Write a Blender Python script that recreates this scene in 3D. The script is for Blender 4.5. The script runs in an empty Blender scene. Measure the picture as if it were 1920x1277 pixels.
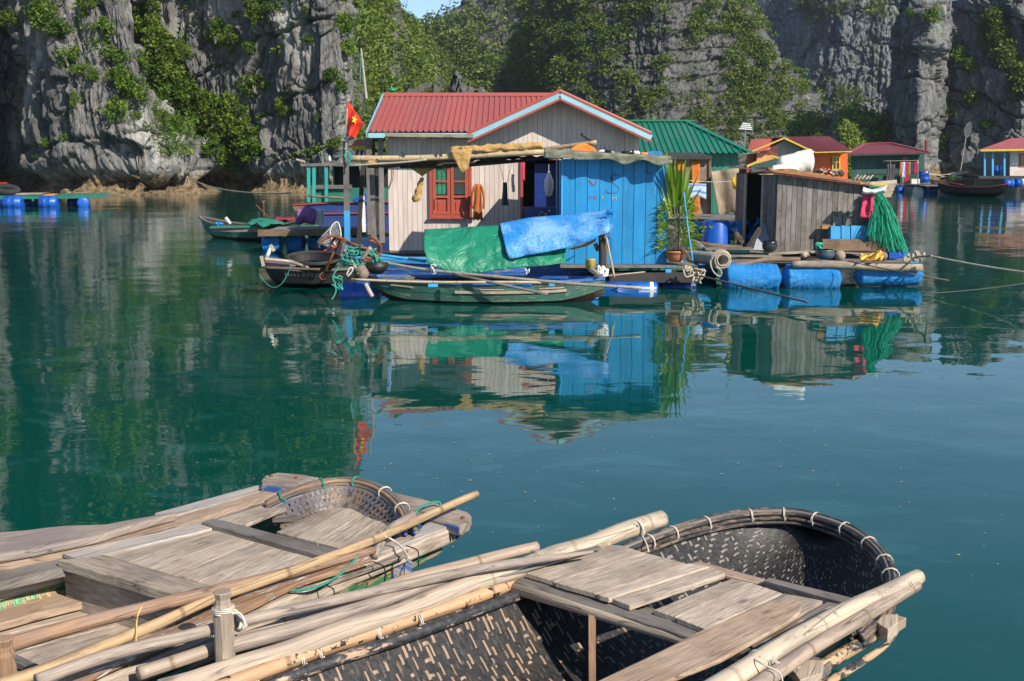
import bpy, math, random
import numpy as np
from mathutils import Vector, Matrix, noise as mnoise
scn = bpy.context.scene
R = math.radians
# ---------------------------------------------------------------- camera
F = 2133.3; CX, CY = 960.0, 638.5; H = 2.5
PITCH = math.atan((638.5-294.0)/F)
cam_d = bpy.data.cameras.new('camera'); cam = bpy.data.objects.new('camera', cam_d)
scn.collection.objects.link(cam); scn.camera = cam
cam_d.sensor_width = 36; cam_d.lens = 40.0; cam_d.clip_start = .05; cam_d.clip_end = 3000
cam.location = (0, 0, H); cam.rotation_euler = (math.pi/2-PITCH, 0, 0)
# ---------------------------------------------------------------- sky, sun, exposure
SUN_EL, SUN_AZ = 37.0, 42.0           # azimuth measured from straight behind the camera, to the right
w = bpy.data.worlds.new("World"); scn.world = w; w.use_nodes = True
wn = w.node_tree; wn.nodes.clear()
sky = wn.nodes.new('ShaderNodeTexSky'); sky.sky_type = 'NISHITA'; sky.sun_disc = False
sky.sun_elevation = R(SUN_EL); sky.sun_rotation = R(180-SUN_AZ)
sky.air_density = 0.8; sky.dust_density = 0.1; sky.ozone_density = 2.5
bg = wn.nodes.new('ShaderNodeBackground'); bg.inputs['Strength'].default_value = 0.10
wo = wn.nodes.new('ShaderNodeOutputWorld')
wn.links.new(sky.outputs[0], bg.inputs[0]); wn.links.new(bg.outputs[0], wo.inputs[0])
sun_d = bpy.data.lights.new('sun', 'SUN'); sun = bpy.data.objects.new('sun', sun_d)
scn.collection.objects.link(sun)
sun_d.energy = 4.2; sun_d.angle = R(0.6); sun_d.color = (1.0, .92, .80)
S = Vector((math.sin(R(SUN_AZ)), -math.cos(R(SUN_AZ)), math.tan(R(SUN_EL)))).normalized()
sun.rotation_euler = S.to_track_quat('Z', 'Y').to_euler(); sun.location = (30, -30, 40)
vs = scn.view_settings
vs.view_transform = 'Standard'; vs.look = 'None'; vs.gamma = 1; vs.use_curve_mapping = False; vs.exposure = 0.72
scn.render.engine = 'CYCLES'
try:
    scn.cycles.max_bounces = 6; scn.cycles.use_denoising = True
except Exception: pass
# ---------------------------------------------------------------- measuring: photograph pixel -> place
cp, sp = math.cos(PITCH), math.sin(PITCH)
def ray(u, v):
    x = (u-CX)/F; y = (CY-v)/F
    return Vector((x, cp+y*sp, -sp+y*cp))
def at(u, v, Y):
    d = ray(u, v); k = Y/d.y
    return Vector((d.x*k, Y, H+d.z*k))
def on(u, v, z):
    d = ray(u, v); k = (z-H)/d.z
    return Vector((d.x*k, d.y*k, z))
def ppm(Y): return F/(Y*cp+2.0*sp)
# ---------------------------------------------------------------- builders
rng = random.Random(11)
col = scn.collection
class B:
    def __init__(s): s.v = []; s.f = []; s.uv = []; s.a = []
    def add(s, vs_, fs, uvs, a=None):
        n = len(s.v); s.v += [tuple(p) for p in vs_]
        for f_, u_ in zip(fs, uvs):
            s.f.append(tuple(i+n for i in f_)); s.uv.append(u_)
            s.a.append(rng.random() if a is None else a)
    def prism(s, poly, ext, u_dir=None):
        """closed polygon (list of points) extruded by the vector ext"""
        poly = [Vector(p) for p in poly]; ext = Vector(ext); n = len(poly)
        if u_dir is None:
            e = max(((poly[(i+1) % n]-poly[i]) for i in range(n)), key=lambda q: q.length)
            u_dir = e.normalized()
        u_dir = Vector(u_dir).normalized(); w_ = u_dir.cross(ext)
        if w_.length < 1e-6: w_ = Vector((0, 1, 0)) if abs(u_dir.y) < .9 else Vector((1, 0, 0))
        w_.normalize(); o = rng.random()*9
        q = poly+[p+ext for p in poly]
        uv = lambda p: (p.dot(u_dir)+o, p.dot(w_)+o)
        fs = [tuple(range(n)), tuple(range(2*n-1, n-1, -1))]; us = [[uv(q[i]) for i in f_] for f_ in fs]
        L = ext.length
        for i in range(n):
            j = (i+1) % n; fs.append((j, i, i+n, j+n))
            a_, b_ = uv(poly[j]), uv(poly[i])
            us.append([a_, b_, (b_[0], b_[1]+L), (a_[0], a_[1]+L)])
        s.add(q, fs, us, rng.random())
    def box(s, c, size, rz=0, M=None):
        c = Vector(c); hx, hy, hz = [q/2 for q in size]
        M = M or Matrix.Rotation(rz, 3, 'Z')
        X, Y_, Z = M @ Vector((1, 0, 0)), M @ Vector((0, 1, 0)), M @ Vector((0, 0, 1))
        s.prism([c-X*hx-Y_*hy-Z*hz, c+X*hx-Y_*hy-Z*hz, c+X*hx+Y_*hy-Z*hz, c-X*hx+Y_*hy-Z*hz], Z*2*hz,
                u_dir=(X if size[0] >= size[1] and size[0] >= size[2] else (Y_ if size[1] >= size[2] else Z)))
    def beam(s, p0, p1, w_, h_, up=(0, 0, 1)):
        p0, p1 = Vector(p0), Vector(p1); d = (p1-p0).normalized(); up = Vector(up)
        sd = d.cross(up)
        if sd.length < 1e-4: sd = d.cross(Vector((0, 1, 0)))
        sd.normalize(); u2 = sd.cross(d).normalized()
        c = [p0+sd*a*w_/2+u2*b*h_/2 for a, b in ((-1, -1), (1, -1), (1, 1), (-1, 1))]
        L = (p1-p0).length; o = rng.random()*9
        q = c+[p+d*L for p in c]; fs = [(3, 2, 1, 0), (4, 5, 6, 7)]
        us = [[(o, o), (o+.02, o), (o+.02, o+w_), (o, o+w_)]]*2; per = 0
        for i in range(4):
            j = (i+1) % 4; e = w_ if i % 2 == 0 else h_
            fs.append((i, j, j+4, i+4)); us.append([(o, o+per), (o, o+per+e), (o+L, o+per+e), (o+L, o+per)]); per += e
        s.add(q, fs, us, rng.random())
    def tube(s, pts, r, n=8, cap=True, wob=0):
        pts = [Vector(p) for p in pts]; m = len(pts)
        rs = list(r) if isinstance(r, (list, tuple)) else [r]*m
        o = rng.random()*9; L = 0; ref = None; q = []; us = []
        for i, p in enumerate(pts):
            t = (pts[min(i+1, m-1)]-pts[max(i-1, 0)]).normalized()
            if ref is None: ref = Vector((0, 0, 1)) if abs(t.z) < .9 else Vector((1, 0, 0))
            sd = t.cross(ref).normalized(); up = sd.cross(t).normalized(); ref = up
            if i: L += (p-pts[i-1]).length
            for k in range(n):
                a = 2*math.pi*k/n; rr = rs[i]*(1+(wob*(mnoise.noise((p*4+Vector((k, 0, 0)))) if wob else 0)))
                q.append(p+(sd*math.cos(a)+up*math.sin(a))*rr)
            us.append(L+o)
        fs = []; uv = []; pr = 2*math.pi*max(rs)
        for i in range(m-1):
            for k in range(n):
                k2 = (k+1) % n; v0, v1 = o+pr*k/n, o+pr*(k+1)/n
                fs.append((i*n+k, i*n+k2, (i+1)*n+k2, (i+1)*n+k))
                uv.append([(us[i], v0), (us[i], v1), (us[i+1], v1), (us[i+1], v0)])
        if cap:
            fs.append(tuple(range(n-1, -1, -1))); uv.append([(o, o)]*n)
            fs.append(tuple(range((m-1)*n, m*n))); uv.append([(o, o)]*n)
        s.add(q, fs, uv, rng.random())
    def grid(s, P, thick=0, closed=False):
        """P[i][j] points; thick = vector or distance for a second skin"""
        m, n = len(P), len(P[0]); P = [[Vector(p) for p in row] for row in P]
        o = rng.random()*9; q = [p for row in P for p in row]; fs = []; uv = []
        U = [0]; V = [0]
        for i in range(1, m): U.append(U[-1]+(P[i][n//2]-P[i-1][n//2]).length)
        for j in range(1, n): V.append(V[-1]+(P[m//2][j]-P[m//2][j-1]).length)
        for i in range(m-1):
            for j in range(n-1):
                fs.append((i*n+j, i*n+j+1, (i+1)*n+j+1, (i+1)*n+j))
                uv.append([(U[a]+o, V[b]+o) for a, b in ((i, j), (i, j+1), (i+1, j+1), (i+1, j))])
        if thick:
            t = Vector(thick) if not isinstance(thick, (int, float)) else None
            N = m*n
            for i in range(m):
                for j in range(n):
                    if t is None:
                        e1 = P[min(i+1, m-1)][j]-P[max(i-1, 0)][j]; e2 = P[i][min(j+1, n-1)]-P[i][max(j-1, 0)]
                        nn = e1.cross(e2); nn = nn.normalized()*thick if nn.length > 1e-9 else Vector((0, 0, thick))
                        q.append(P[i][j]+nn)
                    else: q.append(P[i][j]+t)
            for f_, u_ in list(zip(fs, uv)):
                fs.append(tuple(N+k for k in reversed(f_))); uv.append(list(reversed(u_)))
            edge = [(i, 0) for i in range(m)]+[(m-1, j) for j in range(1, n)]+[(i, n-1) for i in range(m-2, -1, -1)]+[(0, j) for j in range(n-2, 0, -1)]
            E = len(edge)
            for k in range(E):
                a, b = edge[k], edge[(k+1) % E]; ia, ib = a[0]*n+a[1], b[0]*n+b[1]
                fs.append((ia, ib, N+ib, N+ia)); uv.append([(U[a[0]]+o, V[a[1]]+o), (U[b[0]]+o, V[b[1]]+o)]*2)
        s.add(q, fs, uv, rng.random())
def thing(name, label, cat, loc=(0, 0, 0), group=None):
    o = bpy.data.objects.new(name, None); col.objects.link(o); o.location = loc; o.empty_display_size = .1
    o['label'] = label; o['category'] = cat
    if group: o['group'] = group
    return o
def wloc(o):
    p = Vector((0, 0, 0))
    while o is not None: p += o.location; o = o.parent
    return p
def obj(name, b, m, parent=None, smooth=False, origin=None):
    me = bpy.data.meshes.new(name)
    if parent is not None: base = wloc(parent)
    else: base = Vector(origin) if origin is not None else Vector(b.v[0])
    org = base if (parent is None or origin is None) else Vector(origin)
    me.from_pydata([(p[0]-org[0], p[1]-org[1], p[2]-org[2]) for p in b.v], [], b.f)
    uvl = me.uv_layers.new(name='UVMap')
    flat = [c for u_ in b.uv for q in u_ for c in q]
    uvl.data.foreach_set('uv', flat)
    at_ = me.attributes.new('rnd', 'FLOAT', 'FACE'); at_.data.foreach_set('value', b.a)
    if smooth: me.shade_smooth()
    me.materials.append(m); me.validate(); me.update()
    o = bpy.data.objects.new(name, me); col.objects.link(o)
    if parent is not None: o.parent = parent; o.location = org-base
    else: o.location = org
    return o
def tag(o, label=None, cat=None, group=None, kind=None):
    if label: o['label'] = label
    if cat: o['category'] = cat
    if group: o['group'] = group
    if kind: o['kind'] = kind
    return o
def copy_tree(o, parent=None):
    c = o.copy(); col.objects.link(c); c.parent = parent
    for ch in o.children: copy_tree(ch, c)
    return c
def one(name, m, parent, fn, smooth=False, **k):
    b = B(); fn(b); return obj(name, b, m, parent, smooth, **k)
# ---------------------------------------------------------------- numpy gradient noise
def _hash(ix, iy, iz, seed):
    with np.errstate(over='ignore'):
        h = (ix.astype(np.uint32)*np.uint32(374761393)+iy.astype(np.uint32)*np.uint32(668265263)+iz.astype(np.uint32)*np.uint32(2147483647)+np.uint32(seed*1013904223 & 0xffffffff))
        h = (h ^ (h >> np.uint32(13)))*np.uint32(1274126177); h = h ^ (h >> np.uint32(16))
        h = h*np.uint32(2246822519); h = h ^ (h >> np.uint32(15))
    return h
def h01(ix, iy, iz, seed): return (_hash(ix.astype(np.int64), iy.astype(np.int64), iz.astype(np.int64), seed) & np.uint32(0xffffff)).astype(np.float64)/0xffffff
def vnoise(x, y, z, seed=0):
    x, y, z = np.broadcast_arrays(x, y, z)
    fx, fy, fz = np.floor(x), np.floor(y), np.floor(z)
    tx, ty, tz = x-fx, y-fy, z-fz
    ux, uy, uz = [t*t*t*(t*(t*6-15)+10) for t in (tx, ty, tz)]
    ix, iy, iz = fx.astype(np.int64), fy.astype(np.int64), fz.astype(np.int64)
    def g(dx, dy, dz):
        h = _hash(ix+dx, iy+dy, iz+dz, seed)
        gx = (h & np.uint32(1023)).astype(np.float64)/511.5-1; gy = ((h >> np.uint32(10)) & np.uint32(1023)).astype(np.float64)/511.5-1
        gz = ((h >> np.uint32(20)) & np.uint32(1023)).astype(np.float64)/511.5-1
        return gx*(tx-dx)+gy*(ty-dy)+gz*(tz-dz)
    L = lambda a, b, t: a+(b-a)*t
    return L(L(L(g(0, 0, 0), g(1, 0, 0), ux), L(g(0, 1, 0), g(1, 1, 0), ux), uy),
             L(L(g(0, 0, 1), g(1, 0, 1), ux), L(g(0, 1, 1), g(1, 1, 1), ux), uy), uz)*1.3
def fbm(x, y, z, oct=4, seed=0, gain=.5):
    a = 1; s_ = 0; t = 0
    for k in range(oct):
        s_ = s_+a*vnoise(x*2**k, y*2**k, z*2**k, seed+k*17); t += a; a *= gain
    return s_/t
def ss(a, b, x):
    t = np.clip((x-a)/(b-a), 0, 1); return t*t*(3-2*t)
# ================================================================ materials
class NT:
    def __init__(s, name):
        s.m = bpy.data.materials.new(name); s.m.use_nodes = True; s.t = s.m.node_tree; s.t.nodes.clear()
        s.out = s.t.nodes.new('ShaderNodeOutputMaterial'); s.b = s.t.nodes.new('ShaderNodeBsdfPrincipled')
        s.t.links.new(s.b.outputs[0], s.out.inputs[0])
    def n(s, typ, ins=None, out=0, **props):
        nd = s.t.nodes.new('ShaderNode'+typ)
        for k, v in props.items(): setattr(nd, k, v)
        for k, v in (ins or {}).items(): s.put(nd.inputs[k], v)
        return nd.outputs[out]
    def put(s, sock, v):
        if isinstance(v, bpy.types.NodeSocket): s.t.links.new(v, sock)
        elif isinstance(v, (tuple, list)) and sock.type == 'RGBA' and len(v) == 3: sock.default_value = (*v, 1)
        else: sock.default_value = v
    def set(s, **k):
        for a, v in k.items(): s.put(s.b.inputs[a.replace('_', ' ')], v)
    def noise(s, vec, scale, detail=4, rough=.55, dist=0):
        return s.n('TexNoise', {'Vector': vec, 'Scale': scale, 'Detail': detail, 'Roughness': rough, 'Distortion': dist})
    def ramp(s, f, stops):
        nd = s.t.nodes.new('ShaderNodeValToRGB'); s.t.links.new(f, nd.inputs[0]); e = nd.color_ramp.elements
        while len(e) < len(stops): e.new(.5)
        for el, (p, c) in zip(e, stops):
            el.position = p; el.color = (*c, 1) if isinstance(c, (tuple, list)) else (c, c, c, 1)
        return nd.outputs[0]
    def mix(s, f, a, b, mode='MIX'):
        nd = s.t.nodes.new('ShaderNodeMix'); nd.data_type = 'RGBA'; nd.blend_type = mode
        s.put(nd.inputs[0], f); s.put(nd.inputs[6], a); s.put(nd.inputs[7], b); return nd.outputs[2]
    def math(s, op, a, b=0.0, c=0.0):
        nd = s.t.nodes.new('ShaderNodeMath'); nd.operation = op
        s.put(nd.inputs[0], a); s.put(nd.inputs[1], b); s.put(nd.inputs[2], c); return nd.outputs[0]
    def vmul(s, v, k):
        nd = s.t.nodes.new('ShaderNodeVectorMath'); nd.operation = 'MULTIPLY'; s.put(nd.inputs[0], v); nd.inputs[1].default_value = k; return nd.outputs[0]
    def vadd(s, v, k):
        nd = s.t.nodes.new('ShaderNodeVectorMath'); nd.operation = 'ADD'; s.put(nd.inputs[0], v); s.put(nd.inputs[1], k); return nd.outputs[0]
    def bump(s, h, strength=.3, dist=.01, normal=None):
        ins = {'Height': h, 'Strength': strength, 'Distance': dist}
        if normal is not None: ins['Normal'] = normal
        return s.n('Bump', ins)
    def uvr(s):
        uv = s.n('UVMap', uv_map='UVMap'); r = s.n('ObjectInfo', out=5)
        x = s.n('CombineXYZ', {'X': s.math('MULTIPLY', r, 57.0), 'Y': s.math('MULTIPLY', r, 31.0), 'Z': s.math('MULTIPLY', r, 13.0)})
        return s.vadd(uv, x), r
    def hsv(s, c, v):
        return s.n('HueSaturation', {'Color': c, 'Value': v})
def clr(c, k): return tuple(max(0, min(1, x*k)) for x in c)
def mwood(name, base, dark=None, light=None, stain=None, rough=.8, grain=(2.2, 55), bump=.5, vary=.22, knots=True):
    """bare or weathered wood: grain runs along U"""
    t = NT(name); uv, r = t.uvr()
    dark = dark or clr(base, .45); light = light or clr(base, 1.35)
    g = t.noise(t.vmul(uv, (grain[0], grain[1], 1)), 1, 6, .62, .15)
    g2 = t.noise(t.vmul(uv, (grain[0]*4, grain[1]*3.2, 1)), 1, 3, .6)
    c = t.ramp(g, [(.33, dark), (.47, base), (.58, base), (.74, light)])
    c = t.mix(.5, c, t.ramp(g2, [(.36, clr(base, .38)), (.64, clr(base, 1.35))]), 'MIX')
    blot = t.noise(uv, 3.0, 4, .6)
    c = t.mix(t.ramp(blot, [(.44, 0), (.66, .75)]), c, stain or clr(dark, 1.1))
    cr = t.ramp(t.noise(t.vmul(uv, (1.1, grain[1]*.55, 1)), 1, 2, .5), [(.485, 0), (.5, 1), (.515, 0)])
    cr = t.math('MULTIPLY', cr, t.ramp(blot, [(.45, 0), (.55, .8)]))
    c = t.mix(cr, c, clr(dark, .35))
    if knots:
        vo = t.n('TexVoronoi', {'Vector': t.vmul(uv, (2.2, 5.5, 1)), 'Scale': 1.0, 'Randomness': 1.0})
        c = t.mix(t.ramp(vo, [(.05, .8), (.12, 0)]), c, clr(dark, .5))
    v = t.math('MULTIPLY_ADD', r, vary*2, 1-vary)
    c = t.hsv(c, v)
    h = t.math('SUBTRACT', t.math('ADD', g, t.math('MULTIPLY', g2, .4)), t.math('MULTIPLY', cr, .9))
    t.set(Base_Color=c, Roughness=rough, Normal=t.bump(h, bump, .006)); return t.m
def mpaint(name, paint, under=(.3, .24, .18), wear=.3, rough=.55, dirt=(.12, .1, .08), dirtamt=.35, vary=.12, scale=1.0, second=None, bump=.25):
    """painted boards, worn through to the wood along the grain"""
    t = NT(name); uv, r = t.uvr()
    tc = t.noise(t.vmul(uv, (4*scale, 26*scale, 1)), 1, 6, .65, .3)
    lo = .72-wear*.45
    m_ = t.ramp(tc, [(lo, 0), (lo+.03, 1)])
    p = t.mix(t.ramp(t.noise(uv, 1.7*scale, 4), [(.35, 0), (.7, 1)]), paint, second or clr(paint, 1.25))
    p = t.mix(t.math('MULTIPLY', t.ramp(t.noise(t.vmul(uv, (.8, 9, 1)), 1.5, 5, .7), [(.4, 0), (.8, 1)]), dirtamt), p, dirt)
    ug = t.ramp(t.noise(t.vmul(uv, (3, 60, 1)), 1, 4), [(.3, clr(under, .5)), (.7, clr(under, 1.3))])
    c = t.hsv(t.mix(m_, p, ug), t.math('MULTIPLY_ADD', r, vary*2, 1-vary))
    h = t.math('SUBTRACT', t.math('MULTIPLY', t.noise(t.vmul(uv, (3, 50, 1)), 1, 4), .5), m_)
    t.set(Base_Color=c, Roughness=rough, Normal=t.bump(h, bump, .004)); return t.m
def mpeel(name, under, tar=(.014, .014, .016), amt=.5, rough=.6, scale=7, nodes=None):
    """black tar peeling off bamboo"""
    t = NT(name); uv, r = t.uvr()
    n_ = t.noise(t.vmul(uv, (scale, scale*2.4, 1)), 1, 7, .68, .5)
    m_ = t.ramp(n_, [(1-amt-.42+.36, 0), (1-amt-.40+.37, 1)])
    ug = t.ramp(t.noise(t.vmul(uv, (2, 50, 1)), 1, 4), [(.3, clr(under, .55)), (.7, clr(under, 1.25))])
    tc = t.ramp(t.noise(uv, 30, 4), [(.35, tar), (.75, clr(tar, 4.5))])
    t.set(Base_Color=t.mix(m_, tc, ug), Roughness=rough, Normal=t.bump(t.math('ADD', t.math('MULTIPLY', m_, -1), t.math('MULTIPLY', n_, .4)), .5, .004)); return t.m
def mbamboo(name, base, rough=.5, ring=(.16, .1, .05), gap=.42, grey=None, tar=0):
    t = NT(name); uv, r = t.uvr()
    g = t.noise(t.vmul(uv, (1.2, 40, 1)), 1, 5, .6)
    c = t.ramp(g, [(.25, clr(base, .6)), (.5, base), (.8, clr(base, 1.2))])
    bl = t.noise(uv, 4.5, 5, .65)
    c = t.mix(t.ramp(bl, [(.45, 0), (.75, .7)]), c, grey or clr(base, .55))
    sx = t.n('SeparateXYZ', {'Vector': uv})
    c = t.mix(t.ramp(t.noise(t.vmul(uv, (2.2, 14, 1)), 1, 6, .7), [(.5, 0), (.62, .75)]), c, clr(grey or base, .62))
    spl = t.ramp(t.noise(t.vmul(uv, (.5, 17, 1)), 1, 1, .4), [(.492, 0), (.5, .8), (.508, 0)]); c = t.mix(spl, c, clr(base, .16))
    c = t.mix(t.ramp(t.noise(t.vmul(uv, (22, 40, 1)), 1, 3, .6), [(.64, 0), (.7, .7)]), c, clr(base, .22))
    fr = t.math('FRACT', t.math('ADD', t.math('MULTIPLY', sx, 1/gap), t.math('MULTIPLY', t.noise(t.vmul(uv, (.6, 0, 0)), 1, 1), 1.5)))
    rg = t.ramp(fr, [(0, 1), (.012, .8), (.03, 0), (.97, 0), (.985, .7), (1, 1)])
    c = t.mix(t.math('MULTIPLY', rg, .75), c, ring)
    if tar:
        m_ = t.ramp(t.noise(t.vmul(uv, (14, 10, 1)), 1, 5, .6, .4), [(.74-tar, 0), (.755-tar, 1)]); c = t.mix(m_, c, (.016, .016, .018))
    c = t.hsv(c, t.math('MULTIPLY_ADD', r, .3, .85))
    t.set(Base_Color=c, Roughness=rough, Normal=t.bump(t.math('SUBTRACT', t.math('ADD', rg, t.math('MULTIPLY', g, .5)), spl), .5, .006)); return t.m
def mplain(name, c, rough=.6, metal=0, vary=.15, scale=6, bump=.1, spec=.5, second=None, dist=.004):
    t = NT(name); g = t.n('TexCoord', out=3)
    n_ = t.noise(g, scale, 5, .6)
    cc = t.ramp(n_, [(.3, clr(c, 1-vary*1.6)), (.7, second or clr(c, 1+vary))])
    t.set(Base_Color=cc, Roughness=rough, Metallic=metal, Specular_IOR_Level=spec, Normal=t.bump(n_, bump, dist)); return t.m
def mcloth(name, c, c2=None, rough=.85, wr=6, bump=.6, dist=.03, sheen=0, trans=0, scale=12):
    t = NT(name); uv = t.n('UVMap', uv_map='UVMap')
    n_ = t.noise(uv, wr, 5, .6, .6); n2 = t.noise(uv, scale, 5, .65)
    cc = t.ramp(n2, [(.32, c), (.7, c2 or clr(c, 1.3))])
    t.set(Base_Color=cc, Roughness=rough, Normal=t.bump(n_, bump, dist)); return t.m
def mroof(name, c, rough=.42, dirt=(.25, .2, .18), dirtamt=.25):
    t = NT(name); uv, r = t.uvr()
    d = t.noise(t.vmul(uv, (.6, 3.0, 1)), 1, 5, .65)
    cc = t.mix(t.math('MULTIPLY', t.ramp(d, [(.45, 0), (.8, 1)]), dirtamt), c, dirt)
    cc = t.mix(t.ramp(t.noise(uv, 9, 4), [(.4, 0), (.9, .4)]), cc, clr(c, .6))
    t.set(Base_Color=t.hsv(cc, t.math('MULTIPLY_ADD', r, .16, .92)), Roughness=rough); return t.m
# ---- rock
def mrock(name, grey=(.2, .2, .2), pale=(.48, .46, .43), dark=(.055, .055, .058), warm=(.42, .26, .15), sc=1.0, paleamt=.5, warmamt=.35, tide=True, green=0.0, tz=1.2):
    t = NT(name); g = t.n('NewGeometry'); p = g
    v = t.vmul(p, (1, 1, .16))
    streak = t.noise(v, 1.1*sc, 7, .62, .3)
    fine = t.noise(t.vmul(p, (1, 1, .13)), 4.2*sc, 6, .72, .2)
    c = t.ramp(streak, [(.34, dark), (.47, grey), (.57, clr(grey, 1.2)), (.68, clr(grey, 1.9))])
    c = t.mix(.5, c, t.ramp(fine, [(.36, clr(grey, .25)), (.62, clr(grey, 1.7))]))
    pore = t.noise(t.vmul(p, (1, 1, .22)), 11*sc, 4, .7)
    c = t.mix(t.ramp(pore, [(.36, .75), (.47, 0)]), c, clr(dark, .45))
    bigd = t.noise(t.vmul(p, (1, 1, .35)), .16*sc, 5, .6)
    c = t.mix(t.ramp(bigd, [(.3, .6), (.5, 0)]), c, clr(dark, 1.3))
    pn = t.noise(t.vmul(p, (1, 1, .45)), .21*sc, 6, .6)
    c = t.mix(t.ramp(pn, [(.62-paleamt*.16, 0), (.74-paleamt*.16, .85)]), c, t.ramp(streak, [(.3, clr(pale, .45)), (.6, pale)]))
    wn_ = t.noise(t.vmul(t.vadd(p, (31.0, 7, 3)), (1, 1, .4)), .33*sc, 5, .6)
    c = t.mix(t.ramp(wn_, [(.68-warmamt*.1, 0), (.76-warmamt*.1, .75)]), c, warm)
    if green: c = t.mix(t.ramp(t.noise(p, .5*sc, 6, .7), [(.5, 0), (.62, green)]), c, (.05, .085, .02))
    sx = t.n('SeparateXYZ', {'Vector': p}, out=2)
    if tide:
        z = t.math('ADD', sx, t.math('MULTIPLY', t.math('SUBTRACT', t.noise(p, .6, 4), .5), 1.3))
        c = t.mix(t.ramp(t.math('DIVIDE', z, 4.0), [(.30*tz, .9), (.52*tz, 0)]), c, t.ramp(fine, [(.3, (.09, .08, .065)), (.7, (.52, .5, .46))]))
        c = t.mix(t.ramp(t.math('DIVIDE', z, 4.0), [(.25*tz, 1), (.36*tz, 0)]), c, t.ramp(t.noise(p, 2.5, 6, .7), [(.35, (.05, .038, .022)), (.65, (.33, .23, .125))]))
    bh = t.math('ADD', t.math('ADD', t.math('MULTIPLY', streak, .6), t.math('MULTIPLY', fine, .5)), t.math('MULTIPLY', pore, .22))
    t.set(Base_Color=c, Roughness=.92, Normal=t.bump(bh, .9, .45/sc)); return t.m
def mleaf(name, c1, c2, c3, rough=.55):
    t = NT(name); a = t.n('Attribute', attribute_name='rnd', out=2); r = t.n('ObjectInfo', out=5)
    p = t.n('NewGeometry'); n_ = t.noise(p, .6, 3)
    x = t.math('ADD', t.math('MULTIPLY', a, .7), t.math('MULTIPLY', n_, .3))
    c = t.ramp(x, [(.08, c1), (.5, c2), (.92, c3)])
    c = t.hsv(c, t.math('MULTIPLY_ADD', r, .5, .78))
    t.set(Base_Color=c, Roughness=rough, Specular_IOR_Level=.25)
    tr = t.t.nodes.new('ShaderNodeBsdfTranslucent'); t.put(tr.inputs[0], c)
    mx = t.t.nodes.new('ShaderNodeMixShader'); mx.inputs[0].default_value = .3
    t.t.links.new(t.b.outputs[0], mx.inputs[1]); t.t.links.new(tr.outputs[0], mx.inputs[2]); t.t.links.new(mx.outputs[0], t.out.inputs[0])
    return t.m
MT = {}
MT['rock_left'] = mrock('limestone_near', grey=(.155, .15, .143), dark=(.035, .034, .033), pale=(.5, .48, .44), sc=1.0, paleamt=.55, warmamt=.1, tz=1.0)
MT['rock_mid'] = mrock('limestone_middle', grey=(.125, .12, .118), pale=(.33, .33, .32), sc=.55, paleamt=.1, warmamt=-.2, tide=False, green=.65)
MT['rock_wall'] = mrock('limestone_pale_wall', grey=(.17, .175, .18), pale=(.38, .37, .35), sc=.45, paleamt=.55, warmamt=.55, tide=False, green=.35)
MT['rock_right'] = mrock('limestone_right', grey=(.155, .15, .15), pale=(.36, .36, .35), sc=.7, paleamt=.2, warmamt=-.2, tz=1.0, green=.35)
MT['leaf_near'] = mleaf('leaves_near', (.02, .052, .006), (.085, .155, .016), (.24, .3, .032))
MT['leaf_far'] = mleaf('leaves_far', (.03, .075, .012), (.12, .178, .028), (.27, .3, .05))
MT['bark'] = mwood('bark', (.18, .15, .12))
# ---- water
def mwater():
    t = NT('sea_water'); p = t.n('NewGeometry')
    wx = t.vmul(p, (1.0, 1.0, 1))
    big = t.noise(wx, .33, 2, .5)
    mid = t.noise(t.vmul(p, (1.0, 1.35, 1)), 1.35, 2, .5, .4)
    fine = t.noise(t.vmul(p, (1.0, 2.2, 1)), 5.5, 2, .55)
    # breeze: the small ripples live further out, to the left; the near water is almost still
    sx = t.n('SeparateXYZ', {'Vector': p}); sy = t.n('SeparateXYZ', {'Vector': p}, out=1)
    br = t.ramp(t.math('DIVIDE', t.math('SUBTRACT', t.math('ADD', sy, t.math('MULTIPLY', t.noise(p, .12, 3), 26.0)), t.math('MULTIPLY', sx, .9)), 100.0), [(.22, .04), (.52, 1.0)])
    h = t.math('ADD', t.math('MULTIPLY', big, .03), t.math('MULTIPLY', t.math('MULTIPLY', mid, t.math('MULTIPLY_ADD', br, .45, .55)), .0062))
    h = t.math('ADD', h, t.math('MULTIPLY', t.math('MULTIPLY', fine, br), .0016))
    film = t.ramp(t.noise(t.vmul(p, (1, 1.6, 1)), .8, 4, .6, 1.2), [(.56, 0), (.62, 1)])
    c = t.mix(t.math('MULTIPLY', film, .35), (.001, .054, .041), (.02, .11, .10))
    t.set(Base_Color=c, Roughness=.015, IOR=1.55, Specular_Tint=(.5, .86, 1, 1), Normal=t.bump(h, 1.0, 1.0)); return t.m
MT['water'] = mwater()
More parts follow.
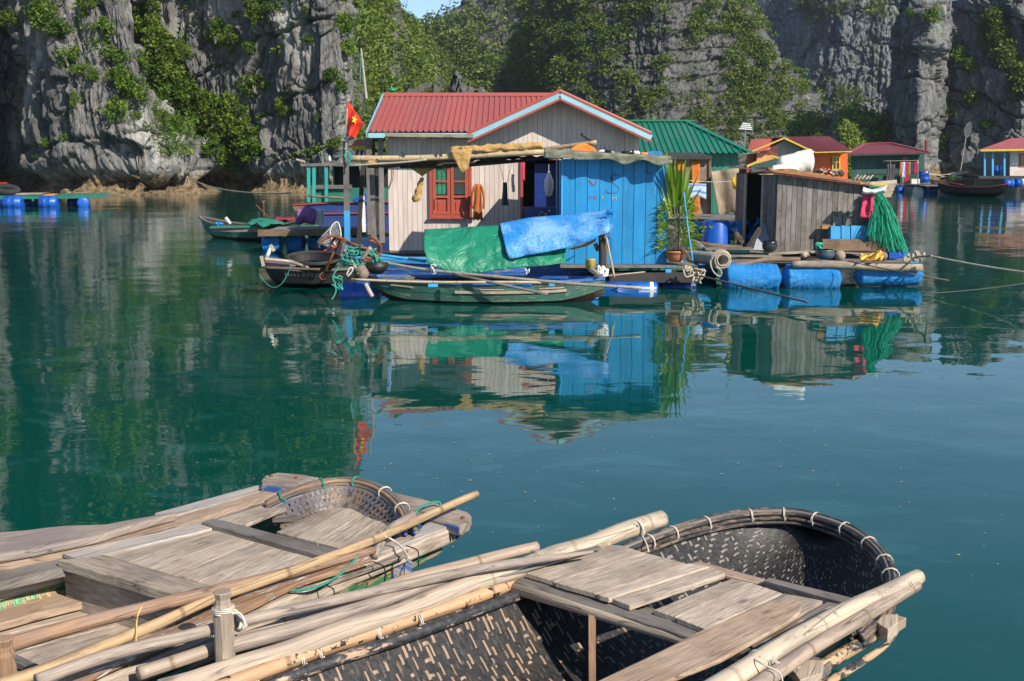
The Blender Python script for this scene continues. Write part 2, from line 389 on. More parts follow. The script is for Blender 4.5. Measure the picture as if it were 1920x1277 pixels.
# ================================================================ sea and rock
b = B(); b.add([(-870, -28, 0), (870, -28, 0), (870, 630, 0), (-870, 630, 0)], [(0, 1, 2, 3)], [[(0, 0)]*4])
tag(obj('sea', b, MT['water'], origin=(0, 0, 0)), kind='structure')
b = B(); b.add([(-872, -29, -9), (872, -29, -9), (872, 632, -9), (-872, 632, -9)], [(0, 1, 2, 3)], [[(0, 0)]*4])
tag(obj('seabed', b, mplain('silt', (.1, .1, .07)), origin=(0, 0, -9)), kind='structure')
def interp(tab, x): return np.interp(x, [a for a, _ in tab], [c for _, c in tab])
CL = {}
def mesh_np(name, V, Fq, m, smooth, parent=None):
    me = bpy.data.meshes.new(name)
    me.vertices.add(len(V)); me.vertices.foreach_set('co', V.astype(np.float32).ravel())
    me.loops.add(Fq.size); me.loops.foreach_set('vertex_index', Fq.astype(np.int32).ravel())
    me.polygons.add(len(Fq)); me.polygons.foreach_set('loop_start', np.arange(0, Fq.size, Fq.shape[1], dtype=np.int32))
    me.update(calc_edges=True)
    if smooth: me.shade_smooth()
    me.materials.append(m); o = bpy.data.objects.new(name, me); col.objects.link(o)
    if parent is not None: o.parent = parent
    return o
def cliff(name, u0, u1, nu, nv, dist, topv, m, slope=.12, seed=1, big=(.09, 2.2), flute=(.9, .35), beds=(3.2, .0, .5), blocks=(2.0, 2.6, .5), notch=1.3, rnd=6, zb=-1.5, extra=None, fade=None):
    """a rock face: plan curve from (direction, distance) pairs, height from the skyline, then displaced along its normal"""
    uu = np.linspace(u0, u1, nu); D = interp(dist, uu)
    X0 = (uu-CX)/F*(D*.974)
    tv = interp(topv, uu)+18*vnoise(uu*.02, uu*0+seed, uu*0, seed)+9*vnoise(uu*.07, uu*0+seed, uu*0, seed+3)
    k = (CY-tv)/F; zt = H+D*(-sp+k*cp)/(cp+k*sp)
    tt = np.linspace(0, 1, nv)
    Z = zb+(zt[None, :]-zb)*tt[:, None]
    Xg = np.repeat(X0[None, :], nv, 0); Yg = np.repeat(D[None, :], nv, 0).copy()
    zr = np.clip((Z-(zt[None, :]-rnd))/rnd, 0, 1)
    Yg += slope*np.clip(Z, 0, None)+rnd*.8*zr**2.2
    # lie further back -> wider by perspective to keep direction
    Xg = Xg*(Yg/D[None, :])
    # arc length along the plan
    s_ = np.concatenate([[0], np.cumsum(np.hypot(np.diff(X0), np.diff(D)))])
    Sg = np.repeat(s_[None, :], nv, 0)
    def normals(X, Y, Zz):
        P = np.stack([X, Y, Zz], -1); a = np.gradient(P, axis=1); c = np.gradient(P, axis=0)
        n_ = np.cross(a, c); n_ /= np.linalg.norm(n_, axis=-1, keepdims=True)+1e-9; return n_
    N = normals(Xg, Yg, Z)
    def smoothN(N):
        for ax in (0, 1):
            for _ in range(3):
                N = (N+np.roll(N, 4, ax)+np.roll(N, -4, ax))/3
        return N/(np.linalg.norm(N, axis=-1, keepdims=True)+1e-9)
    N = smoothN(N)
    w1 = fbm(Sg*.15, Z*.15, Z*0+seed, 3, seed+5)
    d = big[1]*fbm(Sg*big[0], Yg*0, Z*big[0]*.7, 4, seed)
    fl = 1-np.abs(fbm((Sg+w1*2.5)/flute[0]*.5, Z*.1/flute[0]*.5, Z*0+seed, 3, seed+9))*2.6
    flm = ss(-.25, .25, fbm(Sg*.12, Z*.12, Z*0, 3, seed+40))
    d += flute[1]*(fl-.5)*(.35+.65*flm)
    zz = Z+beds[1]*Sg+1.6*w1*beds[0]*.3+.35*fbm(Sg*.4, Z*.1, Z*0, 3, seed+21)
    q_ = zz/beds[0]; q_ = q_+.55*vnoise(q_*.9, q_*0+seed, Sg*.006, seed+90)
    zz = q_*beds[0]; row = np.floor(q_); fz = q_-row
    bs = np.where(h01(row, row*0, row*0, seed+2) > .35, 1.0, .35)
    edge = np.minimum(fz, 1-fz)*beds[0]
    d -= beds[2]*np.exp(-(edge/.16)**2)*bs
    d += beds[2]*.9*(h01(row, row*0+3, row*0, seed+4)-.5)
    # irregular joint blocks (cells stretched down the face)
    def cells(px_, py_, sd_):
        ix, iy = np.floor(px_), np.floor(py_); f1 = np.full(px_.shape, 9.0); f2 = f1.copy(); idv = np.zeros(px_.shape)
        for ox in (-1, 0, 1):
            for oy in (-1, 0, 1):
                cx_, cy_ = ix+ox, iy+oy
                qx = cx_+.1+.8*h01(cx_, cy_, cx_*0, sd_); qy = cy_+.1+.8*h01(cx_, cy_, cx_*0, sd_+1)
                dd = np.maximum(np.abs(px_-qx), np.abs(py_-qy))*.6+np.hypot(px_-qx, py_-qy)*.4; hv = h01(cx_, cy_, cx_*0, sd_+2)
                nw = dd < f1; f2 = np.where(nw, f1, np.minimum(f2, dd)); idv = np.where(nw, hv, idv); f1 = np.where(nw, dd, f1)
        return f2-f1, idv
    wx_ = Sg+.9*w1*blocks[0]+.35*fbm(Sg*.7, Z*.5, Z*0, 3, seed+31); wz_ = zz+.9*fbm(Sg*.35, Z*.25, Z*0+4, 3, seed+33)
    g1, i1 = cells(wx_/blocks[0], wz_/blocks[1], seed+200)
    g2, i2 = cells(wx_/(blocks[0]*.4), wz_/(blocks[1]*.45), seed+210)
    d += blocks[2]*1.6*(i1-.5)-blocks[2]*.6*np.exp(-(g1/.035)**2)
    d += blocks[2]*.8*(i2-.5)-blocks[2]*.2*np.exp(-(g2/.05)**2)
    hb = i1
    d += .28*fbm(Sg*1.3, Yg*0, Z*.9, 4, seed+60)*flute[1]/.35
    f2 = 1-np.abs(fbm((Sg+w1*1.2)/flute[0]*1.9, Z*.13/flute[0], Z*0+seed, 2, seed+19))*3.0
    d += flute[1]*.42*(f2-.5)*(.3+.7*(1-flm))
    if notch: d -= notch*np.exp(-((Z-.75-.5*fbm(Sg*.3, Z*0, Z*0, 2, seed+70))/.75)**2)*(.55+.9*fbm(Sg*.2, Z*0, Z*0+9, 2, seed+71)+.3)
    if extra is not None: d += extra(Sg, Z, np.repeat(uu[None, :], nv, 0))
    if fade is not None: d *= fade(np.repeat(uu[None, :], nv, 0))
    X = Xg+N[..., 0]*d*1.0; Y = Yg+N[..., 1]*d; ZZ = Z+N[..., 2]*d*.6
    # back of the crest
    top_ = (X[nv-1:nv].copy(), Y[nv-1:nv].copy(), ZZ[nv-1:nv].copy()); nb = 3
    for dy_, kz in ((5, 1.0), (9, .55), (11, 0.0)):
        X = np.vstack([X, top_[0]*(top_[1]+dy_)/top_[1]]); Y = np.vstack([Y, top_[1]+dy_]); ZZ = np.vstack([ZZ, top_[2]*kz-2*(1-kz)])
    n2 = nv+nb
    idx = np.arange(n2*nu).reshape(n2, nu)
    Fq = np.stack([idx[:-1, :-1], idx[:-1, 1:], idx[1:, 1:], idx[1:, :-1]], -1).reshape(-1, 4)
    V = np.stack([X, Y, ZZ], -1).reshape(-1, 3)
    o = mesh_np(name, V, Fq, m, False); tag(o, kind='structure')
    P = np.stack([X, Y, ZZ], -1)[:nv]
    a = np.gradient(P, axis=1); c = np.gradient(P, axis=0); n_ = np.cross(a, c); n_ /= np.linalg.norm(n_, axis=-1, keepdims=True)+1e-9
    n_ = smoothN(n_)
    # picture coordinates of every vertex, to plant things at the right place on the rock
    dx, dy, dz = P[..., 0], P[..., 1], P[..., 2]-H
    dep = dy*cp-dz*sp; yy = dy*sp+dz*cp
    CL[name] = dict(P=P, N=n_, u=CX+F*dx/dep, v=CY-F*yy/dep, S=Sg, fz=fz, dep=dep)
    return o
# --- left headland
cliff('left_cliff_buttress', -420, 400, 560, 300,
      [(-420, 66), (-60, 80), (15, 86), (45, 79), (110, 75), (250, 74), (340, 76), (378, 80), (400, 90)],
      [(-420, -1700), (60, -1300), (200, -500), (232, -60), (250, 60), (275, 140), (305, 185), (345, 222), (375, 245), (400, 290)],
      MT['rock_left'], slope=.22, seed=3, big=(.07, 3.2), flute=(.75, .6), beds=(4.2, -.12, .45), blocks=(1.9, 3.8, .75), notch=2.0, rnd=3)
cliff('left_cliff_face', 215, 650, 520, 340,
      [(215, 92), (330, 87), (395, 86), (440, 85), (520, 82), (600, 80), (640, 81), (647, 84), (650, 97)],
      [(215, -1500), (480, -900), (560, -520), (600, -380), (650, -330)],
      MT['rock_left'], slope=.06, seed=8, big=(.08, 2.4), flute=(.75, .6), beds=(4.3, -.36, .8), blocks=(2.4, 4.2, .7), notch=1.3, rnd=4)
# --- valley side, behind the house
cliff('valley_ridge', 600, 830, 200, 200,
      [(600, 120), (660, 130), (740, 155), (790, 185), (830, 230)],
      [(600, -160), (700, -90), (735, -45), (758, 5), (785, 48), (812, 75), (830, 110)],
      MT['rock_mid'], slope=.5, seed=14, big=(.05, 4), flute=(1.6, .5), beds=(3.5, .2, .5), blocks=(3, 4, .7), notch=0, rnd=8)
cliff('back_mountain', 740, 1080, 220, 200,
      [(740, 330), (1080, 330)],
      [(740, 140), (785, 60), (808, 46), (835, 22), (865, -12), (930, -60), (1080, -90)],
      MT['rock_mid'], slope=.25, seed=21, big=(.03, 8), flute=(3, 1.2), beds=(7, .1, 1.4), blocks=(6, 8, 1.4), notch=0, rnd=12)
cliff('middle_mountain', 890, 1540, 560, 330,
      [(890, 290), (930, 250), (980, 225), (1080, 205), (1240, 195), (1400, 200), (1470, 205), (1510, 215), (1535, 235), (1540, 260)],
      [(890, 190), (930, 170), (955, 90), (985, 10), (1020, -70), (1100, -150), (1300, -110), (1400, -60), (1425, 0), (1450, 68), (1485, 118), (1515, 170), (1540, 235)],
      MT['rock_mid'], slope=.42, seed=34, big=(.045, 6), flute=(1.3, .8), beds=(2.7, -.1, .75), blocks=(2.2, 2.6, .8), notch=0, rnd=7)
cliff('pale_rock_wall', 1380, 1740, 300, 260,
      [(1380, 300), (1560, 270), (1740, 262)],
      [(1380, -150), (1450, -80), (1560, -70), (1640, -85), (1740, -60)],
      MT['rock_wall'], slope=.08, seed=44, big=(.035, 5), flute=(2.4, 1.0), beds=(6, .03, .8), blocks=(4, 7, .9), notch=0, rnd=8)
def pil_extra(S_, Z_, U_):
    return 1.5*ss(14.6, 15.2, Z_+.3*fbm(S_*.4, Z_*0, Z_*0, 2, 9))*np.exp(-((U_-1728)/34)**4)
cliff('rock_pillar', 1676, 1778, 130, 230,
      [(1676, 180), (1684, 152), (1690, 145), (1728, 142), (1758, 144), (1770, 152), (1778, 172)],
      [(1676, 60), (1684, 25), (1700, -10), (1740, -40), (1762, -15), (1778, 60)],
      MT['rock_right'], slope=.02, seed=55, big=(.08, 1.1), flute=(.9, .45), beds=(4.4, .05, .7), blocks=(2.2, 3.4, .7), notch=0, rnd=4, extra=pil_extra)
cliff('right_mountain', 1648, 2260, 420, 290,
      [(1648, 185), (1662, 165), (1690, 156), (1760, 152), (1820, 148), (1920, 142), (2260, 132)],
      [(1648, 262), (1665, 225), (1700, 205), (1735, 190), (1752, 110), (1765, -10), (1800, -60), (1880, -70), (1950, -20), (2010, 90), (2080, 160), (2260, 200)],
      MT['rock_right'], slope=.2, seed=66, big=(.06, 3.4), flute=(1.3, .7), beds=(5, .35, .8), blocks=(3.0, 4.4, .8), notch=1.5, rnd=5)
def mound_extra(S_, Z_, U_): return 3.5*fbm(S_*.18, Z_*.18, Z_*0, 3, 5)
cliff('wooded_slope', 1490, 1712, 160, 90,
      [(1490, 155), (1600, 142), (1712, 148)],
      [(1490, 250), (1525, 215), (1560, 206), (1620, 210), (1690, 220), (1712, 240)],
      MT['rock_right'], slope=.9, seed=71, big=(.08, 2), flute=(2, .3), beds=(5, 0, .2), blocks=(3, 4, .3), notch=0, rnd=3, extra=mound_extra)
cliff('shore_rocks', 640, 960, 200, 60, [(640, 135), (800, 150), (960, 140)],
      [(640, 200), (740, 190), (765, 158), (800, 146), (815, 160), (835, 172), (848, 132), (856, 128), (868, 158), (885, 168), (900, 158), (915, 165), (960, 200)],
      MT['rock_mid'], slope=.15, seed=77, big=(.2, .8), flute=(.9, .9), beds=(3, 0, .3), blocks=(1.2, 3, .9), notch=.5, rnd=2)
# hills that close the bay out of sight, so that the far water never meets an empty horizon
cliff('far_hills', -1500, 3400, 220, 40, [(-1500, 400), (960, 500), (3400, 400)], [(-1500, -60), (400, -10), (770, 70), (800, 90), (900, 40), (1700, 0), (2400, -20), (3400, -80)],
      MT['rock_mid'], slope=.3, seed=91, big=(.01, 14), flute=(8, 3), beds=(12, 0, 1), blocks=(12, 14, 2), notch=0, rnd=20)
# ---------------------------------------------------------------- foliage
nrg = np.random.default_rng(5)
def leaf_quads(C, size, jitter=.5, flat=.35):
    """a small bent leaf spray (quad) at each centre"""
    n = len(C)
    a = nrg.normal(size=(n, 3)); a[:, 2] *= flat+.3; a /= np.linalg.norm(a, axis=1, keepdims=True)
    r_ = nrg.normal(size=(n, 3)); c = np.cross(a, r_); c /= np.linalg.norm(c, axis=1, keepdims=True)
    s_ = (np.asarray(size)*(1-jitter+2*jitter*nrg.random(n)))[:, None]
    A, Cc = a*s_*.5, c*s_*.28
    V = np.stack([C-A, C+Cc, C+A, C-Cc], 1)
    return V.reshape(-1, 3), np.arange(4*n).reshape(-1, 4)
def foliage_mesh(name, V, Fq, rv, m):
    me = bpy.data.meshes.new(name)
    me.vertices.add(len(V)); me.vertices.foreach_set('co', V.astype(np.float32).ravel())
    me.loops.add(Fq.size); me.loops.foreach_set('vertex_index', Fq.astype(np.int32).ravel())
    me.polygons.add(len(Fq)); me.polygons.foreach_set('loop_start', np.arange(0, Fq.size, 4, dtype=np.int32))
    me.update(calc_edges=True)
    at_ = me.attributes.new('rnd', 'FLOAT', 'FACE'); at_.data.foreach_set('value', rv.astype(np.float32))
    me.materials.append(m); return me
def clump_points(n_lobes, per, rad, sq=.75):
    c = nrg.normal(size=(n_lobes, 3)); c /= np.linalg.norm(c, axis=1, keepdims=True)
    c *= (nrg.random(n_lobes)**.5)[:, None]*rad*.75; c[:, 2] *= sq
    P = []; rv = []
    for q in c:
        d = nrg.normal(size=(per, 3)); d /= np.linalg.norm(d, axis=1, keepdims=True)
        rr = rad*(.16+.3*nrg.random()); d[:, 2] = d[:, 2]*.8
        P.append(q+d*rr*(.65+.35*nrg.random((per, 1)))); t = nrg.random()
        rv.append(np.clip(t*.6+.4*nrg.random(per), 0, 1))
    return np.concatenate(P), np.concatenate(rv)
SH = []
for k in range(8):
    P, rv = clump_points(17+k, 58, 1.12, .8+.1*(k % 3))
    V, Fq = leaf_quads(P, .17); SH.append(foliage_mesh('foliage', V, Fq, rv, MT['leaf_near']))
def stem_mesh():
    b = B()
    for k in range(5):
        a = rng.random()*6.28; b.tube([(0, 0, -.9), (.15*math.cos(a), .15*math.sin(a), -.3), (.5*math.cos(a), .5*math.sin(a), .35)], [.06, .04, .012], 5)
    o = obj('branches', b, MT['bark'], origin=(0, 0, 0)); me = o.data; bpy.data.objects.remove(o); return me
STEM = stem_mesh()
def place_of(cl, u, v):
    c = CL[cl]; d = (c['u']-u)**2+(c['v']-v)**2+c['dep']*.5; i = np.unravel_index(np.argmin(d), d.shape)
    return Vector(c['P'][i]), Vector(c['N'][i])
def place_best(cls, u, v):
    best = None
    for cl in cls:
        c = CL[cl]; d = np.hypot(c['u']-u, c['v']-v); m_ = d < 5
        if m_.any():
            i = np.unravel_index(np.argmin(np.where(m_, c['dep'], 1e9)), d.shape)
            if best is None or c['dep'][i] < best[2]: best = (Vector(c['P'][i]), Vector(c['N'][i]), c['dep'][i])
    return best[:2] if best else place_of(cls[0], u, v)
def shrub(cl, u, v, rpx, label, name='cliff_shrub', group=None, asp=1.0):
    p, n_ = place_best(cl if isinstance(cl, (list, tuple)) else [cl], u, v); s_ = 1.18*rpx/ppm(p.y)
    e = thing(name, label, 'shrub', p-Vector((0, 1, 0))*s_*.25, group)
    o = bpy.data.objects.new('foliage', SH[rng.randrange(8)]); col.objects.link(o); o.parent = e
    o.scale = (s_, s_*.8, s_*asp); o.rotation_euler = (rng.uniform(-.3, .3), rng.uniform(-.3, .3), rng.random()*6.28)
    t = bpy.data.objects.new('branches', STEM); col.objects.link(t); t.parent = e; t.scale = (s_*.8,)*3; t.rotation_euler = (-.5, 0, rng.random()*6)
    return e
GL = 'shrubs growing on the left cliff'
A_, F_ = 'left_cliff_buttress', 'left_cliff_face'
for (cl, u, v, r_, lab, asp) in [
    (A_, 20, 35, 22, 'small leafy shrub at the left edge of the photo, high on the cliff', .8),
    (A_, 8, 58, 12, 'little tuft just below the shrub at the top left edge', .8),
    (A_, 92, 22, 34, 'broad bright green shrub high on the left buttress', 1.0),
    (A_, 118, 52, 26, 'lower lobe of green bush on the left buttress beside a dark crack', 1.0),
    (A_, 160, 12, 22, 'dark green shrub at the top edge above the left buttress', 1.1),
    (A_, 195, 50, 17, 'rounded shrub alone on the grey slab left of the green gully', 1.1),
    (A_, 213, 102, 15, 'small yellowish shrub below the rounded one on the grey slab', 1.0),
    (A_, 128, 100, 28, 'wide low shrub in the middle of the left buttress', .8),
    (A_, 148, 128, 20, 'drooping shrub directly under the wide low one', .7),
    (A_, 178, 138, 16, 'shrub on the ledge to the right of the drooping one', .8),
    (A_, 138, 184, 15, 'narrow shrub on the fluted lower rock of the buttress', 1.3),
    (A_, 215, 200, 22, 'tall shrub hanging on the buttress just left of the gully thicket', 1.5),
    (A_, 83, 265, 13, 'small tuft low on the buttress above the overhang', .8),
    (A_, 258, 212, 12, 'small shrub on the crest where rock meets the thicket', .9),
    (F_, 408, 60, 26, 'shrub on the upper cliff face right of the gully', 1.1),
    (F_, 437, 70, 20, 'shrub touching the upper one, slightly lower on the cliff face', .9),
    (F_, 470, 86, 17, 'shrub above the long slanting crack', .9),
    (F_, 480, 20, 22, 'bush in the notch at the top of the cliff face', 1.2),
    (F_, 508, 10, 20, 'bush at the top edge right of the notch', 1.0),
    (F_, 472, 158, 26, 'bush growing on the slanting crack of the cliff face', 1.1),
    (F_, 532, 200, 18, 'yellow green bush alone on the bare cliff face', 1.3),
    (F_, 578, 20, 10, 'tiny tuft near the top right of the cliff face', .8),
    (F_, 577, 78, 12, 'small tuft under the cracked ledge near the right edge', .8),
    (F_, 597, 225, 10, 'tiny shrub beside the white streak on the cliff', .9),
    (F_, 622, 268, 18, 'shrub low on the cliff face behind the teal boat', .8),
    (F_, 622, 140, 16, 'shrub on the right edge of the cliff face above the flag', 1.0),
    (F_, 640, 160, 16, 'shrub just right of the edge shrub, nearest the flag', 1.2),
    (F_, 650, 40, 22, 'bright shrub overhanging the right edge of the cliff near the top', 1.5),
    (F_, 652, 90, 16, 'shrub half way up the right edge of the cliff', 1.4)]:
    shrub(cl, u, v, r_, lab, group=GL, asp=asp)
# the gully thicket, shrub by shrub
gul = [(262, 20, 22), (285, 45, 26), (300, 75, 28), (318, 105, 28), (296, 120, 22), (330, 135, 24), (310, 150, 22), (272, 62, 16), (345, 95, 16), (268, 112, 14),
       (245, 155, 24), (262, 175, 22), (300, 178, 28), (330, 180, 30), (365, 190, 26), (355, 165, 22), (395, 200, 24), (430, 195, 24), (452, 208, 20), (378, 215, 26),
       (410, 225, 28), (440, 235, 26), (395, 250, 28), (425, 260, 30), (455, 258, 26), (480, 272, 20), (400, 280, 24), (430, 290, 22), (462, 285, 18), (322, 222, 18), (302, 210, 16), (345, 235, 14), (385, 185, 20), (280, 145, 20)]
side = ['left', 'middle', 'right']
for i, (u, v, r_) in enumerate(gul):
    hgt = ['top of the gully', 'upper gully', 'middle of the gully', 'lower gully', 'foot of the gully'][min(4, int(v/62))]
    cl = (A_, F_)
    shrub(cl, u, v, r_*1.3, 'leafy green shrub of the dense thicket in the gully of the left cliff', name='gully_shrub', group='thicket shrubs filling the gully', asp=1.0)
# --- scattered growth on the far slopes (nobody could count it)
def scatter(name, cl, weight, n, rad, per, lsize, m, seed):
    c = CL[cl]; r2 = np.random.default_rng(seed)
    W = np.clip(weight(c['u'], c['v'], c), 0, None); 
    # area weight
    W = W*np.clip(c['N'][..., 2]*.0+1, .1, None); W = W.ravel()
    W[(c['v'].ravel() < -700)] = 0; W /= W.sum()
    ii = r2.choice(len(W), n, p=W); P = c['P'].reshape(-1, 3)[ii]; N_ = c['N'].reshape(-1, 3)[ii]
    R_ = rad[0]+(rad[1]-rad[0])*r2.random(n)**2
    C = P+N_*R_[:, None]*.15+np.array([0, 0, .25])*R_[:, None]
    d = r2.normal(size=(n, per, 3)); d /= np.linalg.norm(d, axis=2, keepdims=True)
    d[..., 2] = np.abs(d[..., 2])*.9-.15; d *= (.55+.45*r2.random((n, per, 1)))
    Q = (C[:, None, :]+d*R_[:, None, None]).reshape(-1, 3)
    rv = np.clip(.55*np.repeat(r2.random(n), per)+.45*r2.random(n*per), 0, 1)
    V, Fq = leaf_quads(Q, lsize*np.repeat(R_, per)*.9)
    me = foliage_mesh(name, V, Fq, rv, m); o = bpy.data.objects.new(name, me); col.objects.link(o); tag(o, kind='stuff'); return o
def blob(u, v, L):
    w_ = 0*u
    for (a, b_, ru, rv_, k) in L: w_ = w_+k*np.exp(-(((u-a)/ru)**2+((v-b_)/rv_)**2))
    return w_
def wmid(u, v, c):
    n_ = fbm(c['S']*.07, c['P'][..., 2]*.07, u*0, 4, 301); n2 = fbm(c['S']*.3, c['P'][..., 2]*.3, u*0, 3, 302)
    g = blob(u, v, [(1000, 110, 90, 120, 1.8), (1090, 60, 60, 60, .9), (1150, 90, 60, 60, .5), (1400, 150, 30, 90, 1.2), (1440, 130, 60, 60, .7), (1480, 170, 40, 40, .8), (1040, 160, 90, 35, .6), (1350, 30, 50, 40, .7), (1300, 60, 60, 40, .5), (1400, 20, 30, 40, .8), (1200, 50, 60, 60, .3), (1460, 230, 30, 20, .3)])
    return ss(.03, .2, n_*.3+.22*g-.04+1.1*n2)*(.7+.4*g)*(v > -420)
scatter('mountain_shrubs', 'middle_mountain', wmid, 5200, (.5, 1.9), 44, .34, MT['leaf_far'], 1)
def wall_all(k, s1=.06, lo=-.1):
    def f_(u, v, c):
        n_ = fbm(c['S']*s1, c['P'][..., 2]*s1, u*0, 4, k); return ss(lo, lo+.25, n_)
    return f_
def wridge(u, v, c):
    return ss(-.2, .1, fbm(c['S']*.06, c['P'][..., 2]*.06, u*0, 4, 77)+.12)*(1-.97*np.exp(-(((u-730)/28)**2+((v-125)/38)**2)))*(1-.8*np.exp(-(((u-690)/30)**2+((v-40)/25)**2)))
scatter('ridge_woods', 'valley_ridge', wridge, 3200, (.8, 2.2), 44, .33, MT['leaf_far'], 2)
def wback(u, v, c):
    n_ = fbm(c['S']*.03, c['P'][..., 2]*.03, u*0, 4, 78)
    return ss(-.15, .2, n_+.1)*(1-.9*blob(u, v, [(935, 90, 45, 35, 1), (950, 30, 40, 30, .6)]))
scatter('mountain_woods', 'back_mountain', wback, 3000, (1.6, 4.2), 40, .33, MT['leaf_far'], 3)
def wwall(u, v, c):
    n_ = fbm(c['S']*.07, c['P'][..., 2]*.07, u*0, 4, 79)
    return ss(.12, .3, n_+.35*blob(u, v, [(1600, 190, 30, 20, 1), (1545, 25, 60, 30, .6), (1640, 20, 40, 30, .5)]))
scatter('wall_shrubs', 'pale_rock_wall', wwall, 520, (.6, 1.8), 40, .33, MT['leaf_far'], 4)
scatter('slope_woods', 'wooded_slope', wall_all(80, .16, -.22), 1700, (.6, 1.7), 46, .3, MT['leaf_far'], 5)
def wright(u, v, c):
    n_ = fbm(c['S']*.08, c['P'][..., 2]*.08, u*0, 4, 81)
    return ss(.3, .42, n_+.55*blob(u, v, [(1865, 55, 22, 40, 1), (1885, 110, 25, 40, 1), (1900, 200, 30, 50, 1.1), (1925, 150, 25, 40, .8), (1800, 100, 22, 22, .6)]))
scatter('cliff_growth', 'right_mountain', wright, 1100, (.6, 1.6), 46, .3, MT['leaf_far'], 6)
def wshore(u, v, c): return ss(-.1, .15, fbm(c['S']*.2, c['P'][..., 2]*.2, u*0, 3, 83)-1.0*blob(u, v, [(790, 155, 28, 16, 1), (862, 150, 14, 22, 1.2), (905, 165, 20, 10, .8)]))
scatter('shore_growth', 'shore_rocks', wshore, 600, (.5, 1.3), 44, .32, MT['leaf_far'], 7)
def wleft(u, v, c): return ss(-.02, .15, fbm(c['S']*.12, c['P'][..., 2]*.10, u*0, 4, 85)-.02)*(v < -30)
def wtuft(u, v, c): return ss(.05, .2, fbm(c['S']*.25, c['P'][..., 2]*.25, u*0, 4, 185)-.02+.25*np.exp(-(np.minimum(c['fz'], 1-c['fz'])/.1)**2))*(v > -40)*(v < 300)
scatter('crevice_tufts', A_, wtuft, 330, (.2, .8), 40, .34, MT['leaf_near'], 19)
scatter('crevice_tufts', F_, wtuft, 330, (.2, .8), 40, .34, MT['leaf_near'], 20)
scatter('upper_growth', A_, wleft, 1300, (.7, 1.9), 34, .3, MT['leaf_near'], 9)
scatter('upper_growth', F_, wleft, 1500, (.7, 1.9), 34, .3, MT['leaf_near'], 10)
scatter('far_woods', 'far_hills', wall_all(84, .015, -.3), 2500, (5, 9), 14, .6, MT['leaf_far'], 8)
GR = 'shrubs growing on the right cliff'
for (cl, u, v, r_, lab, asp) in [
    ('right_mountain', 1820, 180, 21, 'round flowering shrub alone on the right cliff', .95),
    ('right_mountain', 1768, 210, 20, 'dark rounded shrub at the foot of the rock pillar', .9),
    ('right_mountain', 1722, 201, 10, 'small tuft left of the dark rounded shrub by the pillar', .7),
    ('right_mountain', 1842, 232, 18, 'spreading shrub low on the right cliff', .7),
    ('right_mountain', 1762, 262, 16, 'shrub near the shore above the green house', 1.1),
    ('right_mountain', 1795, 100, 18, 'shrub in the cleft right of the pillar, highest of the cleft', 1.0),
    ('right_mountain', 1812, 118, 16, 'shrub lower in the cleft right of the pillar', 1.0),
    ('rock_pillar', 1745, 30, 17, 'olive shrub on the crown of the rock pillar', 1.3),
    ('rock_pillar', 1700, 25, 10, 'small shrub on the left shoulder of the rock pillar', 1.0)]:
    shrub(cl, u, v, r_, lab, group=GR, asp=asp)
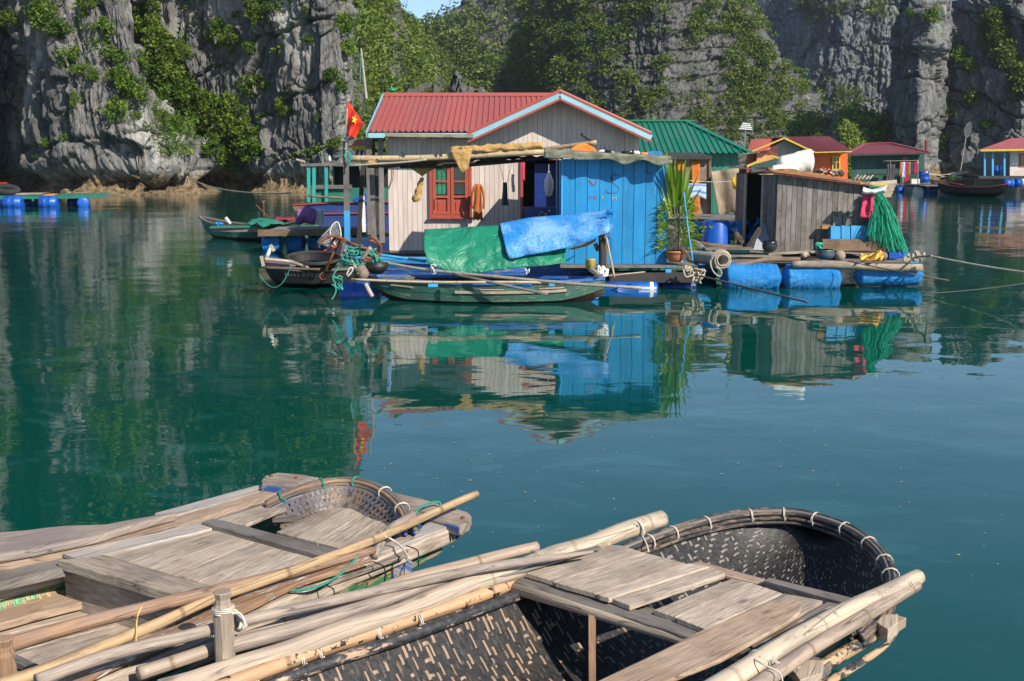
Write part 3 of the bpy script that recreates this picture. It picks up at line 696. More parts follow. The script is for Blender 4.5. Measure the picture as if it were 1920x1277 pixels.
# ================================================================ materials of the floating village
MT.update(dict(
 siding=mpaint('pale_pink_boards', (.56, .47, .42), under=(.33, .27, .22), wear=.12, dirt=(.3, .22, .15), dirtamt=.4, second=(.64, .56, .5), vary=.07),
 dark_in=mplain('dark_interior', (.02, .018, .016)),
 red_roof=mroof('red_roof_sheet', (.37, .085, .065)), fascia_blue=mpaint('light_blue_paint', (.22, .42, .5), wear=.15, dirtamt=.25),
 fascia_red=mpaint('red_brown_paint', (.33, .05, .03), wear=.1), gutter=mwood('gutter_wood', (.3, .26, .2)),
 shutter=mpaint('brick_red_paint', (.33, .055, .03), under=(.25, .1, .07), wear=.08, dirtamt=.2, bump=.1),
 green_cloth=mcloth('green_curtain', (.005, .16, .08), (.01, .24, .12)), bars=mplain('iron_bars', (.01, .012, .015), .5),
 greyw=mwood('grey_weathered_wood', (.19, .175, .155), stain=(.1, .09, .08)), darkw=mwood('dark_wet_wood', (.045, .04, .036)),
 brownw=mwood('brown_wood', (.23, .15, .09)), palew=mwood('pale_driftwood', (.42, .34, .26), light=(.6, .5, .4)),
 hutblue=mpaint('bright_blue_boards', (.005, .2, .46), under=(.1, .28, .42), wear=.2, second=(.01, .26, .54), dirt=(.006, .11, .27), dirtamt=.5, vary=.1, bump=.35),
 bluep=mpaint('blue_boat_paint', (.015, .1, .36), under=(.25, .22, .2), wear=.35, vary=.15), lblue=mpaint('sky_blue_paint', (.03, .3, .6), under=(.3, .3, .28), wear=.25),
 canvas=mcloth('olive_canvas', (.11, .115, .075), (.22, .22, .16), scale=4), tan_tarp=mcloth('tan_tarp', (.36, .2, .055), (.48, .31, .12), wr=9, bump=.9, dist=.05),
 green_tarp=mcloth('green_tarp', (.008, .17, .095), (.014, .22, .125), rough=.42, wr=3.5, bump=.8, dist=.12), orange_tarp=mcloth('orange_tarp', (.85, .18, .02)),
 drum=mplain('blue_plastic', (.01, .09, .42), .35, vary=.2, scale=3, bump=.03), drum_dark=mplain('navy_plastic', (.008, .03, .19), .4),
 label=mplain('white_label', (.65, .65, .62)), bamboo=mbamboo('bamboo_tan', (.45, .33, .19)), bamboo_grey=mbamboo('bamboo_grey', (.36, .32, .26)),
 greenhull=mpaint('worn_green_hull', (.015, .085, .06), under=(.19, .2, .15), wear=.32, dirt=(.06, .035, .02), dirtamt=.8, second=(.03, .14, .1), scale=1.3, bump=.6),
 redhull=mpaint('worn_red_bottom', (.05, .015, .012), under=(.06, .05, .04), wear=.4, dirt=(.01, .02, .01)),
 blackhull=mpaint('tarred_hull', (.007, .006, .006), under=(.04, .02, .015), wear=.15, dirt=(.012, .01, .01)), rope=mplain('hemp_rope', (.42, .36, .27), .9, scale=40, bump=.6),
 rope_g=mplain('green_rope', (.03, .25, .18), .8, scale=40), rope_d=mplain('dark_rope', (.12, .1, .08), .9, scale=40, bump=.5), rope_w=mplain('white_cord', (.6, .58, .52), .8),
 rust=mplain('rusty_iron', (.2, .065, .02), .8, scale=14, vary=.5, bump=.5), white=mplain('white_plastic', (.7, .7, .68), .5), black=mplain('black_rubber', (.012, .012, .012), .5),
 terracotta=mplain('terracotta', (.45, .16, .07), .75, scale=9), leaf=mleaf('pot_leaves', (.08, .15, .01), (.22, .36, .03), (.42, .5, .08), .45), green_roof=mroof('green_roof_sheet', (.005, .15, .09)),
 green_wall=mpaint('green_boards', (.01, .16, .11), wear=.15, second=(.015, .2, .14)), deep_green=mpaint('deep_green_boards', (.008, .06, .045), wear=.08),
 orange_wall=mpaint('orange_wall', (.8, .1, .004), wear=.0, dirtamt=.08, second=(.82, .13, .006), vary=.05), yellow=mpaint('yellow_trim', (.48, .31, .01), wear=.06, dirtamt=.1),
 pink_wall=mpaint('salmon_wall', (.7, .2, .12), wear=.03), greyplain=mpaint('grey_panel', (.26, .23, .21), wear=.1), maroon=mroof('maroon_roof_sheet', (.27, .055, .055)),
 teal=mpaint('teal_paint', (.015, .3, .27), wear=.18), star=mplain('yellow_star', (.85, .55, .03)), flag=mcloth('red_flag', (.75, .025, .01), (.85, .05, .02), rough=.7),
 cloth_or=mcloth('orange_brown_cloth', (.33, .09, .02)), cloth_dk=mcloth('dark_grey_cloth', (.05, .05, .045)), cloth_pink=mcloth('pink_cloth', (.5, .04, .1)),
 cloth_white=mcloth('white_cloth', (.68, .68, .66)), cloth_navy=mcloth('navy_cloth', (.02, .025, .06)), cloth_red=mcloth('dark_red_cloth', (.3, .01, .03)), cloth_lb=mcloth('pale_blue_cloth', (.35, .45, .62)),
 cloth_ol=mcloth('olive_cloth', (.2, .17, .05)), net=mplain('green_net', (.01, .3, .17), .8), gold=mcloth('gold_cloth', (.6, .33, .04), (.75, .5, .12)), yellowbag=mplain('yellow_plastic', (.8, .5, .01), .35, bump=.5, dist=.03),
 mat=mwood('straw_mat', (.4, .31, .21), grain=(3, 80)), sack=mcloth('white_sack', (.62, .63, .56), (.75, .76, .7), wr=3, bump=.5, dist=.05, rough=.55), orange_w=mwood('orange_brown_plank', (.42, .2, .07)),
 hutwood=mwood('weathered_grey_boards', (.2, .18, .16), light=(.32, .3, .27), stain=(.11, .085, .07), vary=.25), metal=mplain('grey_metal', (.4, .4, .4), .4, .8), olive_board=mwood('peeling_board', (.27, .2, .15)),
 foam=mplain('white_foam', (.66, .66, .64), .8), orange_curtain=mcloth('orange_curtain', (.45, .12, .015), (.55, .17, .03)), tyre=mplain('tyre', (.02, .02, .02), .8), cat=mplain('tabby_fur', (.09, .065, .045), .9, scale=30, vary=.5),
))
def tarp_mat(name, c, c2, amt=.5, rough=.32):
    t = NT(name); uv = t.n('UVMap', uv_map='UVMap')
    cr = t.noise(t.vmul(uv, (1, 1.4, 1)), 9, 10, .8, 2.2); cr2 = t.noise(uv, 1.6, 3, .5)
    sc_ = t.ramp(t.math('ADD', cr, t.math('MULTIPLY', t.math('SUBTRACT', cr2, .5), .7)), [(.45, 0), (.62, amt)])
    t.set(Base_Color=t.mix(sc_, c, c2), Roughness=rough, Normal=t.bump(cr, .8, .05)); return t.m
MT['blue_tarp'] = tarp_mat('scuffed_blue_tarp', (.015, .27, .74), (.4, .64, .85), .62)
MT['wrap'] = tarp_mat('blue_plastic_wrap', (.002, .2, .56), (.15, .45, .78), .25, .25)
def mhid(o): return o
# ================================================================ makers
def cloth_grid(fn, m=10, n=14, amp=.03, sc=2.5, seed=0, direction=(0, -1, 0)):
    D_ = Vector(direction); P = []
    for i in range(m):
        row = []
        for j in range(n):
            p = Vector(fn(i/(m-1), j/(n-1))); row.append(p+D_*amp*mnoise.fractal(p*sc+Vector((seed*7.1, 0, 0)), 1, 2, 3))
        P.append(row)
    return P
def quad(a, b_, c, d):
    """bilinear patch: a top-left, b top-right, c bottom-right, d bottom-left"""
    a, b_, c, d = map(Vector, (a, b_, c, d))
    return lambda i, j: (a*(1-j)+b_*j)*(1-i)+(d*(1-j)+c*j)*i
def corrugated(name, bot, top, L, m, parent, rib=.12, h=.022, per=5, up=(0, 0, 1), th=None):
    """profiled sheets laid side by side; bot(t), top(t) give the two edges, L the length along the eave"""
    n = max(1, round(L/rib)); up = Vector(up); k = 0
    while k < n:
        e = min(n, k+per); P = []
        lo, hi = [], []
        for q in range(k, e):
            for f_, z in ((0, 0), (.3, 0), (.42, h), (.6, h), (.72, 0)):
                t = (q+f_)/n; lo.append(Vector(bot(t))+up*z); hi.append(Vector(top(t))+up*z)
        t = min(1, (e+.3)/n); lo.append(Vector(bot(t))+up*.004); hi.append(Vector(top(t))+up*.004)
        mid = [(a+b_)/2 for a, b_ in zip(lo, hi)]
        b = B(); b.grid([lo, mid, hi]); o = obj('roof_sheet', b, m, parent); k = e
def lerp(a, b_): a, b_ = Vector(a), Vector(b_); return lambda t: a+(b_-a)*t
def board_wall(x0, x1, Y, z0, topf, m, parent, pitch, name='board', holes=(), th=.022, jit=.004, backing=True):
    n = max(1, round((x1-x0)/pitch)); w_ = (x1-x0)/n
    for i in range(n):
        a, c = x0+i*w_+.003, x0+(i+1)*w_-.003; segs = [(z0+rng.uniform(-.01, .01), None)]
        hit = [h for h in holes if h[0] < (a+c)/2 < h[1]]
        y = Y-rng.random()*jit
        def poly(za, zb_l, zb_r):
            b = B(); b.prism([(a, y, za), (c, y, za), (c, y, zb_r), (a, y, zb_l)], (0, th, 0), u_dir=(0, 0, 1)); obj(name, b, m, parent)
        z = z0
        for h in sorted(hit, key=lambda q: q[2]):
            if h[2] > z+.02: poly(z, h[2], h[2])
            z = h[3]
        if topf(a) > z+.02: poly(z, topf(a), topf(c))
def drum(p0, p1, r, m, label, cat='barrel', name='blue_drum', group=None, ribs=3, band=None):
    p0, p1 = Vector(p0), Vector(p1); L = (p1-p0).length; pts, rs = [], []
    prof = [(0, .80), (.012, .93), (.035, 1), (.3, 1), (.315, 1.035), (.335, 1.035), (.35, 1), (.65, 1), (.665, 1.035), (.685, 1.035), (.7, 1), (.965, 1), (.988, .93), (1, .80)]
    for t, k in prof: pts.append(p0+(p1-p0)*t); rs.append(r*k)
    e = thing(name, label, cat, (p0+p1)/2, group)
    one('barrel_shell', m, e, lambda b: b.tube(pts, rs, 28), True)
    if band: one('paper_label', MT['label'], e, lambda b: b.tube([p0+(p1-p0)*(band-.03), p0+(p1-p0)*(band+.03)], r*1.01, 28, cap=False), True)
    for t in (0, 1):
        c = p0+(p1-p0)*t; d = (p1-p0).normalized()*(-1 if t == 0 else 1); one('bung', m, e, lambda b: b.tube([c+Vector((0, 0, r*.45)), c+Vector((0, 0, r*.45))+d*.02], r*.13, 10))
    return e
def wrapped(p0, p1, r, label, seed, group=None, m=None):
    p0, p1 = Vector(p0), Vector(p1); ax = (p1-p0); d = ax.normalized(); s_ = d.cross(Vector((0, 0, 1))).normalized(); P = []
    N_, M_ = 70, 44
    for i in range(N_+1):
        t = i/N_; row = []; pin = min(1, (math.sin(math.pi*min(1, max(0, (t if t < .5 else 1-t))/.10)*.5)))
        for k in range(M_+1):
            a = 2*math.pi*(k % M_)/M_; rr = r*(.3+.7*pin)*(1+.05*(1-abs(((t*11+abs(a-1.57)*1.6+seed+.6*mnoise.noise(Vector((t*5, a, seed)))) % 1)*2-1))*(.4+mnoise.noise(Vector((t*4, a, seed+9))))+.07*mnoise.noise(Vector((t*9+abs(math.sin(a))*5.5, math.cos(a)*1.5, seed)))+.03*mnoise.noise(Vector((t*26, a*2 if a < math.pi else (6.283-a)*2, seed))))
            row.append(p0+ax*t+(s_*math.cos(a)*1.08+Vector((0, 0, 1))*math.sin(a))*rr)
        P.append(row)
    e = thing('wrapped_float', label, 'float', (p0+p1)/2, group)
    one('wrapping', m or MT['wrap'], e, lambda b: (b.grid(P), b.prism([q for q in P[0][:-1]], -d*.01), b.prism([q for q in P[-1][:-1]], d*.01)), True)
    return e
def rope_mesh(b, pts, r, strands=3, twist=9.0):
    """laid rope: strands wound round the path"""
    pts = [Vector(p) for p in pts]; out = []
    for i in range(len(pts)-1):
        n = max(2, int((pts[i+1]-pts[i]).length/(r*2.2)));
        for k in range(n): out.append(pts[i].lerp(pts[i+1], k/n))
    out.append(pts[-1])
    for s_ in range(strands):
        q = []; L = 0
        for i, p in enumerate(out):
            t = (out[min(i+1, len(out)-1)]-out[max(i-1, 0)]).normalized()
            a = t.cross(Vector((0, 0, 1)) if abs(t.z) < .9 else Vector((1, 0, 0))).normalized(); c = a.cross(t)
            if i: L += (p-out[i-1]).length
            ph = L/r*.55+s_*6.283/strands; q.append(p+(a*math.cos(ph)+c*math.sin(ph))*r*.5)
        b.tube(q, r*.55, 5)
def sagline(a, c, sag, n=24):
    a, c = Vector(a), Vector(c); return [a.lerp(c, i/n)-Vector((0, 0, sag*4*(i/n)*(1-i/n))) for i in range(n+1)]
def curve_pts(pts, n=6):
    """Catmull-Rom through the points"""
    pts = [Vector(p) for p in pts]; out = []
    for i in range(len(pts)-1):
        p0, p1, p2, p3 = pts[max(i-1, 0)], pts[i], pts[i+1], pts[min(i+2, len(pts)-1)]
        for k in range(n):
            t = k/n; out.append(.5*((2*p1)+(p2-p0)*t+(2*p0-5*p1+4*p2-p3)*t*t+(3*p1-p0-3*p2+p3)*t**3))
    out.append(pts[-1]); return out
def rope(name, label, pts, r, m, cat='rope', laid=True):
    b = B(); (rope_mesh(b, pts, r) if laid else b.tube(pts, r, 6)); o = obj(name, b, m, smooth=True); return tag(o, label, cat)
def tangle(b, c, rad, n, r, seed, flat=.6):
    q = random.Random(seed); pts = []
    for i in range(n): pts.append(Vector(c)+Vector((q.uniform(-1, 1)*rad, q.uniform(-1, 1)*rad*.6, q.uniform(-1, 1)*rad*flat)))
    b.tube(curve_pts(pts, 5), r, 5)
def lathe(b, c, prof, n=24, axis=Vector((0, 0, 1))):
    c = Vector(c); b.tube([c+axis*z for z, _ in prof], [max(r_, 1e-4) for _, r_ in prof], n, cap=True)
def jacket(name, label, top, w_, h_, m, cat='garment', sleeve=True, Y=None, group=None, pegs=True):
    """a garment hung from its top: body, two sleeves"""
    t = Vector(top); e = thing(name, label, cat, t, group); 
    def P(i, j):
        x = (j-.5)*w_*(.75+.3*i); return t+Vector((x, .02*math.sin(j*9+i*3), -i*h_*(1-.06*abs(math.sin(j*7)))))
    one('body', m, e, lambda b: b.grid(cloth_grid(P, 9, 9, .035, 6, len(label)), .012), True)
    if sleeve:
        for s_ in (-1, 1):
            a = t+Vector((s_*w_*.38, 0, -.04*h_)); c = a+Vector((s_*w_*.24, .02, -h_*.62))
            one('sleeve', m, e, lambda b: b.tube(curve_pts([a, a.lerp(c, .5)+Vector((s_*.03, 0, 0)), c], 4), [w_*.13]*8+[w_*.11], 8), True)
    if pegs: one('peg', MT['rope_w'], e, lambda b: b.box(t+Vector((0, -.015, .01)), (.015, .03, .06)))
    return e
def cloth(name, label, fn, m, cat='cloth', amp=.03, th=.01, seed=1, mn=(10, 14), sc=2.5, group=None, direction=(0, -1, 0)):
    b = B(); b.grid(cloth_grid(fn, mn[0], mn[1], amp, sc, seed, direction), th); return tag(obj(name, b, m, smooth=True), label, cat, group)
# ================================================================ the pink house with the red roof
YH = 25.6
hx = lambda u: at(u, 300, YH).x
z_sill = at(950, 468, YH).z
house = thing('floating_house', 'pink boarded floating house with a red metal roof and a light blue gable trim', 'house', (hx(960), YH, z_sill))
YE = 25.0                         # plane of the eaves
ap = at(1050, 172, YE); gl = at(880, 250, YE); gr_ = at(1219, 250, YE); e0 = at(690, 250, YE); rid0 = at(676, 178, 28.4)
zr_ = at(860, 178, 28.4).z; YR = 28.4; YB = 31.8
def gable_top(x):
    x_l, x_r = gl.x*YH/YE, gr_.x*YH/YE
    k = (x-ap.x)/(x_r-ap.x) if x > ap.x else (ap.x-x)/(ap.x-x_l)
    return max(ap.z-.09-(ap.z-gl.z)*k*1.0, gl.z-.10)
door = (hx(980), hx(1048), z_sill, at(1010, 300, YH).z); win = (hx(806), hx(883), at(840, 407, YH).z, at(840, 303, YH).z)
board_wall(hx(727), hx(1198), YH, z_sill-.02, gable_top, MT['siding'], house, .108, 'wall_board', holes=(door, win))
xl, xr = hx(727), hx(1198)
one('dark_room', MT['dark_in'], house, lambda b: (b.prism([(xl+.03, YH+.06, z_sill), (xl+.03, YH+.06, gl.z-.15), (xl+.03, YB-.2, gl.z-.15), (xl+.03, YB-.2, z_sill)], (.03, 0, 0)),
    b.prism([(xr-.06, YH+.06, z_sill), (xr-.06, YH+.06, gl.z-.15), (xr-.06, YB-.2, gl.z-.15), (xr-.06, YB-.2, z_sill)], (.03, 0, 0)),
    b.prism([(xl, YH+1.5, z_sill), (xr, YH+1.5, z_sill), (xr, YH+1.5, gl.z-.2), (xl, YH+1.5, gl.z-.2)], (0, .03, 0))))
for (xa, side_) in ((xl, 'left'), (xr-.024, 'right')):
    n = 20
    for i in range(n):
        ya = YH+.03+(YB-YH-.3)*i/n; yb = YH+.03+(YB-YH-.3)*(i+1)/n-.008
        one('side_board', MT['siding'], house, lambda b: b.prism([(xa, ya, z_sill), (xa, yb, z_sill), (xa, yb, gl.z-.06), (xa, ya, gl.z-.06)], (.024, 0, 0), u_dir=(0, 0, 1)))
one('floor', MT['greyw'], house, lambda b: b.box((hx(960), (YH+YB)/2-.1, z_sill-.06), (xr-xl-.1, YB-YH, .07)))
one('sill_beam', MT['darkw'], house, lambda b: b.beam((hx(680), YH-.02, z_sill-.09), (xr+.1, YH-.02, z_sill-.09), .12, .12))
# main roof
ls = e0.x; rs_ = at(1052, 250, YE).x
def eave_pt(t):
    x = ls+(rs_-ls)*t
    if x <= gl.x: return Vector((x, YE, e0.z+.03))
    k = min(1, (gl.z+(x-gl.x)*(ap.z-gl.z)/(ap.x-gl.x)-e0.z)/(zr_-e0.z)); return Vector((x, YE+(YR-YE)*k, e0.z+.03+(zr_-e0.z-.03)*k))
corrugated('roof', eave_pt, lerp((ls, YR, zr_+.005), (rs_, YR, zr_+.005)), rs_-ls, MT['red_roof'], house, rib=.125, h=.03, per=6)
corrugated('roof', lerp((ls, YB, e0.z+.03), (rs_, YB, e0.z+.03)), lerp((ls, YR, zr_), (rs_, YR, zr_)), rs_-ls, MT['red_roof'], house, rib=.125, h=.03, per=8)
one('ridge_cap', MT['red_roof'], house, lambda b: b.prism([(ls-.03, YR-.2, zr_-.035), (ls-.03, YR, zr_+.055), (ls-.03, YR+.2, zr_-.035), (ls-.03, YR, zr_+.02)], (rs_-ls+.03, 0, 0)))
one('barge_board', MT['fascia_blue'], house, lambda b: (b.beam((ls-.03, YE, e0.z-.03), (ls-.03, YR, zr_-.03), .03, .14), b.beam((ls-.03, YB, e0.z-.03), (ls-.03, YR, zr_-.03), .03, .14)))
one('eave_board', MT['fascia_blue'], house, lambda b: b.box(((ls+gl.x)/2, YE+.03, e0.z-.045), (gl.x-ls, .025, .10)))
one('gutter', MT['gutter'], house, lambda b: (b.beam(at(722, 256, YE-.03), at(887, 258, YE-.03), .1, .02), b.beam(at(722, 253, YE-.09), at(887, 255, YE-.09), .02, .07)))
# gable roof over the front room
for s_, c_ in ((-1, gl), (1, gr_)):
    a0, c0 = Vector((ap.x, YE, ap.z+.03)), Vector((c_.x+.03*s_, YE, c_.z+.01))
    corrugated('roof', lerp(c0, c0+Vector((0, YB-YE, 0))), lerp(a0, a0+Vector((0, YB-YE, 0))), YB-YE, MT['red_roof'], house, rib=.125, h=.03*(1 if s_ == 1 else 1), per=8)
    d_ = (c0-a0).normalized(); nrm = Vector((-d_.z, 0, d_.x))*(1 if d_.x > 0 else -1)
    a1, c1 = a0+Vector((0, -.03, 0)), c0+Vector((0, -.03, 0))
    one('gable_trim', MT['fascia_red'], house, lambda b: b.beam(a1-Vector((0, 0, .02)), c1-Vector((0, 0, .02)), .04, .045))
    one('gable_board', MT['fascia_blue'], house, lambda b: b.beam(a1-Vector((0, -.005, .105)), c1-Vector((0, -.005, .105)), .03, .115))
    one('gable_trim', MT['fascia_red'], house, lambda b: b.beam(a1-Vector((0, 0, .19)), c1-Vector((0, 0, .19)), .035, .045))
    one('soffit', MT['gutter'], house, lambda b: b.prism([a0-Vector((0, -.04, .16)), c0-Vector((0, -.04, .13)), c0+Vector((0, YH-YE, -.13)), a0+Vector((0, YH-YE, -.16))], (0, 0, .02)))
# window
def window(parent, x0, x1, z0, z1, Y, m, glassm, leaves=2):
    fr = one('window_frame', m, parent, lambda b: (b.box((x0, Y, (z0+z1)/2), (.07, .08, z1-z0+.07)), b.box((x1, Y, (z0+z1)/2), (.07, .08, z1-z0+.07)), b.box(((x0+x1)/2, Y, z0), (x1-x0-.07, .08, .07)), b.box(((x0+x1)/2, Y, z1), (x1-x0-.07, .08, .07)), b.box(((x0+x1)/2, Y-.02, z0-.05), (x1-x0+.14, .13, .03))))
    lw = (x1-x0-.07)/leaves
    for i in range(leaves):
        a = x0+.035+i*lw; c = a+lw; zp = z0+(z1-z0)*.36
        def leaf(b):
            for x in (a+.04, c-.04): b.box((x, Y-.01, (z0+z1)/2), (.065, .045, z1-z0-.075))
            for z in (z0+.07, zp, zp+(z1-zp)*.45, z1-.06): b.box(((a+c)/2, Y-.012, z), (lw-.145, .04, .055 if z != zp+(z1-zp)*.45 else .035))
            b.box(((a+c)/2, Y+.012, (z0+zp)/2), (lw-.145, .01, zp-z0-.1)); b.box(((a+c)/2, Y, (z0+zp)/2), (lw-.23, .02, zp-z0-.2))
        one('window_leaf', m, parent, leaf)
        one('window_pane', glassm[i], parent, lambda b: (b.box(((a+c)/2, Y+.02, (zp+z1)/2), (lw-.145, .006, z1-zp-.1)),))
        one('handle', MT['bars'], parent, lambda b: b.beam((a+.04 if i == 0 else c-.04, Y-.045, zp-.28), (a+.04 if i == 0 else c-.04, Y-.045, zp-.05), .012, .012))
def mglass(name, c):
    t = NT(name); uv = t.n('UVMap', uv_map='UVMap'); n_ = t.noise(uv, 3, 3)
    t.set(Base_Color=t.ramp(n_, [(.3, clr(c, .5)), (.7, c)]), Roughness=.06, Specular_IOR_Level=.6); return t.m
MT['glass_g'] = mglass('pane_over_green_curtain', (.01, .22, .12)); MT['glass_d'] = mglass('dark_pane', (.01, .035, .04))
window(house, win[0]+.02, win[1]-.02, win[2]+.03, win[3]-.02, YH-.03, MT['shutter'], [MT['glass_g'], MT['glass_d']])
one('window_bars', MT['bars'], house, lambda b: [b.beam((win[0]+.16+.1*i, YH-.016, win[2]+.5), (win[0]+.16+.1*i, YH-.016, win[3]-.1), .014, .006) for i in (0, 1.05, 2.1)])
one('door_frame', MT['shutter'], house, lambda b: (b.box((door[0]-.02, YH-.02, (door[2]+door[3])/2), (.06, .08, door[3]-door[2])), b.box((door[1]+.02, YH-.02, (door[2]+door[3])/2), (.06, .08, door[3]-door[2])), b.box(((door[0]+door[1])/2, YH-.02, door[3]+.03), (door[1]-door[0], .08, .06))))
one('door', MT['drum_dark'], house, lambda b: b.box(((door[0]+door[1])/2+.12, YH+.25, (door[2]+door[3])/2-.03), (door[1]-door[0]-.3, .04, door[3]-door[2]-.1)))
# bits on the wall
rope('bent_wire', 'thin dark wire looping down the left edge of the pink wall', curve_pts([at(737, 300, YH-.05), at(737, 330, YH-.05), at(731, 350, YH-.05), at(724, 362, YH-.05)]), .008, MT['rope_d'], 'wire', False)
rope('wall_hook', 'slanting iron hook sticking out of the pink gable wall near its right side', [at(1093, 251, YH-.5), at(1088, 252, YH-.3), at(1110, 265, YH-.02)], .012, MT['bars'], 'hook', False)
rope('wall_stick', 'slanting stick with a tied loop on the pink wall above the bamboo pole', [at(870, 278, YH-.5), at(885, 266, YH-.4), at(905, 254, YH-.05)], .012, MT['greyw'], 'stick', False)
# porch on the left side
for i, (u0, v0, u1, v1, Y, w_, m, lab) in enumerate([(690, 256, 693, 440, 25.3, .09, 'greyw', 'grey porch post left of the pink wall, the outermost'), (713, 256, 717, 455, 25.4, .11, 'greyw', 'thick grey porch post touching the pink wall'), (700, 262, 702, 440, 27.2, .07, 'darkw', 'thin dark porch post further back under the red roof')]):
    o = one('porch_post', MT[m], None, lambda b: b.beam(at(u0, v0, Y), at(u1, v1, Y), w_, w_)); tag(o, lab, 'post')
e = thing('window_grille', 'dark grey wooden grille frame high in the porch left of the pink wall', 'frame', at(705, 285, 26.2))
for v in (262, 283): one('rail', MT['bars'], e, lambda b: b.beam(at(697, v, 26.2), at(723, v, 26.2), .06, .06))
for u in (700, 714): one('upright', MT['bars'], e, lambda b: b.beam(at(u, 264, 26.15), at(u, 292, 26.15), .04, .04))
# mast, dish
o = one('bamboo_mast', MT['bamboo_grey'], None, lambda b: b.tube([at(677, 91, 29), at(680, 120, 29), at(687, 185, 29)], [.02, .028, .035], 8)); tag(o, 'thin tall bamboo mast standing behind the left end of the red roof', 'mast')
o = one('mast_cord', MT['rope_g'], None, lambda b: b.tube(sagline(at(677, 95, 29), at(674, 178, 28.5), .02), .006, 5)); tag(o, 'thin green cord hanging down beside the tall mast', 'cord')
e = thing('green_dish', 'small green round bowl lamp standing on the red roof ridge', 'lamp', at(735, 178, YR+.1))
one('bowl', mplain('green_enamel', (.01, .22, .08), .3), e, lambda b: lathe(b, at(735, 173, YR+.1), [(0, .03), (.02, .11), (.055, .125), (.09, .1), (.115, .03)]), True)
one('stem', MT['metal'], e, lambda b: b.tube([at(735, 179, YR+.1), at(734, 161, YR+.1)], .01, 6))
# ---------------- floor raft under the house
def deck(name, label, u0, u1, v, Y0, Y1, m, pitch=.14, cat='deck', th=.04, z=None, beams=True):
    z = at(u0, v, Y0).z if z is None else z; x0, x1 = at(u0, v, Y0).x, at(u1, v, Y0).x
    e = thing(name, label, cat, ((x0+x1)/2, (Y0+Y1)/2, z)); n = max(1, round((Y1-Y0)/pitch))
    for i in range(n):
        y = Y0+(Y1-Y0)*(i+.5)/n; j = rng.uniform(-.04, .04)
        one('plank', m, e, lambda b: b.box(((x0+x1)/2+j, y, z-th/2+rng.uniform(-.006, .006)), (x1-x0+rng.uniform(-.05, .05), (Y1-Y0)/n-.012, th)))
    if beams:
        for x in np.linspace(x0+.2, x1-.2, max(2, int((x1-x0)/1.2)+1)): one('cross_beam', MT['darkw'], e, lambda b: b.box((x, (Y0+Y1)/2, z-th-.055), (.1, Y1-Y0, .1)))
    return e
deck('house_deck', 'low dark plank deck in front of the pink house', 655, 1050, 478, 23.3, 25.4, MT['darkw'], z=.33)
for i, (u, Y) in enumerate([(735, 26.5), (850, 26.5), (960, 26.5), (1080, 26.5), (1180, 26.5)]):
    drum(at(u-40, 480, Y)*1, at(u+40, 480, Y), .28, MT['drum'], 'blue drum floating in the shade under the pink house', group='drums under the pink house') if False else None
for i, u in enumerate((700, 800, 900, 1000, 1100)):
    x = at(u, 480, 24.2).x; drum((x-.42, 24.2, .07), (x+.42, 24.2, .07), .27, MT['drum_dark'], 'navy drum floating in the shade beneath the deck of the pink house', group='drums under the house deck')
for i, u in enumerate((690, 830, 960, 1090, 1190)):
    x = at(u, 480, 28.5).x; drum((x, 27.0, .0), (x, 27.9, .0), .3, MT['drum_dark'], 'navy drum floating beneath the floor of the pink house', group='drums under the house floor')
# ---------------- bamboo frame with the rolled tarps, in front of the pink wall
YA = 22.9
def rod(name, label, pts, r, m, cat='pole', n=10, group=None):
    o = one(name, m, None, lambda b: b.tube(curve_pts(pts, 4) if len(pts) > 2 else [Vector(pts[0]).lerp(Vector(pts[1]), k/8) for k in range(9)], r, n), True); return tag(o, label, cat, group)
rod('bamboo_pole', 'long thick tan bamboo pole held level in front of the pink wall', [at(655, 297, YA), at(760, 297, YA), at(870, 293, YA), at(1030, 284, YA)], .062, MT['bamboo'])
rod('bamboo_pole', 'thin grey pole lashed under the long thick bamboo', [at(652, 311, YA-.1), at(760, 304, YA-.1), at(800, 299, YA-.1)], .022, MT['bamboo_grey'])
rod('bamboo_pole', 'dark thin pole below the thick bamboo, over the shuttered window', [at(750, 313, YA+.3), at(880, 310, YA+.3), at(1035, 296, YA+.3)], .03, MT['darkw'])
rod('bamboo_pole', 'second dark thin pole under the canvas, reaching the hut roof', [at(700, 306, YA+.6), at(860, 306, YA+.6), at(1030, 300, YA+.6)], .028, MT['darkw'])
rod('bamboo_pole', 'pale bamboo pole rising to the right on the blue hut roof', [at(1003, 283, YA+.6), at(1060, 275, YA+.3), at(1118, 267, YA)], .047, MT['bamboo'])
for k, (u, v, u2, v2) in enumerate([(752, 285, 759, 293), (818, 286, 819, 293), (828, 279, 828, 292), (864, 276, 866, 290), (706, 298, 718, 310)]):
    tag(one('tie_stick', MT['darkw'], None, lambda b: b.beam(at(u, v, YA-.07), at(u2, v2, YA-.07), .03, .03)), ['slanting dark stick stub on the thick bamboo pole, above the slung tarp', 'short stick stub standing left of its twin, just before the rolled tarp', 'tall stick stub standing just before the rolled tarp', 'dark stick poking through the left end of the rolled tarp', 'bent stick stub at the left end of the thick bamboo pole, near the tall post'][k], 'stick')
def roll(u0, u1, v0, v1, h, seed):
    def f_(i, j):
        u = u0+(u1-u0)*j; v = v0+(v1-v0)*j; p = at(u, v, YA-.03); a = -1.2+i*4.3; r_ = .055+.035*mnoise.noise(Vector((j*14, seed, a)))
        return p+Vector((0, -math.cos(a)*r_, math.sin(a)*r_*1.3))
    return f_
cloth('rolled_tarp', 'tan tarp rolled over the bamboo pole above the window', roll(845, 1018, 281, 274, 0, 3), MT['tan_tarp'], 'tarpaulin', .05, .008, 3, (12, 34), 4)
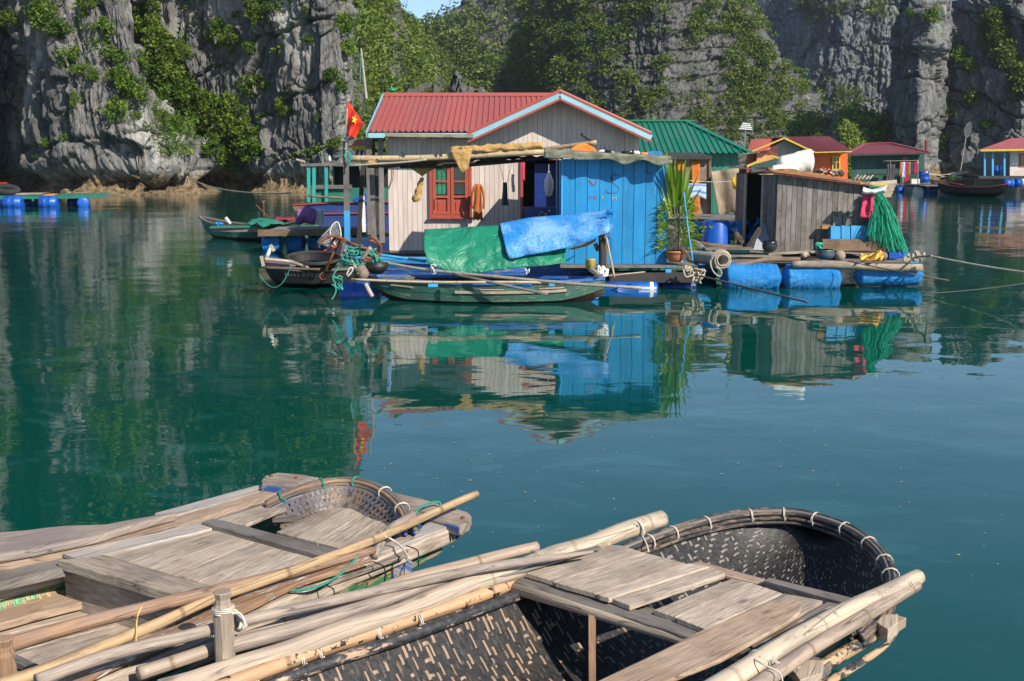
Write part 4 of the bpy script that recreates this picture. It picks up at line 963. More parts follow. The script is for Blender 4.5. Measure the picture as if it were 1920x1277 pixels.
cloth('tarp_corner', 'pointed tan tarp corner hanging from the pole over the window', lambda i, j: at(842+(44*j)*(1-i*.75)+24*i, 282+42*i-4*j, YA-.14), MT['tan_tarp'], 'tarpaulin', .05, .008, 5, (9, 9), 5)
cloth('slung_tarp', 'tan tarp slung in a triangle between the pole and the window', lambda i, j: at(764+(830-764)*j*(1-i)+(792-764)*i, 311+(333-311)*i*(1-abs(j-.45)*.2)-2*j, YA+.5), MT['tan_tarp'], 'tarpaulin', .09, .008, 8, (10, 14), 4)
cloth('tarp_scrap', 'small orange scrap of tarp bunched below the bamboo pole by the post', lambda i, j: at(690+16*j, 301+8*i, YA-.06), MT['tan_tarp'], 'tarpaulin', .06, .008, 9, (6, 8), 9)
def twist(b):
    P = []
    for i in range(26):
        t = i/25; c = at(791-12*t, 333+46*t, YA+.45); row = []
        r_ = .035+.05*t-(.05*(t > .9)*(t-.9)*6)
        for k in range(15):
            a = 6.283*(k % 14)/14; rr = r_*(1+.35*math.sin(3*(a+t*7))); row.append(c+Vector((math.cos(a)*rr, math.sin(a)*rr, 0)))
        P.append(row)
    b.grid(P)
tag(one('twisted_tarp', MT['tan_tarp'], None, twist, True), 'twisted rope-like end of tan tarp hanging in front of the pink wall', 'tarpaulin')
cloth('canvas_awning', 'dark edge of canvas awning under the poles beside the blue hut', lambda i, j: at(900+140*j, 300-6*j, YA+.1).lerp(at(880+155*j, 306-8*j, YA+1.2), i), MT['darkw'], 'awning', .05, .01, 4, (8, 18), 3, direction=(0, 0, 1))
MT['awning'] = mcloth('rust_brown_canvas', (.12, .06, .035), (.2, .11, .06))
cloth('awning_strip', 'sagging rust brown strip of awning under the thick bamboo pole', lambda i, j: at(688+345*j, 304-12*j+2.5*math.sin(j*7), YA+.15).lerp(at(688+345*j, 311-12*j+4*math.sin(j*5+1), YA+.5), i), MT['awning'], 'awning', .05, .01, 7, (7, 40), 4, direction=(0, 0, 1))
# hanging on the wall
jacket('hanging_shirt', 'orange brown shirt hanging beside the shuttered window', at(896, 345, YH-.35), .2, .82, MT['cloth_or'], pegs=False)
jacket('hanging_sock', 'dark grey rag hanging by two cords on the pink wall left of the doorway', at(947, 342, YA+1.4), .12, .5, MT['cloth_dk'], sleeve=False, pegs=False)
rope('cord', 'pair of thin cords carrying the dark grey rag', [at(937, 305, YA+1.4), at(945, 342, YA+1.4), at(951, 342, YA+1.4), at(960, 303, YA+1.4)], .006, MT['rope_d'], 'cord', False)
cloth('red_cloth', 'small red and white cloth hanging at the top of the doorway', lambda i, j: at(979+5*j, 305+34*i, YH-.25), MT['cloth_pink'], 'cloth', .03, .008, 2, (8, 5), 5)
e = thing('white_bag', 'long white bag hanging in the dark doorway', 'bag', at(1029, 322, YH-.6)); one('bag', MT['cloth_white'], e, lambda b: lathe(b, at(1029, 369, YH-.6), [(0, .02), (.04, .07), (.2, .1), (.35, .1), (.48, .05), (.55, .015)], 14), True)
one('loop', MT['rope_w'], e, lambda b: b.tube([at(1029, 325, YH-.6), at(1029, 308, YH-.6)], .006, 5))
# writing -----------------------------------------------------------
def strokes(b, lines, place, r=.012, off=-.012):
    for ln in lines:
        pts = [place(*q)+Vector((0, off, 0)) for q in ln]; b.tube(curve_pts(pts, 5) if len(pts) > 2 else pts, r, 5)
MT['ink_red'] = mplain('faded_red_paint', (.28, .06, .04), .8); MT['ink_dk'] = mplain('faded_dark_paint', (.07, .07, .1), .8); MT['ink_y'] = mplain('yellow_paint', (.5, .42, .04), .8); MT['ink_w'] = mplain('faint_grey_paint', (.11, .12, .11), .8)
# blue chest in the doorway
e = thing('blue_chest', 'dark blue chest with yellow letters standing in the doorway', 'chest', at(1014, 405, YA+1.2)); YC = YA+1.2
one('box', MT['drum_dark'], e, lambda b: (b.prism([at(983, 392, YC), at(1043, 392, YC), at(1043, 462, YC), at(983, 462, YC)], (0, .5, 0)),))
one('lid', MT['drum_dark'], e, lambda b: b.box(at(1013, 390, YC+.25), (.75, .55, .035)))
one('lettering', MT['ink_y'], e, lambda b: strokes(b, [[(1018, 399), (1013, 398), (1011, 402), (1013, 406), (1017, 405)], [(1014, 396.5), (1018, 397)], [(1020, 399), (1020, 405)], [(1020, 402), (1023, 402)], [(1023, 399), (1023, 405)], [(1025, 401), (1025, 405)]], lambda u, v: at(u, v, YC), .009))
one('latch', MT['white'], e, lambda b: b.box(at(1030, 395, YC-.01), (.03, .02, .03)))
# ================================================================ blue hut
YU = 22.1
ux = lambda u: at(u, 400, YU).x
zb_, zt_ = at(1150, 495, YU).z, at(1150, 298, YU).z
hut = thing('blue_hut', 'bright blue plank hut with V S painted on its front', 'hut', (ux(1150), YU, zb_))
ws = [1056, 1078, 1101, 1124, 1146, 1167, 1188, 1210, 1231, 1251]
for a, c in zip(ws[:-1], ws[1:]):
    y = YU-rng.random()*.012; one('wall_board', MT['hutblue'], hut, lambda b: b.prism([(ux(a)+.005, y, zb_), (ux(c)-.005, y, zb_), (ux(c)-.005, y, zt_), (ux(a)+.005, y, zt_)], (0, .025, 0), u_dir=(0, 0, 1)))
YU2 = 24.3
for i in range(9):
    ya = YU+.03+(YU2-YU)*i/9; yb = YU+.03+(YU2-YU)*(i+1)/9-.01
    for x in (ux(1250), ux(1050)):
        if x == ux(1050) and i in (2, 3, 4, 5): continue
        one('side_board', MT['hutblue'], hut, lambda b: b.prism([(x, ya, zb_), (x, yb, zb_), (x, yb, zt_-.02), (x, ya, zt_-.02)], (.025, 0, 0), u_dir=(0, 0, 1)))
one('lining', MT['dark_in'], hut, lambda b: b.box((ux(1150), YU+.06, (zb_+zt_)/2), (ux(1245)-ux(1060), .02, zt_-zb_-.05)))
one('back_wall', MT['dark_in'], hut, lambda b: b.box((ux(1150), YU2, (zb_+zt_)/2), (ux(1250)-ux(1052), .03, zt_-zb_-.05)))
one('roof_panel', MT['greyw'], hut, lambda b: b.prism([at(1028, 287, YU-.28), at(1256, 297, YU-.28), at(1256, 297, YU-.28)+Vector((0, 2.7, .1)), at(1028, 287, YU-.28)+Vector((0, 2.7, .1))], (0, 0, -.03)))
one('post', MT['lblue'], hut, lambda b: (b.box((ux(1054)+.0, YU-.015, (zb_+zt_)/2), (.04, .03, zt_-zb_)),))
one('rail', MT['lblue'], hut, lambda b: b.beam(at(1020, 293, YU+.05), at(1056, 296, YU+.05), .03, .06))
one('graffiti', MT['ink_red'], hut, lambda b: strokes(b, [[(1104, 338), (1112, 349), (1120, 338)], [(1105.5, 336.5), (1112.5, 346), (1121, 336)], [(1105, 367.5), (1107, 372.5), (1110, 367.5)], [(1116, 367.5), (1113.5, 368), (1114, 370), (1116.5, 371), (1116, 373), (1113.5, 373)], [(1119, 369), (1119.4, 369.5)], [(1119, 372.5), (1119.4, 373)]], lambda u, v: at(u, v, YU), .007))
one('graffiti', MT['ink_dk'], hut, lambda b: strokes(b, [[(1161, 330), (1156, 326), (1150, 326), (1146, 331), (1147, 340), (1154, 347), (1160, 352), (1158, 360), (1150, 362), (1137, 361)], [(1157, 330), (1152, 327), (1149, 331), (1149, 339)], [(1134, 360), (1140, 356)]], lambda u, v: at(u, v, YU), .007))
one('graffiti', MT['ink_y'], hut, lambda b: strokes(b, [[(1128, 367.5), (1130, 370), (1128, 372)], [(1127, 370), (1132, 369.5)], [(1148, 368), (1148, 375)], [(1148, 371), (1155, 371)], [(1155, 368), (1155, 375)]], lambda u, v: at(u, v, YU), .006))
one('nail', MT['white'], hut, lambda b: b.box(at(1245, 374, YU-.02), (.03, .01, .045)))
one('hook', MT['bars'], hut, lambda b: b.tube(curve_pts([at(1215, 312, YU-.03), at(1214, 322, YU-.03), at(1218, 327, YU-.05), at(1221, 323, YU-.03)]), .006, 5))
def drape(i, j):
    u = 1020+240*j; top = at(u, 282+13*j, YU-.3+.0); 
    if i < .45: k = i/.45; return top+Vector((0, (1-k)*.5, .03*(1-k)))
    k = (i-.45)/.55; hang = .13+.07*mnoise.noise(Vector((j*7, 2, 0)))+.03*math.sin(j*23); return top+Vector((0, -.04+.03*math.sin(j*40+k*3), -k*hang))
cloth('roof_canvas', 'olive canvas draped over the front edge of the blue hut roof', drape, MT['canvas'], 'tarpaulin', .035, .01, 6, (12, 44), 5)
cloth('orange_cover', 'orange plastic sheet bunched on the blue hut roof', lambda i, j: at(1068+50*j, 281-12*math.sin(j*3.14)*(1-i)+4*i, YU+.5), MT['orange_tarp'], 'tarpaulin', .06, .01, 3, (7, 12), 4)
cloth('blue_cover', 'small bright blue sheet at the right end of the hut roof', lambda i, j: at(1212+30*j, 286-3*math.sin(j*3.1)*(1-i)+6*i, YU+.2), MT['wrap'], 'tarpaulin', .04, .01, 3, (6, 8), 4)
cloth('orange_rag', 'small orange rag beside the blue sheet on the hut roof', lambda i, j: at(1202+12*j, 286+6*i, YU+.1), MT['orange_tarp'], 'cloth', .04, .01, 3, (5, 6), 6)
cloth('white_cover', 'pale plastic sheet lying on the hut roof between the rags', lambda i, j: at(1120+80*j, 283+3*j-3*math.sin(j*9)*(1-i)+5*i, YU+.25), MT['cloth_white'], 'tarpaulin', .03, .01, 3, (6, 12), 4)
b = B(); [tangle(b, at(u, v, YU-.1), .1, 7, .022, k) for k, (u, v) in enumerate([(1140, 283), (1181, 287), (1175, 288)])]
tag(obj('black_rag', b, MT['black'], smooth=True), 'bunched black rags lying on the edge of the hut roof', 'cloth')
# platform under the hut
plat = thing('hut_platform', 'dark timber platform edge carrying the blue hut', 'platform', at(1220, 500, YU-.3))
one('plank', MT['greyw'], plat, lambda b: b.box(((ux(1050)+ux(1305))/2, YU+1.0, zb_-.025), (ux(1305)-ux(1050), 2.7, .035)))
one('side_beam', MT['darkw'], plat, lambda b: b.beam(at(1143, 521, YU-.32), at(1303, 520, YU-.32), .09, .19))
one('side_beam', MT['darkw'], plat, lambda b: b.beam(at(1143, 515, YU+1.9), at(1300, 514, YU+1.9), .09, .16))
one('block', MT['lblue'], plat, lambda b: b.box(at(1253, 506, YU-.28), (.11, .09, .16)))
one('post', MT['darkw'], plat, lambda b: b.box(at(1302, 513, YU-.3), (.07, .12, .3)))
drum(at(1120, 545, YU-.45)*1, at(1232, 545, YU-.45), .17, MT['drum'], 'bright blue drum with a white label lying under the dark beam', band=.9)
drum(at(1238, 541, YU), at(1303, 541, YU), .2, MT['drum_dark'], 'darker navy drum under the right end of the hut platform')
drum(at(640, 552, 20.6), at(712, 552, 20.6), .24, MT['drum'], 'blue drum floating at the bow of the green boat')
# ================================================================ boats in the middle distance
def hull(parent, stem, stern, beam, depth, m_out, m_in, m_rail, sheer=.12, zw=0, bow=1.0, stern_full=.75, planks=True, rail=.045, flat=.35, z_gun=.36, low=None, m_low=None, both=False):
    """open boat: stem and stern are points at the gunwale; returns a function giving points at (t, side, height)"""
    a, c = Vector(stem), Vector(stern); ax = c-a; L = ax.length; d = ax.normalized(); sd = d.cross(Vector((0, 0, 1))).normalized(); N_ = 26
    def wid(t):
        f_ = min(1, (t/.42))**.62*bow if t < .42 else 1
        g_ = 1-(1-stern_full)*max(0, (t-.5)/.5)**2
        if both: g_ = min(1, ((1-t)/.42))**.62 if t > .58 else 1
        return beam/2*max(.02, f_*g_)
    def zg(t): return z_gun+sheer*(abs(2*t-1)**2.2)
    def pt(t, s_, k):
        """k 0 = gunwale, 1 = keel"""
        w_ = wid(t)*(1-.12*k-(.88-flat*.0)*max(0, k-.62)/.38*1.0) if k > .62 else wid(t)*(1-.12*k)
        rise = depth*(.55*max(0, 1-t/.2)**1.6+(.55*max(0, (t-.8)/.2)**1.6 if both else .25*max(0, (t-.8)/.2)**1.6))
        z = zg(t)-(depth+sheer*(abs(2*t-1)**2.2)-rise)*k
        back = -.0
        return a+ax*t+sd*s_*w_+Vector((0, 0, z-((a+ax*t).z)))+d*(L*.06*k*(1-min(1, t/.25)))
    P = []
    for i in range(N_+1):
        t = i/N_; ks = [0, .14, .145, .36, .365, .62, .8, .93, 1]; row = [pt(t, -1, k)+sd*(-.008 if k in (.14, .36) else .0) for k in ks]+[pt(t, 1, k)+sd*(.008 if k in (.14, .36) else .0) for k in reversed(ks[:-1])]
        P.append(row)
    n_up = 5
    one('hull', m_out, parent, lambda b: (b.grid([r_[:6] for r_ in P]), b.grid([r_[-6:] for r_ in P]), b.grid([r_[5:-5] for r_ in P]) if not m_low else None, b.prism([pt(1, -1, k) for k in (0, .36, .62, .93)]+[pt(1, 1, k) for k in (.93, .62, .36, 0)], d*.03)))
    if m_low: one('bottom', m_low, parent, lambda b: b.grid([r_[5:-5] for r_ in P]))
    inner = [[q+Vector((0, 0, .012)) + (a+ax*(i/N_)-q).normalized()*.03*(1 if abs((q-(a+ax*(i/N_))).dot(sd)) > .05 else 0) for q in r_] for i, r_ in enumerate(P)]
    one('lining', m_in, parent, lambda b: b.grid([list(reversed(r_)) for r_ in inner]))
    for s_ in (-1, 1): one('gunwale', m_rail, parent, lambda b: [b.beam(pt(i/13, s_, 0), pt((i+1)/13, s_, 0), rail*1.6, rail) for i in range(13)])
    return pt
# green boat
GB = thing('green_boat', 'long worn green wooden boat with a blue gunwale moored before the pink house', 'boat', on(905, 572, 0))
gpt = hull(GB, on(676, 528, .36)+Vector((0, .45, 0)), on(1135, 531, .36)+Vector((0, .35, 0)), 1.15, .52, MT['greenhull'], MT['darkw'], MT['bluep'], sheer=.05, z_gun=.36, m_low=MT['redhull'], both=True)
for t in (.16, .32, .5, .68, .86): one('thwart', MT['greyw'], GB, lambda b: b.beam(gpt(t, -.95, .12), gpt(t, .95, .12), .2, .03))
for t in (.08, .115, .15, .19): one('bow_plank', MT['greyw'], GB, lambda b: b.beam(gpt(t, -.9, .02), gpt(t, .9, .02), .13, .025))
one('rubbing_strake', MT['palew'], GB, lambda b: [b.beam(gpt(t/20, 1, .3)-Vector((0, .02, 0)), gpt((t+1)/20, 1, .3)-Vector((0, .02, 0)), .02, .045) for t in range(8, 17)])
one('stem_block', MT['darkw'], GB, lambda b: (b.box(gpt(.01, 0, .05)+Vector((-.05, 0, 0)), (.2, .34, .12)), b.box(gpt(.01, 0, -.1)+Vector((-.12, .1, .06)), (.12, .1, .3))))
one('painted_patch', MT['lblue'], GB, lambda b: [b.box(at(u, v, 18.95)+Vector((0, 0, 0)), (w_, .03, h_)) for u, v, w_, h_ in ((812, 535, .16, .05), (988, 536, .14, .05), (1035, 531, .1, .1))])
one('name_strip', MT['palew'], GB, lambda b: [b.beam(gpt(t, 1, .2)-Vector((0, .03, 0)), gpt(t+.1, 1, .2)-Vector((0, .03, 0)), .015, .02) for t in (.12, .5, .74)])
cloth('blue_scrap', 'scrap of blue tarp trailing in the water at the stern of the green boat', lambda i, j: on(1122-30*i*(1-j), 530+34*i-4*j, .28*(1-i)).lerp(on(1122, 560, .02), i*.3), MT['wrap'], 'tarpaulin', .04, .01, 2, (8, 6), 4)
# second boat, blue, behind it
BB = thing('blue_boat', 'blue painted boat lying between the green boat and the house deck', 'boat', on(870, 515, 0))
bpt = hull(BB, on(648, 487, .4)+Vector((0, .2, 0)), on(1130, 492, .4)+Vector((0, .2, 0)), 1.2, .5, MT['bluep'], MT['bluep'], MT['lblue'], sheer=.05, z_gun=.38, both=True)
for t in (.2, .4, .62, .8): one('thwart', MT['bluep'], BB, lambda b: b.beam(bpt(t, -.95, .12), bpt(t, .95, .12), .2, .03))
# poles lying on the boats
rod('bamboo_pole', 'thin tan bamboo lying along the near gunwale of the green boat', [at(659, 524, 18.9), at(800, 529, 18.75), at(960, 529, 18.75), at(1028, 530, 18.8)], .022, MT['bamboo'])
rod('boat_pole', 'long grey pole crossing the green boat and slanting down towards the right', [at(708, 490, 20.0), at(800, 506, 19.6), at(940, 520, 19.0), at(1090, 533, 18.6), at(1203, 540, 18.4)], .028, MT['bamboo_grey'])
rod('oar_shaft', 'dark thin oar slanting down over the green hull to its blade tip', [at(850, 514, 19.2), at(920, 529, 18.7), at(1027, 552, 18.5)], .024, MT['greyw'])
rod('blue_pole', 'bright blue pole slanting from the tangled ropes to the green tarp', [at(676, 473, 20.9), at(798, 490, 20.6)], .026, MT['lblue'])
rod('thin_stick', 'thin stick lying over the dark beam beside the forked posts', [at(1060, 524, 20.6), at(1140, 517, 20.9), at(1209, 510, 21.3)], .014, MT['palew'])
rod('float_stick', 'short pale stick hanging from the bow of the green boat into the water', [at(686, 533, 18.7), at(692, 545, 18.6), at(698, 556, 18.6)], .035, MT['palew'])
for k, u in enumerate((813, 989)): tag(one('rope_knot', MT['rope_w'], None, lambda b: tangle(b, at(u, 505 if u < 900 else 509, 19.5), .05, 10, .009, k+5, 1.6)), ('white cord knot tying the grey pole near the bow of the green boat', 'white cord knot tying the grey pole below the blue tarp')[k], 'knot')
# blue / green tarps over the roof of the boat ---------------------------------
YT = 20.1
def gtop(j): return at(797+265*j, 430-8*j+3*math.sin(j*3)+ (40*max(0, j-.56)), YT+.75)
def gbot(j): return at(830+232*j, 470+45*min(1, j*6)-18*max(0, j-.15)+ (3*math.sin(j*14)), YT-.05)
def green_fn(i, j):
    a, c = gtop(j), gbot(j)
    if i < .15: return a+Vector((0, .9*(1-i/.15), -.5*(1-i/.15)))
    k = (i-.15)/.85; p = a.lerp(c, k); p += Vector((-.33*(1-k)*0, -.16*math.sin(k*3.14), 0)); 
    fold = mnoise.ridged_multi_fractal(Vector((j*5+k*3, k*2.2-j*2, 4)), 1, 2, 2, 1, 2)*.035
    return p+Vector((0, -fold, 0))
def gtop(j): return at(796+264*j, 430-16*min(j, .55)+38*max(0, j-.52), YT+.75)
def gbot(j):
    L = [(0, 796, 470), (.06, 802, 492), (.14, 835, 508), (.25, 875, 514), (.4, 915, 509), (.6, 965, 502), (.8, 1020, 498), (1, 1060, 493)]
    return at(np.interp(j, [q[0] for q in L], [q[1] for q in L]), np.interp(j, [q[0] for q in L], [q[2] for q in L]), YT-.05)
b = B(); b.grid(cloth_grid(green_fn, 26, 50, .05, 2.6, 3), .008); tag(obj('green_tarp', b, MT['green_tarp'], smooth=True), 'green waxed tarp draped in folds over the boat before the pink house', 'tarpaulin')
def blue_fn(i, j):
    A = [(0, 937, 419), (.35, 990, 408), (.75, 1085, 400), (.92, 1128, 396), (1, 1142, 388)]; C = [(0, 954, 486), (.3, 990, 479), (.6, 1060, 465), (.8, 1105, 450), (.93, 1138, 436), (1, 1150, 430)]
    f_ = lambda T, c: np.interp(j, [q[0] for q in T], [q[c] for q in T])
    a = at(f_(A, 1), f_(A, 2), YT+.70); c = at(f_(C, 1), f_(C, 2), YT-.02)
    if i < .12: return a+Vector((0, .7*(1-i/.12), -.4*(1-i/.12)))
    k = (i-.12)/.88; p = a.lerp(c, k)+Vector((0, -.22*math.sin(k*3.0), 0))
    return p+Vector((0, -.05*mnoise.noise(Vector((j*6-k*2, k*3, 9)))-.09*max(0, j-.8)*5*math.sin(j*50), 0))
b = B(); b.grid(cloth_grid(blue_fn, 24, 50, .035, 4, 6), .008); tag(obj('blue_tarp', b, MT['blue_tarp'], smooth=True), 'scuffed light blue tarp thrown over the green one', 'tarpaulin')
b = B(); b.grid(cloth_grid(lambda i, j: at(1138+12*j-4*i, 390+56*i+3*j, YT+.2), 12, 8, .1, 5, 3), .008); tag(obj('tarp_end', b, MT['wrap'], smooth=True), 'pointed end of blue tarp hanging at the corner of the hut', 'tarpaulin')
o = one('orange_paddle', MT['orange_curtain'], None, lambda b: b.prism([at(u, v, YT+.15) for u, v in ((1062, 468), (1090, 460), (1118, 447), (1117, 453), (1100, 462), (1075, 468))], (0, .03, 0))); tag(o, 'orange blade sticking out under the edge of the blue tarp', 'paddle')
rod('tent_post', 'dark post holding up the end of the blue tarp', [at(1128, 445, YT+.3), at(1128, 512, YT+.3)], .05, MT['darkw'])
rod('forked_post', 'thin upright stick leaning beside the dark tarp post', [at(1134, 440, YT+.05), at(1137, 480, YT+.05), at(1136, 515, YT)], .026, MT['brownw'])
rod('prop_stick', 'slanting prop stick right of the tarp post', [at(1137, 446, YT), at(1143, 475, YT-.1), at(1152, 520, YT-.2)], .018, MT['palew'])
tag(one('black_engine', MT['black'], None, lambda b: (b.prism([at(1124, 440, YT+.4), at(1133, 436, YT+.4), at(1134, 500, YT+.4), at(1125, 505, YT+.4)], (0, .25, 0)), b.beam(at(1116, 457, YT+.2), at(1122, 470, YT+.2), .05, .08))), 'black boat engine shaft behind the tarp post', 'engine')
e = thing('yellow_tin', 'open yellow tin standing on the stern of the green boat', 'tin', at(1107, 500, YT-.3)); one('tin', mplain('yellow_tin_paint', (.5, .38, .08), .4), e, lambda b: lathe(b, at(1107, 504, YT-.3), [(0, .085), (.165, .085), (.17, .088), (.175, .08), (.06, .078)], 20), True)
tag(one('wood_offcut', MT['greyw'], None, lambda b: b.beam(at(1108, 504, YT-.4), at(1124, 517, YT-.5), .12, .05)), 'grey wooden offcut leaning below the yellow tin', 'timber')
tag(one('rag_heap', MT['cloth_white'], None, lambda b: tangle(b, at(1130, 508, YT-.3), .09, 14, .02, 8, 1)), 'bundle of pale rags on the stern beside the posts', 'cloth')
# clutter at the bow of the green boat
b = B(); [tangle(b, at(u, v, 19.7), .16, 22, .013, 20+k, .7) for k, (u, v) in enumerate([(655, 490), (672, 500), (690, 478), (664, 470), (700, 490)])]
tag(obj('rope_pile', b, MT['rope_g'], smooth=True), 'heap of green rope and net on the bow of the green boat', 'rope')
tag(one('rope_coil', MT['rope_g'], None, lambda b: tangle(b, at(632, 530, 18.9), .09, 18, .013, 31, 1.3), True), 'knotted green rope hanging at the bow above the floating drum', 'rope')
rope('mooring_line', 'green line sagging from the bow of the green boat into the water', curve_pts([at(636, 500, 19.2), at(624, 520, 19), at(630, 545, 18.8), at(622, 562, 18.7)], 6), .012, MT['rope_g'])
def anchor(name, lab, c, s_, ang):
    e = thing(name, lab, 'anchor', c); c = Vector(c); M = Matrix.Rotation(ang, 3, 'Y') @ Matrix.Rotation(.5, 3, 'Z'); T = lambda x, z, y=0: c+M @ Vector((x*s_, y*s_, z*s_))
    one('shank', MT['rust'], e, lambda b: b.tube([T(0, -.5), T(0, .5)], .03, 7), True)
    for k in range(4):
        a = k*1.571; X, Yv = math.cos(a), math.sin(a); one('fluke', MT['rust'], e, lambda b: b.tube(curve_pts([T(0, .45), T(X*.25, .42, Yv*.25), T(X*.42, .2, Yv*.42), T(X*.4, .02, Yv*.4)], 4), [.028]*9+[.02]*3+[.008], 7), True)
    one('ring', MT['rust'], e, lambda b: b.tube([T(.09*math.cos(q*.7), -.58+.09*math.sin(q*.7)) for q in range(10)], .014, 6), True)
anchor('grapnel_anchor', 'rusty grapnel anchor lying over the bow of the black boat', at(624, 478, 20.1), .72, .45)
anchor('grapnel_anchor', 'rusty grapnel anchor propped on the rope heap, its flukes to the right', at(683, 465, 19.9), .62, 1.9)
rod('wooden_stake', 'pale wooden stake standing out of the rope heap beside the anchor', [at(679, 486, 19.6), at(695, 464, 19.5)], .035, MT['palew'])
rod('slanting_pole', 'grey pole slanting across the landing net to the rope heap', [at(632, 449, 20.2), at(655, 483, 19.8), at(673, 514, 19.4)], .03, MT['bamboo_grey'])
rod('red_pipe', 'orange red pipe slanting below the landing net', [at(606, 472, 20.4), at(646, 455, 20.4)], .022, mplain('red_plastic', (.55, .07, .03), .5))
e = thing('black_bucket', 'black basket on its side in the bow of the green boat', 'basket', at(707, 503, 19.6)); one('basket', MT['black'], e, lambda b: lathe(b, at(707, 512, 19.6), [(0, .1), (.06, .17), (.17, .2), (.18, .18), (.05, .1)], 20), True)
tag(one('burlap_bundle', mwood('burlap', (.22, .16, .12)), None, lambda b: b.tube(curve_pts([at(672, 500, 19.5), at(678, 510, 19.5), at(684, 515, 19.4)], 3), [.08, .11, .12, .12, .11, .1, .07], 9, wob=.3), True), 'brown burlap bundle leaning beside the black basket', 'bundle')
rope('hanging_loop', 'white rope loop hung on the bow of the green boat', curve_pts([at(650, 515, 19), at(656, 503, 19), at(662, 503, 19), at(658, 512, 19), at(652, 518, 19)], 6), .014, MT['rope_w'])
# landing net
e = thing('landing_net', 'white mesh landing net on a hoop beside the blue post', 'net', at(620, 445, 21.0)); YN = 21.0
hoop = [at(634+6*math.cos(a)*0+ (9*math.cos(a)), 443+27*math.sin(a), YN+.15*math.cos(a)) for a in np.linspace(0, 6.283, 25)]
hoop = curve_pts([at(*q, YN) for q in ((634, 417), (638, 430), (639, 450), (633, 462), (626, 455), (619, 438), (622, 424), (629, 417), (634, 417))], 4)
one('hoop', MT['rope_w'], e, lambda b: b.tube(hoop, .014, 6), True)
tip = at(593, 455, YN+.2); hn = len(hoop)
def netm(b):
    for k in range(0, hn-1, 1):
        q = hoop[k]; mid = q.lerp(tip, .5)+Vector((-.02, .1*math.sin(k), -.02)); b.tube([q, mid, tip.lerp(q, .08)], .0028, 3, cap=False)
    for t in np.linspace(.08, .9, 12):
        b.tube([q.lerp(tip, t)+Vector((0, 0, .04*math.sin(t*3)*(1 if k < hn/2 else -1))) for k, q in enumerate(hoop)], .0028, 3, cap=False)
MT['netw'] = mplain('white_mesh', (.5, .52, .52), .9)
o = one('mesh_bag', MT['netw'], e, netm)
def mnetfilm():
    t = NT('fine_mesh'); tr = t.t.nodes.new('ShaderNodeBsdfTransparent'); mx = t.t.nodes.new('ShaderNodeMixShader')
    t.set(Base_Color=(.6, .62, .62), Roughness=.9); t.put(mx.inputs[0], .22)
    t.t.links.new(tr.outputs[0], mx.inputs[1]); t.t.links.new(t.b.outputs[0], mx.inputs[2]); t.t.links.new(mx.outputs[0], t.out.inputs[0]); return t.m
MT['netfilm'] = mnetfilm()
one('fine_mesh', MT['netfilm'], e, lambda b: b.grid([[q.lerp(tip, t)+Vector((0, 0, .04*math.sin(t*3)*(1 if k < hn/2 else -1))) for k, q in enumerate(hoop)] for t in (0, .3, .6, .9)]))
# black boat at left
KB = thing('black_boat', 'small black tarred boat with a faded name, bow to the left of the tall post', 'boat', on(565, 541, 0))
kpt = hull(KB, on(487, 502, .40)+Vector((0, .3, 0)), on(690, 500, .40)+Vector((0, .5, 0)), 1.2, .42, MT['blackhull'], MT['darkw'], MT['greyw'], sheer=.06, z_gun=.36, bow=1.0)
one('lettering', MT['ink_w'], KB, lambda b: strokes(b, [[(535, 509), (535, 517)], [(535, 513), (541, 513)], [(541, 509), (541, 517)], [(545, 517), (549, 509), (553, 517)], [(556, 509), (562, 509)], [(559, 509), (559, 517)], [(569, 510), (566, 513), (569, 516), (572, 513), (569, 510)], [(578, 509), (576, 513), (578, 516), (581, 513), (577, 513)]], lambda u, v: at(u, v, 20.28), .006, 0)) 
rod('bow_rail', 'pale brown pole lying along the bow of the black boat', [at(496, 502, 20.3), at(560, 504, 20.2), at(600, 505, 20.2)], .022, MT['brownw'])
one('bow_block', mpaint('mauve_paint', (.16, .1, .12)), KB, lambda b: b.prism([at(u, v, 20.6) for u, v in ((494, 485), (543, 492), (552, 500), (496, 499))], (0, .4, 0)))
one('rim_log', MT['palew'], KB, lambda b: b.tube([at(497, 486, 20.5), at(545, 491, 20.5), at(578, 502, 20.3)], [.03, .035, .025], 7))
one('stem_post', MT['palew'], KB, lambda b: b.beam(at(490, 480, 20.5), at(494, 499, 20.5), .05, .05))
o = thing('tee_handle', 'pale wooden tee handle standing at the bow of the black boat', 'handle', at(500, 485, 20.6)); one('post', MT['white'], o, lambda b: b.tube([at(499, 485, 20.6), at(508, 464, 20.6)], [.045, .025], 8), True); one('crossbar', MT['palew'], o, lambda b: b.beam(at(507, 459, 20.6), at(514, 471, 20.6), .05, .05))
rope('bow_line', 'thin grey line drooping down the black bow', curve_pts([at(548, 492, 20.2), at(541, 510, 20.2), at(530, 530, 20.1), at(515, 539, 20.1), at(500, 532, 20.1), at(486, 514, 20.1)], 5), .006, MT['rope_g'], laid=False)
e = thing('basket_boat', 'dark woven basket rim lying in the black boat', 'basket', at(588, 482, 21.4)); one('rim', MT['darkw'], e, lambda b: [b.tube([at(588+50*math.cos(a), 485+11*math.sin(a)-k*1.2, 21.4+.5*math.sin(a)*-1) for a in np.linspace(0, 6.283, 30)], .022, 6) for k in range(3)], True)
one('weave', MT['blackhull'], e, lambda b: b.grid([[at(588+50*math.cos(a)*(1-.2*t), 485+11*math.sin(a)+14*t, 21.4-.5*math.sin(a)*(1-.2*t)) for a in np.linspace(0, 6.283, 30)] for t in (0, .5, 1)]))
